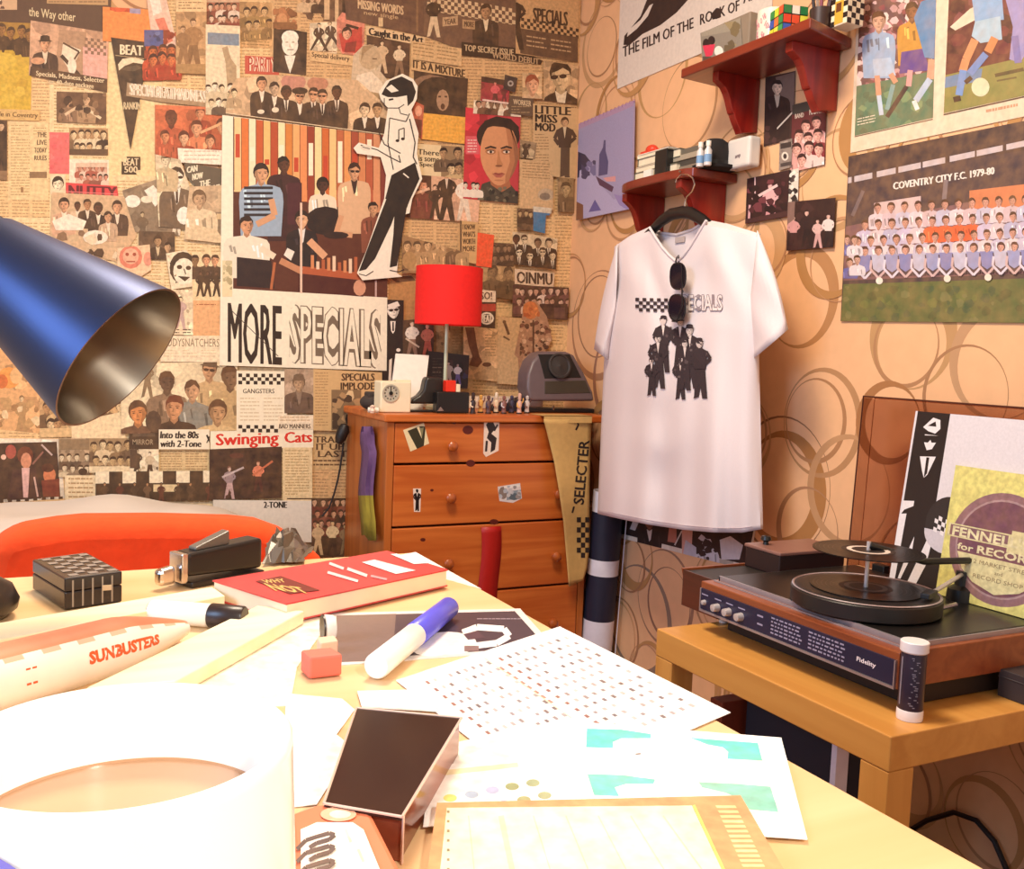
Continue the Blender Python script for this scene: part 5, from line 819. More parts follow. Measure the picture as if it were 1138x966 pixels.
b = MB(); b.add(*panel(TOPF, False)); b.add(*panel(TOPB, True)); o = b.build('shirt_body', SHM, tee, 0, True)
md = o.modifiers.new('cloth', 'SOLIDIFY'); md.thickness = .0015
def sleeve(top, cuff0, cuff1, arm, dx0, dx1, bow):
    # top: shoulder point, arm: underarm point; cuff0 outer, cuff1 inner
    n, m = 10, 24; vs = []; fs = []
    for j in range(n+1):
        t = j/n
        for k in range(m):
            a = 2*pi*k/m; u = .5-.5*cos(a); th = sin(a)
            sx, sy = top[0]+(arm[0]-top[0])*u, top[1]+(arm[1]-top[1])*u; ex, ey = cuff0[0]+(cuff1[0]-cuff0[0])*u, cuff0[1]+(cuff1[1]-cuff0[1])*u
            px, py = sx+(ex-sx)*t+bow*sin(pi*t)*(1-u), sy+(ey-sy)*t
            X = XF+.04+dx0+(dx1-dx0)*t-(.014+.016*t)*th+.003*sin(u*9+t*7)
            vs.append(atx(px, py, X))
    for j in range(n):
        for k in range(m): l = (k+1) % m; fs.append((j*m+k, j*m+l, (j+1)*m+l, (j+1)*m+k))
    o = MB().add(vs, fs).build('sleeve', SHM, tee, 0, True); md = o.modifiers.new('cloth', 'SOLIDIFY'); md.thickness = .0015
sleeve((842, 256), (876, 366), (838, 398), (834, 332), -.020, -.015, 4)
sleeve((686, 271), (660, 388), (676, 400), (685, 336), -.020, -.006, -3)
def fsurf(a, b):
    l0, r0 = 683, 845; t = .5
    for _ in range(6):
        l, r = edges(t); s_ = min(1, max(0, (a-l)/(r-l))); yt = interp(TOPF, l0+(r0-l0)*s_); yb = interp(BOT, 664+184*s_); t = min(1, max(0, (b-yt)/(yb-yt)))
    return shirt_x(a, b, s_, t)
g = MB()
pts = [atx(px, py, fsurf(px, py+1)-.001) for px, py in ((722, 253), (728, 263), (736, 275), (744, 284), (752, 291), (760, 284), (768, 273), (777, 258), (785, 245))]
g.tube(pts, .0035, 8); pts = [atx(px, py, XF+.057) for px, py in ((722, 253), (735, 259), (752, 261), (770, 255), (785, 245))]; g.tube(pts, .0035, 8)
g.build('collar', SHM, tee, 0, True)
MB().box(atx(751, 264, XF+.056)-Vector((.002, 0, 0)), atx(761, 269, XF+.056)-Vector((.0005, 0, 0))).build('size_label', mat('grey_tag', 0xb8a8a4, .7), tee)
g = MB(); g.tube([atx(664+184*i/30, interp(BOT, 664+184*i/30)-5, fsurf(664+184*i/30, interp(BOT, 664+184*i/30)-5)-.0008) for i in range(2, 29)], .0007, 5); g.build('hem_stitch', mat('hem_thread', 0xcbb8bc, .9), tee)  # greyish pink stitch line along the hem
s = Sheet([(690, 300), (840, 300), (840, 470), (690, 470)], 0xf1e4e2, 'tee'); K = 0x3a2c30
s.ck(706, 331, 746, 346, 10, 4, K, .02); s.t('SPECIALS', 752, 327, 803, 346, 0x9a8a90, .06, .0); s.t('SPECIALS', 752.5, 327.8, 802.5, 345.2, 0xf1e4e2, .012, .0)
for cx, tp, h, l in ((737, 352, 62, .0), (731, 372, 60, .02), (756, 354, 60, -.02), (766, 362, 70, .03), (777, 377, 66, .02), (724, 398, 42, 0.0), (756, 396, 48, .0), (761, 378, 56, 0.)):
    s.fig(cx, tp, h, 0xd8c6c0, K, K, K, l, 1, 0xe6d6d0, .07, K)
    s.blob(cx-h*.15, tp+h*.18, cx+h*.15, tp+h*.5, 7, [0x5a4a4c, 0x2a2024, 0x6c5c5c], .05, .12)
s.STEP = .00005
s.build('chest_print', None, parent=tee, m=CLOTHP, nosheet=True, fn=lambda a, b, o: atx(a, b, fsurf(a, b)-.0022-o))
# hanger
t = thing('coat_hanger', 'black coat hanger with wire hook on the edge of the lower shelf', 'coat hanger', atx(757, 236, 1.43))
HX = 1.432
arc = [atx(px, py, HX) for px, py in ((700, 276), (710, 269), (724, 257), (736, 245), (747, 238), (758, 236), (768, 237), (780, 244), (795, 256), (812, 264), (826, 270))]
b = MB(); n = len(arc)
for k in range(2): pass
b.tube(arc, [.006, .008, .011, .0135, .015, .0155, .015, .0135, .010, .008, .006], 12); b.build('arms', mat('black_plastic', 0x1c1a1a, .35), t, 0, True)
hook = [atx(px, py, HX) for px, py in ((761, 232), (761, 226), (763, 219), (769, 213), (772, 205), (770, 198), (764, 194), (757, 194), (752, 199), (751, 203))]
MB().tube(hook, .0017, 8).build('hook', mat('chrome_wire', 0xd8d0cc, .2, 1), t, 0, True)
nl = atx(757, 192, HX)
o = props(MB().cyl((WB-.15, nl.y, nl.z-.004+.0065), (HX-.006, nl.y, nl.z+.0025), .0022, 10).build('hanging_nail', mat('steel', 0xb8b0a8, .3, 1), None, 0, True), 'small steel pin under the lower shelf carrying the coat hanger hook', 'nail')
# sunglasses folded over the neckline
t = thing('sunglasses', 'black folded sunglasses hooked in the t-shirt neckline', 'sunglasses', atx(753, 357, XF-.03))
SX = XF-.030
for (cx, cy, rx, ry) in ((753.5, 307, 8.5, 14.5), (752.5, 342, 9, 14.5)):
    vs = []; N = 22
    for k in range(N):
        a = 2*pi*k/N; e = 2.6; ca, sa = cos(a), sin(a); vs.append((cx+rx*abs(ca)**(2/e)*(1 if ca > 0 else -1), cy+ry*abs(sa)**(2/e)*(1 if sa > 0 else -1)))
    MB().extr([atx(x, y, SX) for x, y in vs], (.002, 0, 0)).build('lens', mat('dark_lens', 0x1a1420, .08, noise=.02), t)
    ring = [atx(x, y, SX+.001) for x, y in vs]; MB().tube(ring+[ring[0]], .0022, 8).build('rim', mat('black_frame', 0x16121a, .2), t, 0, True)
MB().tube([atx(x, y, SX-.001) for x, y in ((757, 321), (760, 324), (757, 328))], .0018, 8).build('bridge', mat('silver_metal', 0xc8c0c0, .25, 1), t, 0, True)
MB().tube([atx(x, y, X) for x, y, X in ((751, 291, SX+.002), (752, 287, SX+.016), (754, 284, SX+.038), (755, 300, SX+.045), (755, 330, SX+.048))], .0022, 8).build('temple_arm', mat('black_frame', 0x16121a, .2), t, 0, True)
MB().tube([atx(x, y, X) for x, y, X in ((747, 357, SX+.002), (752, 358, SX-.006), (758, 340, SX-.006), (758, 300, SX-.004), (757, 294, SX-.002))], .002, 8).build('temple_arm', mat('black_frame', 0x16121a, .2), t, 0, True)
# ------------------------------------------------------------------ chest of drawers
PINE = wood('orange_pine', 0xb8581e, 0xcf7230, 'X', 4, .38, .25); PINES = wood('orange_pine_side', 0xa8561e, 0xbf6c2e, 'Z', 4, .38, .25)
DT, YF = .771, 2.362
DX0, DX1 = .845, 1.466
dr = thing('chest_of_drawers', 'orange stained pine chest of drawers in the corner with stickers', 'chest of drawers', ((DX0+DX1)/2, 2.53, 0))
MB().box((DX0-.012, YF-.012, DT-.02), (1.524, 2.709, DT)).build('top_board', PINE, dr, .004)
for xa in (DX0, DX1-.02): MB().box((xa, YF, .0005), (xa+.02, 2.705, DT-.0205)).build('side_panel', PINES, dr, .002)
MB().box((DX0+.0205, 2.695, .02), (DX1-.0205, 2.705, DT-.0205)).build('back_panel', PINES, dr)
MB().box((DX0+.0205, YF+.012, .0005), (DX1-.0205, YF+.03, .075)).build('plinth', PINE, dr)
KN = wood('knob_wood', 0x9c4a1a, 0xb45c24, 'Z', 8, .3, .4); drawers = []
for i, (z0, z1) in enumerate(((.642, .748), (.474, .636), (.284, .468), (.084, .278))):
    m_ = MB().box((DX0+.022, YF+.001, z0), (DX1-.022, YF+.019, z1)).box((DX0+.03, YF+.019, z0+.01), (DX1-.03, 2.66, z0+.02)).box((DX0+.03, YF+.019, z0+.02), (DX0+.04, 2.66, z1-.02)).box((DX1-.04, YF+.019, z0+.02), (DX1-.03, 2.66, z1-.02))
    d = m_.build('drawer', PINE, dr, .003); drawers.append(d)
    for px in (501, 621):
        c = aty(px, 490, YF); c = Vector((c.x, YF+.001, (z0+z1)/2-.008))
        MB().lathe([(0, .027), (.008, .026), (.014, .021), (.0145, .015), (.009, .009), (.007, 0), (0, 0)], c, (0, -1, 0), 20).build('knob', KN, d, 0, True)
for di, pts in ((0, ((520, 478, 6, 5), (523, 515, 5, 4), (536, 466, 5, 3), (505, 470, 2, 1.5))), (1, ((549, 580, 5, 3), (480, 545, 2, 1.5))), (2, ((620, 620, 4, 4), (470, 600, 3, 2)))):
    for (a, b, rx, ry) in pts: MB().extr([aty(a+rx*cos(k*pi/6), b+ry*sin(k*pi/6), YF+.0008) for k in range(12)], (0, .0003, 0)).build('knot', mat('wood_knot', 0x5c1c12, .4), drawers[di])
DF = lambda a, b, o: aty(a, b, YF+.0008)-Vector((0, o, 0))
def sticker(di, lab, quad, col, draw):
    s = Sheet(quad, col, 'st'+lab); draw(s); s.build('sticker', lab, parent=drawers[di], m=GLOSS, fn=DF)
def dv(s): s.p([(453, 479), (463, 475), (469, 488), (466, 474), (473, 474), (471, 496), (464, 500)], 0x3a3626); s.p([(466, 476), (471, 475), (469, 486)], 0x8a8460)
sticker(0, 'square cream sticker with a big black V', [(448, 478), (471, 470), (477, 493), (456, 502)], 0xf0dcae, dv)
def dd(s): s.p([(540, 472), (548, 469), (551, 476), (546, 482), (552, 487), (550, 500), (545, 503), (546, 492), (541, 487), (543, 480)], 0x2a1c1a); s.e(544, 472, 3, 3, 0x2a1c1a); s.l([(541, 490), (540, 502)], 2.5, 0x2a1c1a); s.l([(549, 479), (553, 472)], 2, 0x2a1c1a)
sticker(0, 'white sticker with a black dancing figure', [(538, 469), (555, 466), (554, 501), (540, 508), (537, 504)], 0xf4dcc8, dd)
def dm(s): s.fig(463.5, 544, 24, 0x241a1a, 0x241a1a, 0x241a1a, None, 0, 1, 0xf0e4d8, .05)
sticker(1, 'small white sticker of a black suited man', [(459, 543), (468, 543), (467, 569), (460, 569)], 0xf4e0d0, dm)
def dp(s): s.e(559, 548, 5, 7, 0x8a7a70); s.r(563, 546, 579, 556, 0x8c98a0, -.1); s.e(571, 552, 6, 4, 0x5c6870); s.r(560, 540, 578, 543, 0xf0e8e0, -.1); s.blob(555, 540, 579, 558, 10, [0xc8c4c4, 0x9a908c, 0xb8bcc4], .1, .2)
sticker(1, 'pale grey sticker of a scooter', [(553, 541), (578, 537), (580, 554), (570, 559), (555, 557)], 0xe0d4d0, dp)
m_ = MB(); n = 12
v = []; 
for j in range(n+1):
    for i in (0, 1, 2): t = j/n; z = .462-.215*t; v.append(Vector((aty(534+11*i, 600, YF).x+.004*sin(t*5), YF-.0016-.001*sin(t*4+i), z)))
m_.add(v, [(3*j+i, 3*j+i+1, 3*j+i+4, 3*j+i+3) for j in range(n) for i in (0, 1)])
o = m_.build('ribbon', mat('red_satin', 0xb0160e, .5), None, 0, True); md = o.modifiers.new('cloth', 'SOLIDIFY'); md.thickness = .0008
props(o, 'red ribbon hanging down the front of the third drawer', 'ribbon')
# tan fabric banner with brush lettering over the right end of the chest
BY = YF-.032
L_ = [(604, 466), (610, 490), (616, 515), (621, 545), (626, 580), (629, 615), (632, 652)]; R_ = [(657, 466), (656, 500), (655, 540), (655, 580), (655, 610), (652, 632), (648, 645)]
vs = []; fs = []; n = 30; m2 = 10
def lr(P, t): k = t*(len(P)-1); i = min(int(k), len(P)-2); f_ = k-i; return (P[i][0]+(P[i+1][0]-P[i][0])*f_, P[i][1]+(P[i+1][1]-P[i][1])*f_)
def bpos(a, b, o=0.):
    return aty(a, b, BY-.006*sin(b*.06)-.005*sin((a-600)*.09)-o)
for j in range(n+1):
    a, b = lr(L_, j/n), lr(R_, j/n)
    for i in range(m2+1): u = i/m2; vs.append(bpos(a[0]+(b[0]-a[0])*u, a[1]+(b[1]-a[1])*u))
for j in range(n):
    for i in range(m2): q = j*(m2+1)+i; fs.append((q, q+1, q+m2+2, q+m2+1))
bn = thing('banner', 'tan cloth banner with black vertical lettering draped over the right of the chest', 'banner', aty(632, 652, BY))
o = MB().add(vs, fs).build('cloth', mat('tan_canvas', 0xc8a060, .9, noise=.08, scale=60, bump=.1), bn, 0, True); o.modifiers.new('cloth', 'SOLIDIFY').thickness = .0012
MB().box((aty(604, 466, BY).x, BY-.004, DT+.0005), (aty(657, 466, BY).x, YF+.04, DT+.002)).box((aty(604, 466, BY).x, BY-.004, aty(630, 470, BY).z), (aty(657, 466, BY).x, BY-.0025, DT+.002)).build('folded_top', mat('tan_canvas', 0xc8a060, .9), bn)
s = Sheet([(600, 460), (660, 460), (660, 660), (600, 660)], 0xc8a060, 'bn'); s.t('SELECTER', 637, 560, 72, 12, 0x2c1c14, .02, 0, -pi/2+.09); s.l([(640, 478), (643, 472), (640, 466)], 2, 0x2c1c14); s.l([(638, 563), (636, 570)], 2, 0x2c1c14)
s.build('lettering', None, parent=bn, m=CLOTHP, nosheet=True, fn=lambda a, b, o: bpos(a, b, .0018+o))
s = Sheet([(600, 460), (660, 460), (660, 660), (600, 660)], 0xc8a060, 'bn2'); s.ck(641, 575, 655, 620, 3, 8, 0x2c1c14); s.build('checks', None, parent=bn, m=CLOTHP, nosheet=True, fn=lambda a, b, o: bpos(a, b, .0018+o))
# scarf on the chest's left side
vs = []; fs = []; XS = DX0-.016
for j in range(13):
    for i in range(5):
        px, py = 400+16*i/4+2*sin(j*.6)*(j > 2)-(2 if j == 0 and i in (0, 4) else 0)*(1 if i else -1), 474+115*j/12+(6 if i < 2 else 12)*(j == 12)
        vs.append(atx(px, py, XS+.006*sin(i*2.0+j*.2)))
fs = [(5*j+i, 5*j+i+1, 5*j+i+6, 5*j+i+5) for j in range(12) for i in range(4)]
m_ = MB(); 
for k, f_ in enumerate(fs): m_.cur = 0 if k < 32 else 1; m_.add([vs[q] for q in f_], [(0, 1, 2, 3)])
o = m_.build('scarf', [mat('purple_cloth', 0x6c4c7a, .85, noise=.15, scale=60), mat('lime_cloth', 0x98892c, .85)], None, 0, True); o.modifiers.new('cloth', 'SOLIDIFY').thickness = .002
props(o, 'purple scarf with lime end hanging on the left side of the chest', 'scarf')
# cable hanging on the wall
t = thing('cable', 'black cable and plug hanging on the wall left of the chest', 'cable', aty(366, 566, 2.68))
MB().tube([aty(px, py, 2.69) for px, py in ((382, 492), (380, 506), (378, 520), (375, 535), (371, 550), (366, 564), (358, 574))], .0028, 8).build('cord', mat('black_rubber', 0x1a1414, .5), t, 0, True)
c0, c1 = aty(384, 471, 2.68), aty(376, 494, 2.68)
MB().lathe([(0, 0), (.012, .004), (.018, .02), (.016, .045), (.008, .06), (0, .062)], c0, c1-c0, 14).build('plug', mat('black_rubber', 0x1a1414, .5), t, 0, True)
# ------------------------------------------------------------------ on the chest
TZ = DT+.0006
def fx(px, Y): return aty(px, 440, Y).x
def fz(px, py, Y): return aty(px, py, Y).z
BLKP = mat('black_plastic', 0x1c1a1a, .35); WHP = mat('white_plastic', 0xe4dbd2, .35)
LY = 2.56
lt = thing('table_lamp', 'table lamp with red drum shade standing on the chest of drawers', 'lamp', (fx(494, LY), LY, DT)); lx = fx(494, LY)
R0 = (fx(530, LY)-fx(460, LY))/2*.97; zt_, zb_ = fz(494, 297, LY), fz(494, 361, LY)
MB().lathe([(R0, zb_-TZ), (R0, zt_-TZ), (R0-.003, zt_-TZ), (R0-.003, zb_-TZ)], (fx(495, LY), LY, TZ), (0, 0, 1), 48, True).build('lamp_shade', mat('red_shade_cloth', 0xea1c16, .8, noise=.05, scale=90, bump=.15), lt, 0, True)
MB().lathe([(0, 0), (.055, 0), (.055, .008), (.012, .014), (.0055, .02), (.0055, zt_-TZ-.03), (.012, zt_-TZ-.03), (.012, zt_-TZ-.0), (0, zt_-TZ)], (lx, LY, TZ), (0, 0, 1), 24).build('stem', mat('pale_green_metal', 0xc8ccb0, .3, .3), lt, 0, True)
g = MB(); 
for k in range(3): a = 2*pi*k/3; g.tube([(lx, LY, zt_-.02), (fx(495, LY)+R0*.98*cos(a), LY+R0*.98*sin(a), zt_-.004)], .0012, 6)
g.build('shade_ring', mat('steel', 0xb8b0a8, .3, 1), lt)
# radio clock
CY = 2.41
t = thing('clock_radio', 'small white clock radio with round dial at the front left of the chest', 'clock', (fx(440, CY), CY+.04, DT)); xa, xb, zt2 = fx(423, CY), fx(457, CY), fz(440, 424, CY)
MB().box((xa, CY, TZ), (xb, CY+.055, zt2)).build('case', mat('ivory_plastic', 0xece0c0, .4, noise=.02), t, .004, segs=3)
cz = fz(434, 437, CY); cxx = fx(434, CY)
g = MB(); g.lathe([(.0235, 0), (.0235, .003), (.020, .003), (.020, .001), (0, .001)], (cxx, CY-.0002, cz), (0, -1, 0), 28); g.build('dial', mat('dial_grey', 0xb8b09c, .5), t, 0, True)
g = MB(); g.cyl((cxx, CY-.001, cz), (cxx, CY-.006, cz), .005, 12)
for k in range(12): a = k*pi/6; g.box((cxx+.016*cos(a)-.0015, CY-.0022, cz+.016*sin(a)-.0015), (cxx+.016*cos(a)+.0015, CY-.001, cz+.016*sin(a)+.0015))
g.box((cxx-.001, CY-.003, cz), (cxx+.001, CY-.002, cz+.014)); g.build('hands', BLKP, t)
MB().box((fx(441, CY), CY+.01, zt2), (fx(458, CY), CY+.03, zt2+.004)).build('button_bar', mat('ivory_plastic', 0xece0c0, .4), t, .001)
# things left of the clock
t = props(MB().ball((fx(413, 2.50), 2.50, TZ+.022), (.032, .03, .022)).box((fx(407, 2.50), 2.48, TZ+.03), (fx(418, 2.50), 2.52, TZ+.05)).build('camera_pouch', mat('black_nylon', 0x3a302c, .8, bump=.2), None, .004, True), 'soft dark pouch behind the left of the white clock radio', 'pouch')
props(MB().cyl((fx(410, 2.40), 2.405, TZ+.007), (fx(421, 2.40), 2.40, TZ+.007), .007, 16).build('white_roll', mat('white_card', 0xf0e8dc, .6), None, .001, True), 'small white roll lying left of the clock radio', 'roll')
props(MB().lathe([(0, 0), (.006, 0), (.008, .006), (.005, .012), (.007, .018), (0, .022)], (fx(413, 2.40), 2.39, TZ), (0, 0, 1), 14).build('trinket', mat('pink_shell', 0xe8c8b4, .4), None, 0, True), 'tiny pinkish shell shaped trinket at the left edge of the chest top', 'trinket')
# white card leaning on the wall
pts = [aty(441, 393, 2.60), aty(477, 395, 2.60), aty(470, 446, 2.50), aty(433, 446, 2.50)]; pts[2].z = pts[3].z = TZ
props(MB().extr(pts, (0, .012, 0)).build('blank_card', mat('white_card', 0xf0e0d4, .6), None, .001), 'blank white card leaning on the wall behind the clock radio', 'card')
pts = [aty(476, 390, 2.66), aty(521, 395, 2.66), aty(519, 424, 2.64), aty(474, 420, 2.64)]
s = Sheet([(476, 390), (521, 395), (519, 432), (474, 430)], 0x2e2220, 'bp'); s.ln(480, 398, 492, 420, 0x4a4038, 1); s.blob(496, 400, 520, 428, 12, [0x4a2c2a, 0x3a3450, 0x1c1414], .1, .25); s.fig(498, 402, 26, 0xc8a898, 0x2a1c1c, 0xb8a8a0); s.fig(508, 404, 24, 0xb89890, 0x2a1c1c, 0xe0d8d8, 0x6a5c98); s.ln(480, 408, 491, 416, 0x8a7c6c, 1, pitch=5)
s.build('picture_card', 'dark picture card standing at the back of the chest behind the lamp stem', 'card', m=GLOSS, thick=.004, fn=lambda a, b, o: Vector((aty(a, b, 2.66).x, 2.66-o, max(TZ+.037, aty(a, b, 2.66).z))))
props(MB().box((fx(474, 2.62), 2.62, TZ), (fx(604, 2.62), 2.69, TZ+.036)).build('long_box', mat('pale_box', 0xdcc8b0, .6), None, .002), 'long pale box along the back of the chest behind the figurines', 'box')
# boot and case
t = thing('boot', 'black ankle boot standing beside the lamp stem', 'boot', (fx(480, 2.46), 2.46, DT)); Y0 = 2.44
pr = [(457, 449), (459, 444), (466, 440), (471, 434), (473, 424), (475, 419), (493, 420), (494, 434), (496, 449)]
MB().extr([(aty(a, b, Y0).x, Y0, max(TZ+.004, aty(a, b, Y0).z)) for a, b in pr], (0, .035, 0)).build('upper', mat('black_leather', 0x2a2522, .35, noise=.1, bump=.1), t, .006, True, segs=3)
MB().box((fx(457, Y0), Y0-.001, TZ), (fx(496.5, Y0), Y0+.036, TZ+.0045)).build('sole', mat('black_rubber', 0x1a1414, .5), t, .001)
CY2 = 2.405
t = thing('instrument_case', 'low black case with a small silver triangle in front of the lamp', 'case', (fx(505, CY2), CY2+.02, DT)); xa, xb, zz = fx(486, CY2), fx(522, CY2), fz(505, 436, CY2)
MB().box((xa, CY2, TZ), (xb, CY2+.032, zz)).build('case_body', BLKP, t, .003); z3 = zz
MB().extr([(fx(486.5, CY2), CY2-.0008, TZ+.006), (fx(494, CY2), CY2-.0008, TZ+.006), (fx(490, CY2), CY2-.0008, TZ+.018)], (0, .001, 0)).build('triangle_badge', mat('silver_metal', 0xc8c0c0, .25, 1), t)
props(MB().box((fx(496, CY2), CY2+.004, z3+.0006), (fx(507, CY2), CY2+.026, fz(500, 423, CY2))).build('red_cube', mat('red_gloss', 0xe8321c, .3), None, .0015), 'small bright red cube on the low black case', 'cube')
props(MB().box((fx(507.6, CY2), CY2+.004, z3+.0006), (fx(512, CY2), CY2+.026, fz(500, 427, CY2))).build('cream_block', mat('cream_tin', 0xf0e0c0, .4), None, .001), 'small cream block beside the red cube on the black case', 'block')
# figurines
FC = [(0x3a2c2a, 'black'), (0xe8b060, 'amber'), (0x6a4a44, 'brown'), (0xf0dcc0, 'ivory'), (0x8a5a50, 'rust'), (0x44405c, 'slate blue'), (0xe0b4a0, 'pink'), (0xd8d0d0, 'silver')]
for k, (c, nm) in enumerate(FC):
    px = 526+8.6*k; Y = 2.410+.026*(k % 2); x = fx(px, Y); hh = .048+.008*(k % 3 == 0); b0 = Vector((x, Y, TZ))
    t = thing('figurine', '%s painted figurine in the row on the chest front' % nm, 'figurine', b0, 'painted figurines on the chest')
    MB().lathe([(0, 0), (.0085, 0), (.0085, .003), (.006, .004)], b0, (0, 0, 1), 14).build('base', mat('fig_base', 0x3a2a24, .4), t, 0, True)
    MB().lathe([(.007, .003), (.0055, .016), (.008, .028), (.006, .035), (.0026, .037), (.0048, .041), (.0048, hh), (0, hh+.003)], b0, (0, 0, 1), 14).build('body', mat('fig_%06x' % c, c, .4), t, 0, True)
    MB().tube([b0+Vector((-.007, -.001, .030)), b0+Vector((-.010, -.006, .021)), b0+Vector((-.003, -.009, .017))], .002, 6).tube([b0+Vector((.007, -.001, .030)), b0+Vector((.0095, -.004, .036)), b0+Vector((.009, -.006, .044))], .002, 6).build('arms', mat('fig_%06x' % FC[(k+3) % 8][0], FC[(k+3) % 8][0], .4), t, 0, True)
wx0, wx1 = fx(548, 2.50), fx(588, 2.50)
props(MB().extr([(wx0, 2.50, TZ), (wx1, 2.50, TZ), (wx1, 2.50, TZ+.045), (wx0, 2.50, TZ+.012)], (0, .05, 0)).build('wedge_stand', mat('navy_plastic', 0x22222e, .4), None, .002), 'dark navy wedge shaped stand behind the figurines, left of the radio', 'stand')
# radio
RY = 2.47
t = thing('portable_radio', 'grey rounded portable radio with slanted speaker at the right of the chest', 'radio', (fx(622, RY), RY+.05, DT))
o2 = [(590, 446), (587, 432), (589, 416), (595, 402), (604, 393), (612, 391), (634, 391), (642, 395), (652, 415), (660, 436), (661, 446)]
MB().extr([(aty(a, b, RY).x, RY+.002*(446-b)*.2, max(TZ+.012, aty(a, b, RY).z)) for a, b in o2], (0, .07, 0)).build('radio_case', mat('mauve_grey_plastic', 0x6c5c5e, .35), t, .008, True, segs=3)
MB().box((fx(586, RY), RY-.004, TZ), (fx(661, RY), RY+.07, TZ+.0125)).build('base', BLKP, t, .003)
def rq(pts, y=-.0012, th=.004): return [(aty(a, b, RY).x, RY+.0004*(446-b)+y, aty(a, b, RY).z) for a, b in pts]
MB().extr(rq([(602, 394), (637, 394), (648, 420), (607, 421)]), (0, .004, 0)).build('speaker_panel', mat('charcoal', 0x26211f, .5), t, .001)
c = aty(624, 407, RY); MB().lathe([(.038, 0), (.038, .005), (.033, .006), (.030, .002), (.008, .003), (0, .006)], (c.x, RY+.013, c.z), (0, -1, .25), 30).build('speaker_cone', mat('speaker_grey', 0x3c3634, .5), t, 0, True)
MB().extr(rq([(607, 424), (652, 423), (657, 437), (606, 438)]), (0, .004, 0)).build('tuning_panel', mat('olive_grey', 0x4a4238, .3), t, .001)
c = aty(615, 437, RY); MB().box((c.x-.002, RY-.006, TZ+.008), (c.x+.002, RY, TZ+.02)).build('switch', mat('silver_metal', 0xc8c0c0, .25, 1), t)
# ------------------------------------------------------------------ rolled posters beside the chest
tp, bt = atx(677, 546, 1.526), atx(664, 705, 1.518); dirn = (bt-tp).normalized(); end = tp+dirn*((tp.z-.003)/-dirn.z); L = (end-tp).length
t = thing('rolled_poster', 'rolled navy and white striped poster leaning beside the chest under the shirt', 'rolled poster', end)
rt = .046; kz = lambda py: (atx(670, py, 1.5)-tp).length
cuts = [(0, 1), (kz(570)*.9, 0), (kz(622), 1), (kz(640), 0), (kz(692), 1), (L*.86, 0)]
b = MB()
for k, (a, wh) in enumerate(cuts):
    e = cuts[k+1][0] if k+1 < len(cuts) else L; b.cur = wh
    if e > a: b.lathe([(rt, a), (rt, e)], tp, dirn, 30)
b.cur = 1; b.lathe([(rt, 0), (rt-.002, 0), (rt-.002, L), (rt, L)], tp, dirn, 30)
b.build('roll', [mat('navy_paper', 0x1f2034, .5), mat('white_paper', 0xe0dce6, .6)], t, 0, True)
MB().tube([tp+dirn*a+Vector((rt*cos(.3), -rt*sin(.9), 0))*1.0 for a in (.02, L-.02)], .0016, 6).build('paper_edge', mat('white_paper', 0xe0dce6, .6), t)
# ------------------------------------------------------------------ bed behind the desk
t = thing('bed', 'low bed with a pale grey quilt along the collage wall', 'bed', (-.5, 2.2, 0)); bx1 = aty(348, 600, 2.3).x
MB().box((-1.7, 1.80, .12), (bx1-.03, 2.68, .30)).build('mattress', mat('mattress_white', 0xd8cfc4, .9), t, .05, segs=4)
for x, y in ((-1.6, 1.86), (-1.6, 2.6), (bx1-.1, 1.86), (bx1-.1, 2.6)): MB().box((x-.025, y-.025, .0005), (x+.025, y+.025, .12)).build('leg', PINE, t, .003)
vs = []; fs = []; nx, ny = 60, 24
for j in range(ny+1):
    for i in range(nx+1):
        u, v_ = i/nx, j/ny; x = -1.72+(bx1+1.72)*u; y = 1.77+.93*v_; e = min(1, (1-u)/.14); e2 = min(1, v_/.12, (1-v_)/.03+.4)
        z = .30+.222*(1-(1-e)**2.2)**.5*(1-(1-e2)**2)**.5+.012*sin(u*26+v_*3)*sin(v_*7+u*5)*e*e2+.006*sin(u*55-v_*13)*e*e2
        if i == nx or j in (0,): z = .2
        vs.append((x, y, z))
fs = [(j*(nx+1)+i, j*(nx+1)+i+1, (j+1)*(nx+1)+i+1, (j+1)*(nx+1)+i) for j in range(ny) for i in range(nx)]
o = MB().add(vs, fs).build('quilt', mat('grey_quilt', 0xd8d0c8, .9, noise=.05, scale=8), t, 0, True); o.modifiers.new('cloth', 'SOLIDIFY').thickness = .01
# ------------------------------------------------------------------ orange chair
t = thing('chair', 'orange red upholstered chair with rounded back behind the desk', 'chair', (.165, 1.05, 0))
OR = mat('orange_fleece', 0xee4a14, .95, noise=.10, scale=50, bump=.35); CYY = 1.17
ol = [(a, b+9) for a, b in [(-22, 640), (-14, 606), (0, 587), (30, 579), (65, 573), (95, 570), (180, 569), (262, 571), (292, 574), (320, 584), (342, 597), (360, 613), (372, 640)]]
po = [aty(a, b, CYY) for a, b in ol]; po = [Vector((po[0].x+.01, CYY, .43))]+po+[Vector((po[-1].x-.01, CYY, .43))]
MB().extr(po, (0, .075, 0)).build('backrest', OR, t, .028, True, segs=4)
MB().box((-.04, .86, .40), (.37, 1.165, .47)).build('seat', OR, t, .025, True, segs=4)
for x, y in ((-.01, .90), (.34, .90), (-.01, 1.2), (.34, 1.2)): MB().box((x-.018, y-.018, .0005), (x+.018, y+.018, .41 if y < 1 else .44)).build('leg', wood('dark_wood', 0x4a2a1a, 0x5c3824, 'Z'), t, .003)
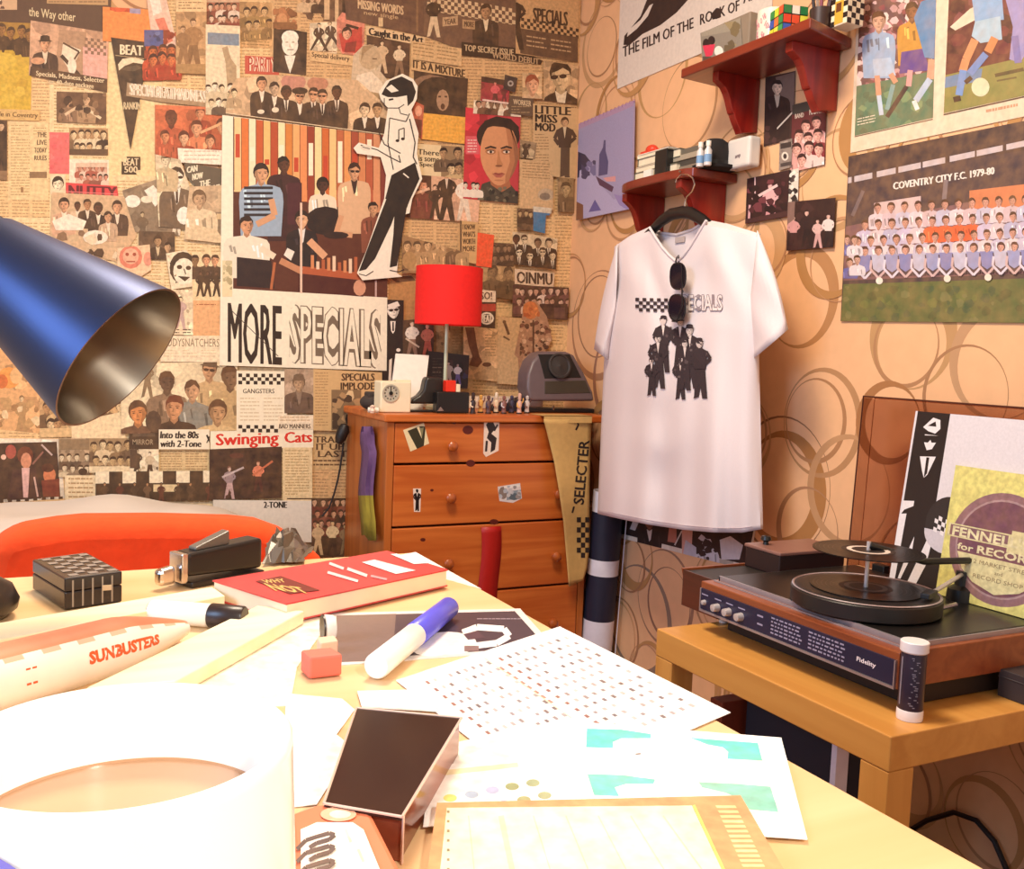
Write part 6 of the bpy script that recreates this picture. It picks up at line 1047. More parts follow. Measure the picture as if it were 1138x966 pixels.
# ------------------------------------------------------------------ coffee table and record player
OAK = wood('light_oak', 0xc88c42, 0xd69c50, 'Y', 3, .42, .15)
tb = thing('side_table', 'square light oak side table carrying the record player', 'table', (1.30, 1.14, 0)); TX0, TX1, TY0, TY1 = 1.035, 1.572, .875, 1.41
MB().box((TX0, TY0, .40), (TX1, TY1, TAB)).build('tabletop', OAK, tb, .002)
for x, y in ((TX0, TY0), (TX0, TY1-.05), (TX1-.05, TY0), (TX1-.05, TY1-.05)): MB().box((x+.0005, y+.0005, .0005), (x+.0495, y+.0495, .3995)).build('leg', wood('light_oak_leg', 0xc88c42, 0xd69c50, 'Z', 3, .42, .15), tb, .0015)
WAL = wood('walnut', 0x7c3a1c, 0x96502a, 'Y', 4, .35, .25); PX0, PX1, PY0, PY1 = 1.105, 1.487, .93, 1.378; PZ0, PZ1 = .487, .541
rp = thing('record_player', 'walnut record player with black deck, dark blue control panel and open smoked lid', 'record player', (1.24, 1.09, TAB))
MB().box((PX0, PY0, PZ0), (PX1, PY1, PZ1)).build('plinth', WAL, rp, .002)
MB().box((PX0+.05, PY0+.02, TAB+.0005), (PX1-.02, PY1-.02, PZ0)).build('skirt', mat('dark_base', 0x241816, .6), rp, .002)
FP = lambda a, b, o: atx(a, b, PX0)-Vector((o, 0, 0))
zt_, zb_ = PZ1-.012, PZ0+.004
pan = MB().box((PX0-.0025, PY0+.004, zb_), (PX0+.001, PY1-.004, zt_)).build('control_panel', mat('panel_blue', 0x2a2742, .35, .2), rp, .0008)
g = MB(); g.box((PX0-.004, PY0+.003, zb_-.004), (PX0, PY1-.003, zb_)).box((PX0-.004, PY0+.003, zb_), (PX0, PY0+.0055, zt_)).box((PX0-.004, PY1-.0055, zb_), (PX0, PY1-.003, zt_)); g.build('silver_trim', mat('brushed_silver', 0xc4bcc4, .3, .8), rp)
for i, y in enumerate((PY1-.016, PY1-.053, PY1-.084, PY1-.116)):
    MB().lathe([(.0075, 0), (.0065, .012), (0, .0125)] if i else [(.005, 0), (.004, .006), (0, .0065)], (PX0-.0025, y, PZ0+.018), (-1, 0, 0), 18).build('knob', mat('silver_knob', 0xd8d0d0, .3, .5), pan, 0, True)
g = MB(); rn = random.Random(5)
for i, y in enumerate((PY1-.016, PY1-.053, PY1-.084, PY1-.116)): g.box((PX0-.0029, y-.009, PZ0+.031), (PX0-.0024, y+.009, PZ0+.033))
for y in (PY1-.163,): g.box((PX0-.0029, y-.007, PZ0+.030), (PX0-.0024, y+.007, PZ0+.033)); g.box((PX0-.0029, y-.007, PZ0+.016), (PX0-.0024, y+.006, PZ0+.019))
for y0, y1 in ((PY1-.255, PY1-.19), (PY1-.345, PY1-.275)):
    for r_ in range(5):
        y = y1
        while y > y0: w = rn.uniform(.003, .009); g.box((PX0-.0029, y-w, PZ0+.010+r_*.0062), (PX0-.0024, y, PZ0+.0125+r_*.0062)); y -= w+.003
g.build('panel_marks', mat('panel_ink', 0x9a94b0, .5), pan)
vs, fs = letters('Fidelity', .02); yc = PY0+.056
MB().add([(PX0-.003, yc-.036*(u-.5), PZ0+.018+.009*(1-v_)+.004*0) for u, v_ in vs], fs).build('maker_script', mat('white_ink', 0xf0e8f0, .4), pan)
DK_ = MB().box((PX0+.035, PY0+.012, PZ1-.001), (PX1-.012, PY1-.012, PZ1+.009)).build('deck', mat('black_deck', 0x1a1716, .3), rp, .003)
g = MB(); x0, x1, y0, y1, z = PX0+.0325, PX1-.010, PY0+.0095, PY1-.0095, PZ1+.0045
g.box((x0-.012, y0-.004, z-.0045), (x0-.009, y1, z-.002)).box((x0, y0, z-.005), (x0+.004, y1, z+.0045)).box((x0, y0, z-.005), (x1, y0+.003, z+.003)).box((x0, y1-.003, z-.005), (x1, y1, z+.003)); g.build('deck_edging', mat('brushed_silver2', 0xa8a2aa, .35, .5), rp)
DZ = PZ1+.009; pc = atz(962, 654, DZ+.030); pc = Vector((pc.x, pc.y, DZ))
MB().lathe([(0, 0), (.113, 0), (.118, .004), (.118, .026), (.115, .029), (.1, .030), (0, .030)], pc, (0, 0, 1), 64).build('platter', mat('platter_black', 0x221d1c, .4), rp, 0, True)
MB().lathe([(.1165, .0292), (.1145, .0305), (.1125, .0292)], pc, (0, 0, 1), 64).build('platter_rim', mat('brushed_silver', 0xc4bcc4, .3, .8), rp, 0, True)
UZ2 = atx(966, 613, pc.x).z
MB().cyl(pc+Vector((0, 0, .02)), (pc.x, pc.y, UZ2+.016), .0035, 12).build('spindle', mat('silver_knob', 0xd8d0d0, .3, .5), rp, 0, True)
def single(label, z, lc, ring, hole=.0038):
    c = Vector((pc.x, pc.y, z)); t = thing('vinyl_record', label, 'record', c, 'seven inch records')
    pf = [(hole, 0), (.0875, 0), (.0875, .0016), (.085, .0014), (.05, .0014), (.043, .0018), (hole, .0018)]
    MB().lathe(pf, c, (0, 0, 1), 56, True).build('disc', mat('vinyl_black', 0x141110, .3, noise=.02, spec=.3), t, 0, True)
    g = MB()
    for r_ in (.055, .062, .069, .076, .082): g.lathe([(r_, .00175), (r_+.0012, .00175)], c, (0, 0, 1), 56)
    g.build('grooves', mat('vinyl_groove', 0x3c3430, .3), t)
    MB().lathe([(hole+.0005, .0021), (.042, .0021)], c, (0, 0, 1), 40).build('label', mat('lab_%06x' % lc, lc, .5), t); MB().lathe([(.026, .0023), (.034, .0023)], c, (0, 0, 1), 40).build('label_ring', mat('lab_%06x' % ring, ring, .5), t)
single('black seven inch single lying on the turntable platter', DZ+.0305, 0x2c2422, 0x6a5a50)
single('black seven inch single with pale label ring held high on the spindle', UZ2, 0x2a2220, 0xd8c8bc)
# stabiliser arm, tonearm, controls
ps = atz(1084, 668, DZ); hz = atx(1084, 622, ps.x).z
g = MB(); g.cyl((ps.x, ps.y, DZ), (ps.x, ps.y, hz), .008, 14); g.tube([(ps.x, ps.y, hz), (ps.x*.5+pc.x*.5, ps.y*.5+pc.y*.5, hz+.001), (pc.x, pc.y, UZ2+.010)], .006, 8); g.build('record_arm', BLKP, rp, .001, True)
tv = atz(1092, 664, DZ); tv = Vector((min(tv.x, PX1-.05), max(tv.y, PY0+.045), DZ))
MB().lathe([(0, 0), (.026, 0), (.024, .02), (.014, .026), (.012, .05), (0, .052)], tv, (0, 0, 1), 24).build('arm_base', BLKP, rp, 0, True)
td = (Vector((pc.x-.05, pc.y-.125, 0))-Vector((tv.x, tv.y, 0))).normalized()
MB().tube([tv+Vector((0, 0, .046)), tv+td*.16+Vector((0, 0, .038))], .0035, 10).build('tonearm', mat('silver_knob', 0xd8d0d0, .3, .5), rp, 0, True)
hd = tv+td*.16+Vector((0, 0, .034)); sd = Vector((-td.y, td.x, 0))
MB().hexa([hd+sd*.009, hd-sd*.009, hd-sd*.007+td*.035, hd+sd*.007+td*.035], [hd+sd*.009+Vector((0, 0, .01)), hd-sd*.009+Vector((0, 0, .01)), hd-sd*.007+td*.035+Vector((0, 0, .008)), hd+sd*.007+td*.035+Vector((0, 0, .008))]).build('headshell', BLKP, rp, .001)
MB().cyl(tv-td*.012+Vector((0, 0, .047)), tv-td*.055+Vector((0, 0, .05)), .015, 20).build('counterweight', mat('dark_grey_metal', 0x3a3534, .3, .6), rp, .001, True)
cl = [atz(px, py, DZ+.008) for px, py in ((972, 676), (985, 683), (998, 690), (1012, 688), (1030, 682), (1046, 676), (1062, 672))]
MB().tube(cl, .004, 8).build('control_lever', mat('silver_metal', 0xc8c0c0, .25, 1), rp, 0, True)
MB().box(cl[0]-Vector((.008, .008, .0078)), cl[0]+Vector((.008, .008, .006))).build('lever_block', BLKP, rp, .002)
# smoked lid
def smoked():
    m = bpy.data.materials.new('smoked_acrylic'); m.use_nodes = True; nt = m.node_tree; b = nt.nodes['Principled BSDF']; out = nt.nodes['Material Output']
    b.inputs['Base Color'].default_value = lin(0x5a3026)+(1,); b.inputs['Roughness'].default_value = .12
    tr = nd(nt, 'ShaderNodeBsdfTransparent'); tr.inputs[0].default_value = (.86, .68, .60, 1); mx = nd(nt, 'ShaderNodeMixShader'); mx.inputs[0].default_value = .22
    tc = nd(nt, 'ShaderNodeTexCoord'); n = nd(nt, 'ShaderNodeTexNoise'); n.inputs['Scale'].default_value = 14; nt.links.new(tc.outputs['Object'], n.inputs['Vector'])
    mr = nd(nt, 'ShaderNodeMapRange'); mr.inputs[3].default_value = .14; mr.inputs[4].default_value = .30; nt.links.new(n.outputs['Fac'], mr.inputs[0]); nt.links.new(mr.outputs[0], mx.inputs[0])
    nt.links.new(tr.outputs[0], mx.inputs[1]); nt.links.new(b.outputs[0], mx.inputs[2]); nt.links.new(mx.outputs[0], out.inputs['Surface']); return m
SMK = smoked()
tl = atx(970, 441, 1.502); LH = tl.z-PZ1-.006; lyA = tl.y-.004; lyB = lyA-.44; xb_, xt_ = 1.490, 1.502
def LP(y, h, d): a = h/LH; ax = Vector((xt_-xb_, 0, LH)).normalized(); nn = Vector((-ax.z, 0, ax.x)); return Vector((xb_, y, PZ1+.006))+ax*(a*math.hypot(xt_-xb_, LH))+nn*d
def lslab(y0, y1, h0, h1, d0, d1): return MB().hexa([LP(y0, h0, d0), LP(y1, h0, d0), LP(y1, h0, d1), LP(y0, h0, d1)], [LP(y0, h1, d0), LP(y1, h1, d0), LP(y1, h1, d1), LP(y0, h1, d1)])
lid = lslab(lyB, lyA, 0, LH, -.003, 0).build('lid', SMK, rp)
for a in ((lyB, lyA, LH-.003, LH, 0.0005, .03), (lyA-.003, lyA, 0, LH-.0035, .0005, .03), (lyB, lyB+.003, 0, LH-.0035, .0005, .03)): lslab(*a).build('lid_rim', SMK, lid)
g = MB(); g.tube([LP(lyB, LH, .03), LP(lyA, LH, .03), LP(lyA, 0, .03)], .0016, 6); g.build('lid_edge', mat('lid_dark_edge', 0x4a2018, .3), lid)
for y in (lyA-.06, lyB+.06): MB().box((1.478, y-.015, PZ1-.01), (1.496, y+.015, PZ1+.02)).build('hinge', BLKP, rp, .002)
# record sleeves leaning in the lid
def plane_fn(p0, n):
    n = Vector(n).normalized()
    return lambda a, b, o: CAM+ray(a, b)*((p0-CAM).dot(n)/ray(a, b).dot(n))+n*o
ax = (Vector((.040, 0, LH))).normalized(); nS = Vector((-ax.z, 0, ax.x)); pS = Vector((1.436, 1.1, DZ+.002)); f1 = plane_fn(pS, nS)
TLp = (1019, 457); sTL = f1(*TLp, 0); w_ = .31; hS = (sTL.z-DZ-.001)/ax.z
def spx(u, v_): # sleeve metres (right, down) -> world
    return sTL+Vector((0, -1, 0))*u-ax*v_
def topx(P): d = P-CAM; k = d.dot(FW); return (W/2+F*d.dot(RT)/k, H/2-F*d.dot(UP)/k)
ws = min(w_, hS)
s = Sheet([topx(spx(0, 0)), topx(spx(w_, 0)), topx(spx(w_, hS)), topx(spx(0, hS))], 0xe4dde2, 'sl1')
def SP(l): return [topx(spx(a*.31/100, b*hS/100)) for a, b in l]
K2, W2 = 0x1f1a1f, 0xf0e8ea
s.p(SP([(1.5, 0), (24, 0), (24, 55), (30, 70), (44, 86), (40, 100), (1.5, 100)]), K2)
s.p(SP([(7, 9), (13, 3), (18, 4), (19, 9), (16, 12), (11, 11)]), W2); s.p(SP([(10, 8), (15, 5), (16, 8)]), K2); s.p(SP([(9, 13), (18, 13), (18, 16), (15.5, 21), (12, 22), (9.5, 18)]), W2); s.p(SP([(8.5, 13.6), (18.5, 13), (18, 17), (14.5, 17.4), (13.5, 15.8), (12, 17.6), (9, 17.6)]), K2); s.p(SP([(8, 26), (19, 25), (15, 36), (13, 38), (11, 34)]), W2); s.p(SP([(12.6, 26), (14.6, 26), (14.8, 35), (13, 38)]), K2)
s.p(SP([(1, 53), (9, 52), (9, 55), (3, 58), (1, 61)]), W2); s.p(SP([(0, 61), (5, 60), (4, 100), (0, 100)]), W2); s.p(SP([(11, 78), (13, 72), (13, 84), (8, 98), (6, 98)]), W2); s.p(SP([(24, 66), (26, 66), (24, 86), (19, 99), (13, 99)]), W2)
s.p(SP([(34+15*cos(k*pi/14), 62+16*sin(k*pi/14)) for k in range(28)]), 0x2c282c); s.p(SP([(34+15*cos(k*pi/14), 66+12*sin(k*pi/14)) for k in range(0, 15)]), 0xd4ccd4)
for i in range(9):
    for j in range(4):
        if (i+j) % 2: a, b = 25+2.4*i, 57+2.4*j+.6*i; s.p(SP([(a, b), (a+2.4, b+.6), (a+2.4, b+3), (a, b+2.4)]), W2)
s.build('record_sleeve', 'white twelve inch record sleeve with black suited man strip leaning in the lid', 'record sleeve', 'record sleeves leaning in the lid', m=GLOSS, thick=.003, fn=f1)
f2 = plane_fn(pS+nS*.008, nS); yTL = f2(1063, 517, 0); h2 = min((yTL.z-DZ-.001)/ax.z, .25)
def s2(u, v_): return topx(yTL+Vector((0, -1, 0))*(u*.0024)-ax*(v_*h2/100))
def S2(l): return [s2(a, b) for a, b in l]
s = Sheet(S2([(0, 0), (100, 0), (100, 100), (0, 100)]), 0xe2dc84, 'sl2'); PU = 0x8a6470
ci = lambda r_, n=40: S2([(46+r_*cos(2*pi*k/n), 56+r_*sin(2*pi*k/n)) for k in range(n)])
s.p(ci(41), PU); s.p(ci(36), 0xa88a90); s.p(ci(34.5), 0x6c4058); s.p(S2([(12.5, 64), (79.5, 64), (74, 76), (64, 84), (46, 89.5), (28, 84), (18, 76)]), 0xe0d8a4)
s.p(S2([(2, 44), (52, 44), (52, 41), (72, 41), (72, 57), (50, 57), (50, 54), (2, 54)]), 0xe0d8a4); s.p(S2([(4, 45), (50, 45), (50, 53), (4, 53)]), 0x7a5464)
def T2(txt, a, b, c, d, col, off=.02):
    vs, fs = letters(txt, off); s.sh.append((None, fs, [s2(a+u*(c-a), b+v_*(d-b)) for u, v_ in vs], col))
T2("FENNELL'S", 6, 45.5, 66, 53, 0xe8e0b4, .03); T2('for', 12, 57.5, 25, 62.5, 0xe8e0b4); T2('RECORDS', 28, 56.5, 80, 62.5, 0xe8e0b4, .03); T2('112 MARKET STREET', 22, 67, 72, 70, 0x8a7a5c, .0); T2('and', 44, 72.5, 50, 75, 0x8a7a5c, 0); T2('RECORD SHOP', 28, 77.5, 66, 80.5, 0x8a7a5c, .0)
s.build('record_sleeve', 'yellow green record bag with purple circle shop print leaning before the white sleeve', 'record sleeve', 'record sleeves leaning in the lid', thick=.002, fn=f2)
# things on the side table
ux = atz(757, 631, .536)
t = thing('amplifier', 'dark walnut sided amplifier behind the left of the record player', 'amplifier', (1.3, 1.36, TAB)); ay0, ay1, axx0, axx1 = PY1+.004, ux.y, ux.x, 1.50
MB().box((axx0+.004, ay0+.001, .462), (axx1, ay1-.007, .532)).build('case', mat('amp_black', 0x2c2623, .5), t, .002)
MB().hexa([(axx0+.02, ay1-.006, .464), (axx1, ay1-.006, .464), (axx1, ay1, .464), (axx0+.02, ay1, .464)], [(axx0, ay1-.006, .536), (axx1, ay1-.006, .536), (axx1, ay1, .536), (axx0, ay1, .536)]).build('side_cheek', WAL, t, .001)
MB().box((axx0, ay0+.001, .464), (axx0+.0035, ay1-.007, .534)).build('front_panel', wood('dark_walnut', 0x4c2416, 0x5c2c1c, 'Y'), t)
for x, y, m_ in ((axx0+.03, 1.400, WHP), (axx1-.03, 1.400, BLKP), (axx0+.06, 1.396, BLKP), (axx1-.06, 1.396, BLKP)): MB().cyl((x, y, TAB+.0005), (x, y, .462), .008, 14).build('foot', m_, t, 0, True)
gx0, gx1 = 1.30, 1.47
t = thing('small_box', 'small black lidded box with pinkish top on the amplifier', 'box', (1.38, 1.42, .533))
MB().box((gx0, ay0+.006, .5325), (gx1, ay1-.01, .572)).build('box_body', mat('maroon_black', 0x2a1818, .5), t, .002); MB().box((gx0-.002, ay0+.004, .572), (gx1+.002, ay1-.008, .579)).build('lid', mat('pink_brown_lid', 0x8a6258, .35), t, .002)
MB().lathe([(0, 0), (.006, 0), (.005, .006), (.011, .01), (.009, .017), (0, .019)], (gx0+.03, ay1-.035, .579), (0, 0, 1), 16).build('knob', BLKP, t, 0, True)
gl = atz(1013, 800, TAB); gr = .0172; gh = .112
t = thing('glue_stick', 'tall tube with dark label and white caps in front of the record player', 'tube', (gl.x, gl.y, TAB)); c = Vector((gl.x, gl.y+.004, TAB+.0005))
MB().lathe([(0, 0), (gr*1.02, 0), (gr*1.04, .004), (gr*1.04, .013), (gr, .015)], c, (0, 0, 1), 28).build('base_cap', mat('white_gloss', 0xf0eaee, .3), t, 0, True)
MB().lathe([(gr*.98, .014), (gr, .016), (gr, gh-.016), (gr*.98, gh-.014)], c, (0, 0, 1), 28).build('label_tube', mat('violet_black_label', 0x2c2438, .35), t, 0, True)
MB().lathe([(gr, gh-.016), (gr*1.12, gh-.014), (gr*1.12, gh-.001), (gr*1.06, gh), (0, gh)], c, (0, 0, 1), 28).build('top_cap', mat('white_gloss', 0xf0eaee, .3), t, 0, True)
g = MB(); rn = random.Random(9)
for k in range(26):
    a = pi+.75+rn.uniform(-.25, .5); z = .02+k*.0028; w = rn.uniform(.1, .3); g.add([c+Vector((cos(q)*(gr+.0003), sin(q)*(gr+.0003), zz)) for q, zz in ((a, z), (a+w, z), (a+w, z+.0014), (a, z+.0014))], [(0, 1, 2, 3)])
a = pi-.35; g.add([c+Vector((cos(q)*(gr+.0004), sin(q)*(gr+.0004), zz)) for q, zz in ((a, .022), (a+.16, .022), (a+.16, .09), (a, .09))], [(0, 1, 2, 3)])
g.build('label_print', mat('label_grey', 0x8a8494, .5), t)
bq = atz(1108, 773, TAB); props(MB().box((bq.x, bq.y-.05, TAB+.0005), (bq.x+.06, bq.y, TAB+.042)).box((bq.x-.001, bq.y-.051, TAB+.030), (bq.x+.061, bq.y+.001, TAB+.032)).build('black_case', mat('soft_black', 0x3a3032, .6), None, .006, segs=3), 'small black rounded case at the right edge of the side table', 'case')
# under the table
t = thing('storage_box', 'dark navy storage box on the floor under the side table', 'box', (1.21, 1.15, 0))
bxy = atx(925, 850, 1.16).y
MB().box((1.16, bxy, .0005), (1.25, 1.30, .34)).build('box_body', mat('navy_card', 0x1c1c28, .7), t, .003); MB().box((1.15, bxy-.01, .34), (1.26, 1.31, .37)).build('lid', mat('navy_card2', 0x20202c, .7), t, .003)
props(MB().box((1.12, 1.318, .0005), (1.42, 1.352, .33)).build('wooden_board', wood('redbrown', 0x74301c, 0x843a24, 'Z'), None, .002), 'red brown upright board under the left of the side table', 'board')
wq = atx(936, 850, 1.14); props(MB().box((1.12, wq.y-.006, .0005), (1.147, wq.y+.005, .36)).build('white_folder', mat('white_paper', 0xe0dce6, .6), None, .001), 'narrow white folder standing against the navy storage box', 'folder')
t = props(MB().tube([atx(px, py, 1.566) for px, py in ((1000, 930), (1030, 912), (1060, 903), (1085, 912), (1105, 935), (1118, 965), (1125, 1010))], .005, 8).build('power_cable', mat('black_rubber', 0x1a1414, .5), None, 0, True), 'black looping power cable on the wall right of the side table', 'cable')
# ------------------------------------------------------------------ desk
DKW = wood('pale_desk_wood', 0xdeb480, 0xe8c292, 'X', 3, .4, .2)
dk = thing('desk', 'pale wooden desk in the foreground strewn with papers and pens', 'desk', (-.4, .2, 0))
DXR, DYF = .330, .835
MB().box((-1.1, -.42, .722), (DXR, DYF, DESK)).build('desktop', DKW, dk, .0015)
for x in (-1.05, DXR-.08):
    for y in (-.38, DYF-.08): MB().box((x, y, .0005), (x+.05, y+.05, .7215)).build('leg', wood('desk_leg_wood', 0xe2bd86, 0xebca96, 'Z', 3, .4, .2), dk, .002)
MB().box((-.99, DYF-.07, .64), (DXR-.09, DYF-.05, .7215)).build('apron', DKW, dk)
def paper(name, label, cat, quad, col, draw=None, group=None, thick=.0003, m=None):
    s = Sheet(quad, col, 'D')
    if draw: draw(s)
    return s.build(name, label, cat, group, m=m, thick=thick)
WP = 0xfbf7f0
paper('paper', 'blank white sheet at the far right corner of the desk', 'paper', [(402, 625), (462, 614), (535, 655), (480, 640)], WP)
paper('paper', 'blank cream sheet between the diagonal strip and red eraser', 'paper', [(190, 758), (345, 682), (366, 692), (330, 742), (322, 785), (200, 790)], 0xfdf4e0)
def dph(s):
    s.p([(374, 685), (572, 680), (608, 720), (372, 735)], 0x4a3c48); s.p([(374, 685), (440, 683), (436, 735), (372, 737)], 0x806a64); s.e(498, 716, 32, 13, 0xf8f2ee, 20); s.e(480, 722, 22, 9, 0xfaf4f0, 18); s.l([(514, 704), (530, 698), (560, 700), (566, 708), (552, 716), (520, 720)], 7, 0xf8f4f4); s.p([(515, 706), (530, 702), (540, 710), (520, 712)], 0x5a4450); s.r(516, 719, 532, 725, 0x8a7070); s.ln(530, 688, 580, 692, 0x9a8c98, 1)
paper('photograph', 'dark photograph with white swirling shape under the blue capped marker', 'photograph', [(368, 682), (578, 677), (618, 722), (366, 741)], 0xe8e0dc, dph, None, .0004, GLOSS)
def dgrid(s):
    def g(u, v): 
        a = (1-u)*(1-v); b = u*(1-v); c = u*v; d = (1-u)*v; q = ((455, 757), (622, 704), (792, 795), (592, 876)); return (a*q[0][0]+b*q[1][0]+c*q[2][0]+d*q[3][0], a*q[0][1]+b*q[1][1]+c*q[2][1]+d*q[3][1])
    for bu0, bu1 in ((.06, .46), (.54, .97)):
        nr = 9
        for i in range(nr):
            u = bu0+(bu1-bu0)*i/(nr-1)
            for j in range(13):
                if s.rnd.random() < .12: continue
                v = .05+.82*j/12; w = .018; h = .016+.01*s.rnd.random(); s.p([g(u, v), g(u+w, v), g(u+w, v+h*1.3), g(u, v+h*1.3)], s.rnd.choice((0x8c8690, 0xa8a2a8, 0x6a6470, 0xbcb4b8)) if i else 0x8a5a5c)
    for j in range(8): s.p([g(.485, .12+.05*j), g(.50, .12+.05*j), g(.50, .15+.05*j), g(.485, .15+.05*j)], 0xa87c78)
    s.p([g(.478, .02), g(.484, .02), g(.484, .9), g(.478, .9)], 0xf0e8c0)
paper('letter_sheet', 'white sheet printed with two blocks of small dark letters', 'paper', [(440, 758), (622, 698), (812, 794), (600, 886)], 0xfaf6f4, dgrid)
paper('paper', 'blank white sheet between the letter sheet and coloured dot sheet', 'paper', [(500, 830), (640, 800), (660, 850), (500, 868)], WP)
TQ = 0x52d8cc
def dteal(s):
    s.p([(652, 814), (690, 815), (723, 820), (723, 825), (690, 825), (681, 829), (681, 836), (651, 835)], TQ); s.p([(766, 824), (800, 827), (842, 830), (847, 850), (808, 848), (809, 840), (803, 835), (786, 832)], TQ); s.p([(647, 865), (690, 866), (728, 871), (726, 876), (696, 876), (683, 880), (688, 890), (644, 888)], 0x66d2c4); s.p([(776, 874), (820, 876), (856, 879), (865, 908), (826, 904), (820, 892), (806, 886), (780, 880)], 0x7ccab8)
    s.l([(706, 843), (712, 842)], 2, 0x8a8484)
paper('leaflet', 'white leaflet with four turquoise corner shapes at the right desk edge', 'leaflet', [(640, 806), (868, 824), (897, 938), (630, 920)], 0xfdfdfb, dteal)
def ddots(s):
    for x, y, c in ((500, 893, 0xe8d878), (524, 889, 0x9ab4d4), (547, 884, 0xa4b0d8), (569, 880, 0x94a074), (592, 876, 0x98a480), (538, 903, 0xc088a4), (560, 900, 0x9098cc), (582, 895, 0x94a074), (605, 890, 0x98a480)): s.e(x, y, 7.6, 4.2, c, 16)
    s.p([(490, 862), (575, 853), (576, 858), (490, 868)], 0xf4e8bc); s.e(614, 902, 3, 1.6, 0x6a8468)
paper('dot_sheet', 'white sheet with rows of coloured dots beside the black glossy box', 'paper', [(478, 856), (646, 846), (668, 915), (470, 925)], 0xfbf9f4, ddots)
def dbook(s):
    s.p([(496, 915), (768, 912), (812, 1010), (486, 1010)], 0xfbf0cc)
    for i in range(7): s.l([(520+36*i, 924), (528+44*i, 1004)], 1.2+(i == 1)*5, 0xdccfae if i != 1 else 0xe4cdb0)
    for i in range(7): s.r(496, 918+11*i, 499, 921+11*i, 0x8a8060)
    for i in range(16): s.p([(794+i*2.4, 912+5.6*i), (816+i*2.6, 912+5.6*i), (818+i*2.6, 915+5.6*i), (796+i*2.4, 915+5.6*i)], 0xf8d898)
    s.l([(770, 912), (814, 1010)], 3, 0xf8e070)
paper('booklet', 'orange edged booklet with pale yellow page at the bottom of the frame', 'booklet', [(485, 909), (822, 900), (884, 1010), (470, 1020)], 0xee9a6a, dbook, None, .004)
paper('paper', 'crumpled cream paper scrap between the mug and black glossy box', 'paper', [(318, 772), (380, 778), (394, 790), (374, 818), (392, 832), (352, 896), (312, 900)], 0xfefaf0)
paper('paper', 'narrow white slip above the black glossy box', 'paper', [(397, 772), (470, 770), (486, 794), (402, 789)], WP, None, None, .0008)
# wooden strips
STR = wood('pale_strip_wood', 0xf6e4b4, 0xfaeecb, 'X', 4, .5, .1)
def slab(name, label, cat, quad, z0, z1, m, bev=.0008, parent=None):
    top = [atz(a, b, z1) for a, b in quad]; bot = [Vector((p.x, p.y, z0)) for p in top]
    return props(MB().hexa(bot, top).build(name, m, parent, bev), label, cat)
Z0 = DESK+.0006
slab('wooden_strip', 'pale wooden strip lying behind the red and white tube', 'strip', [(-24, 696), (236, 652), (250, 662), (-24, 716)], Z0, Z0+.010, STR)
slab('wooden_strip', 'pale wooden strip lying diagonally from the mug to the red book', 'strip', [(286, 673), (338, 679), (196, 757), (96, 764), (130, 748)], Z0, Z0+.009, STR)
# red book
BQ = [(236, 645), (430, 612), (498, 633), (318, 671)]; ZT = DESK+.0155
top = [atz(a, b, ZT) for a, b in BQ]; zb = Z0
bk = thing('red_book', 'red paperback with a gold and brown square and white printed bars', 'book', ((top[0]+top[2])/2).to_3d()*1)
bk.location.z = DESK; WL[bk] = Vector(bk.location)
cen = sum(top, Vector())/4
def sh(k, z): return [Vector((cen.x+(p.x-cen.x)*k, cen.y+(p.y-cen.y)*k, z)) for p in top]
MB().hexa(sh(1, ZT-.001), sh(1, ZT)).hexa(sh(1, Z0+.001), sh(1, Z0+.002)).build('cover', mat('book_red', 0xd24848, .3, noise=.04), bk)
MB().hexa(sh(.985, Z0+.002), sh(.985, ZT-.001)).build('pages', mat('book_pages', 0xf0e0c0, .8), bk)
s = Sheet(BQ, 0xd84044, 'bk'); s.p([(284, 646), (312, 640), (356, 656), (322, 660)], 0x7a2c28)
vs, fs = letters('NOT', .03); s.sh.append((None, fs, [(292+u*40+v_*14, 648+u*4.5+v_*8.5-u*v_*1) for u, v_ in vs], 0xe8c070)); vs, fs = letters('WHY', .02); s.sh.append((None, fs, [(290+u*24+v_*5, 644.5-u*1.5+v_*4) for u, v_ in vs], 0xe8c070)); s.p([(402, 625), (416, 622), (462, 634), (440, 638)], 0xfbf0f0); s.l([(366, 626), (382, 632)], 3, 0xf4d8d8); s.l([(364, 636), (398, 646)], 3, 0xf4d8d8); s.l([(386, 632), (408, 640)], 3.4, 0xf4dcdc); s.p([(434, 616), (444, 615), (476, 626), (460, 627)], 0xfbf4f4); s.l([(412, 640), (430, 644)], 2.4, 0xe8a0a4)
s.build('cover_print', None, parent=bk, m=GLOSS, nosheet=True, fn=lambda a, b, o: atz(a, b, ZT+.0001+o))
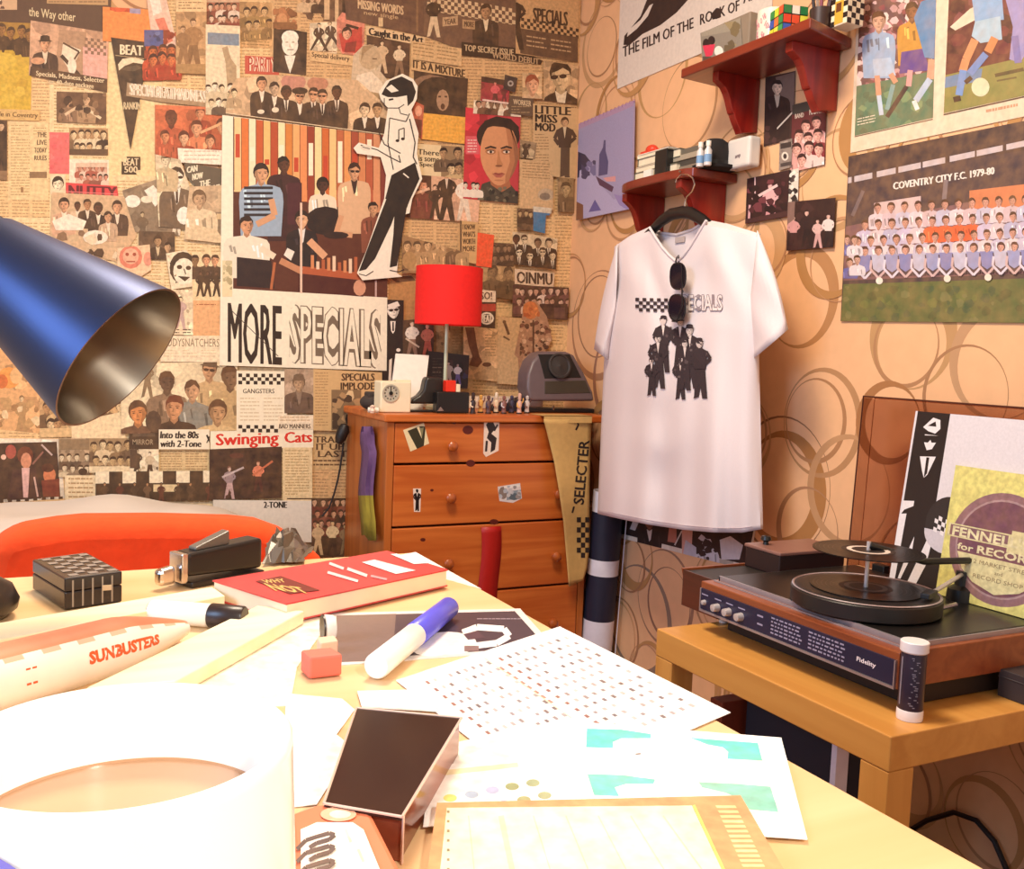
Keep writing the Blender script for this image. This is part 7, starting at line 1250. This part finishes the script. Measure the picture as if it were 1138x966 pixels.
# chequered tin box
t = thing('tin_box', 'small black hinged box with silver checked lid by the orange chair', 'box', atz(85, 655, DESK)); Q = [(36, 622), (96, 614), (136, 635), (72, 643)]; zt = DESK+.023
top = [atz(a, b, zt) for a, b in Q]; mk = lambda z: [Vector((p.x, p.y, z)) for p in top]
BB = mat('black_lacquer', 0x2a2020, .25); MB().hexa(mk(Z0), mk(DESK+.013)).build('box_body', BB, t, .001); MB().hexa(mk(DESK+.0134), mk(zt)).build('lid', BB, t, .001)
def qd(u, v, z): p = top; return Vector((((p[0]*(1-u)+p[1]*u)*(1-v)+(p[3]*(1-u)+p[2]*u)*v).x, ((p[0]*(1-u)+p[1]*u)*(1-v)+(p[3]*(1-u)+p[2]*u)*v).y, z))
g = MB()
for i in range(5):
    for j in range(9):
        u0, v0 = .12+i*.17, .06+j*.1
        if (i+j) % 2 == 0: g.add([qd(u, v, zt+.0003) for u, v in ((u0, v0), (u0+.16, v0), (u0+.16, v0+.085), (u0, v0+.085))], [(0, 1, 2, 3)])
    g.add([qd(.12+i*.17+k, 1.004, z) for k, z in ((0, DESK+.002), (.03, DESK+.002), (.03, zt-.002), (0, zt-.002))], [(0, 1, 2, 3)])
for v in (.03, .97): g.add([qd(u, v+k, zt+.0003) for u, k in ((.08, 0), (.92, 0), (.92, .015), (.08, .015))], [(0, 1, 2, 3)])
g.build('silver_checks', mat('silver_check', 0x9a9088, .35, .3), t)
MB().box(qd(.72, 1.0, DESK+.011)-Vector((.003, .002, 0)), qd(.72, 1.0, DESK+.015)+Vector((.003, 0, 0))).build('clasp', mat('chrome_wire', 0xd8d0cc, .2, 1), t)
# mouse
mp_ = atz(-34, 688, DESK); t = thing('computer_mouse', 'dark rounded mouse cut off by the left edge', 'mouse', mp_); MB().lathe([(0, 0), (.022, 0), (.029, .006), (.030, .012), (.026, .021), (.015, .028), (0, .030)], (mp_.x, mp_.y, Z0), (0, 0, 1), 28).build('shell', mat('mouse_black', 0x2c2420, .3), t, 0, True)
MB().box((mp_.x-.002, mp_.y-.012, Z0+.0285), (mp_.x+.002, mp_.y+.004, Z0+.0315)).build('wheel', mat('dark_grey_metal', 0x3a3534, .3, .6), t, .0008)
# stapler
a0, a1 = atz(208, 656, DESK), atz(294, 640, DESK); ax_ = (a1-a0).normalized(); pr_ = Vector((-ax_.y, ax_.x, 0)); L = (a1-a0).length
t = thing('stapler', 'black stapler with chrome nose between the checked box and red book', 'stapler', (a0+a1)/2)
def bar(m, u0, u1, w0, w1, z0, z1a, z1b, z0b=None):
    z0b = z0 if z0b is None else z0b
    P = lambda u, w, z: a0+ax_*u+pr_*w+Vector((0, 0, z))
    m.hexa([P(u0, w0, z0), P(u1, w0, z0b), P(u1, w1, z0b), P(u0, w1, z0)], [P(u0, w0, z1a), P(u1, w0, z1b), P(u1, w1, z1b), P(u0, w1, z1a)]); return m
BST = mat('stapler_black', 0x1e1817, .3)
bar(MB(), .004, L, 0, .026, .0006, .005, .005).build('base', BST, t, .001); bar(MB(), .002, L, .003, .023, .009, .027, .031, .006).build('body', BST, t, .003, segs=3)
bar(MB(), .012, L*.6, .008, .018, .0275, .030, .040, .029).build('lever', mat('grey_lever', 0x6a6258, .35), t, .001)
bar(MB(), -.002, .0035, .004, .022, .004, .027, .027).build('nose_plate', mat('chrome_wire', 0xd8d0cc, .2, 1), t, .0008); bar(MB(), -.018, -.004, .008, .018, .0035, .016, .018).build('anvil', mat('chrome_wire', 0xd8d0cc, .2, 1), t, .003)
# crumpled wrapper
wc = [atz(a, b, DESK+.002) for a, b in ((286, 622), (330, 620), (342, 604), (296, 600))]; rn = random.Random(4); vs = []; fs = []
for j in range(9):
    for i in range(13):
        u, v_ = i/12, j/8; p = (wc[0]*(1-u)+wc[1]*u)*(1-v_)+(wc[3]*(1-u)+wc[2]*u)*v_; vs.append(Vector((p.x+rn.uniform(-.002, .002), p.y-.02+rn.uniform(-.002, .002), DESK+.003+.026*sin(pi*v_)**.5*sin(pi*min(1, u+.1))*rn.uniform(.5, 1.1))))
fs = [(j*13+i, j*13+i+1, (j+1)*13+i+1, (j+1)*13+i) for j in range(8) for i in range(12)]
o = props(MB().add(vs, fs).build('wrapper', mat('grey_foil', 0x6c6054, .3, .2, noise=.3, scale=30)), 'crumpled dark grey wrapper behind the stapler', 'wrapper'); o.modifiers.new('cloth', 'SOLIDIFY').thickness = .0006
# squeezable tube
e0, e1 = atz(-40, 764, DESK+.0178), atz(203, 698, DESK+.0085); d_ = (e1-e0).normalized(); L = (e1-e0).length
t = thing('paint_tube', 'red and white squeezable tube with orange block marks at the left', 'tube', Vector(((e0+e1)/2)[:2]+(DESK,)))
e0.z = DESK+.0178; e1.z = DESK+.0085; d_ = (e1-e0).normalized(); L = (e1-e0).length; up_ = Vector((0, 0, 1)); sd_ = d_.cross(up_).normalized(); u2 = sd_.cross(d_).normalized()
def tp_(u, a, k=1.): r_ = (.017 if u < .62 else .017*(1-.7*((u-.62)/.38)**1.3)); w = (1. if u < .62 else 1+.2*((u-.62)/.38)); return e0+d_*(L*u)+(sd_*cos(a)*w+u2*sin(a))*r_*k
g = MB(); N, Mx = 36, 40; vs = []; 
for j in range(Mx+1):
    for i in range(N): vs.append(tp_(j/Mx, 2*pi*i/N))
for j in range(Mx):
    for i in range(N):
        a = (i+.5)/N*360; l = (i+1) % N; g.cur = 1 if (52 < a < 150) else (2 if 42 < a <= 52 and (j//3) % 2 else 0)
        g.add([vs[j*N+i], vs[j*N+l], vs[(j+1)*N+l], vs[(j+1)*N+i]], [(0, 1, 2, 3)])
g.cur = 0; g.add(vs[-N:], [tuple(range(N))]); g.add(vs[:N], [tuple(range(N))])
TUB = [mat('tube_white', 0xf4ece2, .3), mat('tube_pink', 0xe08868, .35, noise=.12), mat('tube_coral', 0xf0b49c, .35)]
g.build('tube_body', TUB, t, 0, True)
g = MB(); vs, fs = letters('SUNBUSTERS', .05)
g.add([tp_(.40+.36*u, -.02+.42*(1-v_), 1.012) for u, v_ in vs], fs)
g.build('block_lettering', mat('orange_ink', 0xd85a28, .4), t); g = MB()
for x0 in (.14, .165): g.add([tp_(x0+.018*x, -.1+.5*y, 1.012) for x, y in ((0, 0), (1, 0), (1, 1), (0, 1))], [(0, 1, 2, 3)])
g.build('block_marks', mat('orange_ink', 0xd85a28, .4), t)
# markers
def marker(name, label, pa, pb, z, r_, parts, cat='marker'):
    a, b = atz(*pa, z), atz(*pb, z); ax2 = b-a; t = thing(name, label, cat, Vector(((a+b)/2)[:2]+(DESK,))); L = ax2.length
    for nm, f0, f1, k0, k1, m_ in parts: MB().lathe([(0, L*f0), (r_*k0*.9, L*f0), (r_*k0, L*f0+.001), (r_*k1, L*f1-.001), (r_*k1*.9, L*f1), (0, L*f1)], a, ax2, 24).build(nm, m_, t, 0, True)
WM = mat('marker_white', 0xf4efe8, .3); BM = mat('marker_black', 0x2a1c1a, .35)
marker('marker', 'white marker with black cap lying between the two wooden strips', (166, 679), (272, 687), DESK+.0085, .0078, (('barrel', .02, .64, 1, 1, WM), ('end_plug', 0, .019, .8, .8, mat('marker_grey', 0xb8a890, .4)), ('cap', .64, 1, 1.06, 1.0, BM)))
marker('marker', 'white marker with bright blue cap lying on the dark photograph', (418, 741), (499, 675), DESK+.0085, .0077, (('barrel', 0, .48, 1, 1, WM), ('cap', .48, 1, 1.04, .98, mat('marker_blue', 0x5a58d8, .3))))
marker('white_stopper', 'short white stopper with dark ring beside the red eraser', (358, 698), (372, 697), DESK+.0092, .0085, (('ring', 0, .12, 1.02, 1.02, BM), ('cap_body', .12, 1, 1, .92, WM)), 'stopper')
# eraser
Q = [(334, 722), (368, 719), (381, 727), (344, 731)]; slab('eraser', 'pinkish red eraser block on the desk below white stopper', 'eraser', Q, Z0, DESK+.0135, mat('eraser_red', 0xe0705c, .7), .0015)
slab('eraser_sleeve', 'small pale pink block behind the red eraser', 'eraser', [(352, 708), (372, 706), (376, 712), (356, 715)], Z0, DESK+.009, mat('eraser_pink', 0xf0bca0, .7), .001)
# black glossy box
t = thing('glossy_box', 'black glossy box with clear reflective sides near the mug', 'box', atz(445, 860, DESK)); Q = [(396, 787), (513, 798), (447, 908), (360, 893)]; zt = DESK+.0185
top = [atz(a, b, zt) for a, b in Q]; mk = lambda z, k=1.: [Vector((sum(p.x for p in top)/4+(p.x-sum(q.x for q in top)/4)*k, sum(p.y for p in top)/4+(p.y-sum(q.y for q in top)/4)*k, z)) for p in top]
MB().hexa(mk(zt-.002), mk(zt)).build('lid', mat('piano_black', 0x33211f, .12, noise=.15, scale=12), t, .0006); MB().hexa(mk(Z0, .97), mk(zt-.0022, .97)).build('box_body', mat('brown_reflective', 0x8a4a34, .15, .2, noise=.4, scale=25), t)
g = MB(); a, b = top[2], top[3]; g.hexa([Vector((a.x, a.y, Z0)), Vector((a.x+.001, a.y+.001, Z0)), Vector((a.x+.001, a.y+.0, Z0)), Vector((a.x, a.y-.001, Z0))], [Vector((a.x, a.y, zt)), Vector((a.x+.001, a.y+.001, zt)), Vector((a.x+.001, a.y+.0, zt)), Vector((a.x, a.y-.001, zt))])
for p, q in zip(top, top[1:]+top[:1]): g.tube([Vector((p.x, p.y, zt)), Vector((q.x, q.y, zt))], .0006, 6)
g.build('clear_edge', mat('clear_edge', 0xd8b8a8, .15), t)
# red and white packet
Q = [(322, 904), (352, 893), (396, 893), (414, 905), (468, 1010), (330, 1020)]; zt = DESK+.017
t = thing('packet', 'orange packet with white panel and black curling lines beside the mug', 'packet', atz(390, 960, DESK)); top = [atz(a, b, zt) for a, b in Q]
MB().hexa([Vector((p.x, p.y, Z0)) for p in top], top).build('packet_body', mat('packet_orange', 0xe47a54, .4), t, .002)
s = Sheet(Q, 0xe47a54, 'pk'); s.p([(334, 922), (352, 914), (392, 914), (404, 922), (440, 1010), (335, 1018)], 0xfbeee0); s.e(376, 905, 20, 8, 0xf4b090, 20); s.e(378, 905, 12, 4.6, 0xfbe0c8, 16)
for o_, y in ((0, 930), (0, 944), (0, 960), (0, 976)): s.l([(330, y+14), (340, y+4), (352, y), (366, y-4), (372, y-2), (366, y+3), (352, y+7), (344, y+12)], 4.6, 0x4c3e42)
s.l([(384, 922), (390, 936)], 3, 0xf0d0b8); s.l([(398, 944), (404, 958)], 3, 0xf0d0b8)
s.build('packet_print', None, parent=t, nosheet=True, fn=lambda a, b, o: atz(a, b, zt+.0002+o))
# large white mug
MZ = DESK+.0972; mc = atz(136, 821, MZ); MR = .0388; mc = Vector((mc.x, mc.y, Z0))
t = thing('mug', 'large white mug of milky tea in the near left foreground', 'mug', mc); hM = MZ-Z0
MB().lathe([(0, 0), (MR*.86, 0), (MR*.93, .003), (MR*1.0, .012), (MR*1.05, .035), (MR*1.04, .055), (MR, hM-.003), (MR, hM-.001), (MR-.0008, hM), (MR-.0026, hM), (MR-.0034, hM-.002), (MR-.0034, .012), (MR*.8, .006), (0, .006)], mc, (0, 0, 1), 72).build('mug_body', mat('glazed_white', 0xf8f4ec, .2, noise=.01), t, 0, True)
MB().lathe([(0, hM-.0205), (MR-.0036, hM-.0205), (MR-.0035, hM-.0198)], mc, (0, 0, 1), 64).build('tea', mat('tan_inner_shade', 0xc49a78, .18, noise=.03), t, 0, True)  # tan disc whose colour stands for the near rim's shadow inside the mug
hv = Vector((-.8, .35, 0)).normalized()
MB().tube([mc+hv*(MR-.002+.028*sin(pi*k/10)**.8)+Vector((0, 0, .018+.058*k/10)) for k in range(11)], .0052, 12).build('handle', mat('glazed_white', 0xf8f4ec, .2), t, 0, True)
vM = (CAM-mc); va = math.atan2(vM.y, vM.x); N = 24
# a curved printed patch: subdivide radially so that it follows the mug
g = MB(); RN = 8; vv = []
for r_ in range(RN+1):
    for k in range(N): q = 2*pi*k/N; a = va-.95+.85*r_/RN*cos(q); z = .064+.027*r_/RN*sin(q); rq_ = MR*(1.05 if z < .055 else 1.04-.04*(z-.055)/(hM-.058))+.0006; vv.append(mc+Vector((rq_*cos(a), rq_*sin(a), z)))
g.add(vv, [(r_*N+k, r_*N+(k+1) % N, (r_+1)*N+(k+1) % N, (r_+1)*N+k) for r_ in range(RN) for k in range(N)])
g.build('blue_emblem', mat('mug_blue', 0x7a78d8, .25), t, 0, True)
# ------------------------------------------------------------------ desk lamp
LD = .62; hc = atd(135, 398, LD); k1 = radians(22); ia = radians(37)
vw = (hc-CAM).normalized(); ei = RT*cos(ia)-UP*sin(ia); ei = (ei-vw*ei.dot(vw)).normalized()
ax = (ei*cos(k1)-vw*sin(k1)).normalized(); RW, RS, LL = .0545, .0295, .112
lamp = thing('desk_lamp', 'dark blue metal desk lamp whose cone shade enters from the left', 'lamp', (-.36, .64, DESK))
sc_ = hc-ax*LL
LM = mat('lamp_navy_metal', 0x363e5c, .42, .92, noise=.03); LI = mat('lamp_inner', 0xa0968a, .28, 1.0, noise=.02)
MB().lathe([(RS*.98, 0), (RS, .001), (RW, LL)], sc_, ax, 72).build('shade', LM, lamp, 0, True)
MB().lathe([(RW, LL), (RW-.0014, LL), (RS-.0014, .002), (0, .002)], sc_, ax, 72).build('shade_lining', LI, lamp, 0, True)
MB().lathe([(0, -.066), (.012, -.065), (.022, -.058), (.0255, -.048), (.0265, .0), (0, .0)], sc_, ax, 48).build('neck', mat('lamp_dark_metal', 0x2c2c38, .45, .7), lamp, 0, True)
bl = sc_+ax*.040
MB().lathe([(0, -.022), (.009, -.022), (.009, -.006), (.012, 0), (.0175, .010), (.018, .018), (.013, .028), (0, .033)], sc_+ax*.026, ax, 28).build('bulb', mat('bulb_glass', 0xe8dcc8, .2), lamp, 0, True)
base = Vector((-.36, .64, DESK+.0006)); jt = sc_-ax*.05; mid = Vector((-.40, .70, DESK+.36))
MB().lathe([(0, 0), (.085, 0), (.085, .010), (.075, .018), (.014, .022), (.010, .035), (0, .035)], base, (0, 0, 1), 48).build('base', mat('lamp_dark_metal', 0x2c2c38, .45, .7), lamp, 0, True)
MB().tube([base+Vector((0, 0, .03)), mid], .006, 12).build('lower_arm', mat('lamp_dark_metal', 0x2c2c38, .45, .7), lamp, 0, True)
MB().tube([mid, jt+Vector((-.05, .0, .08)), jt], .006, 12).build('upper_arm', mat('lamp_dark_metal', 0x2c2c38, .45, .7), lamp, 0, True)
MB().ball(mid, .012).build('elbow', mat('lamp_dark_metal', 0x2c2c38, .45, .7), lamp, 0, True)
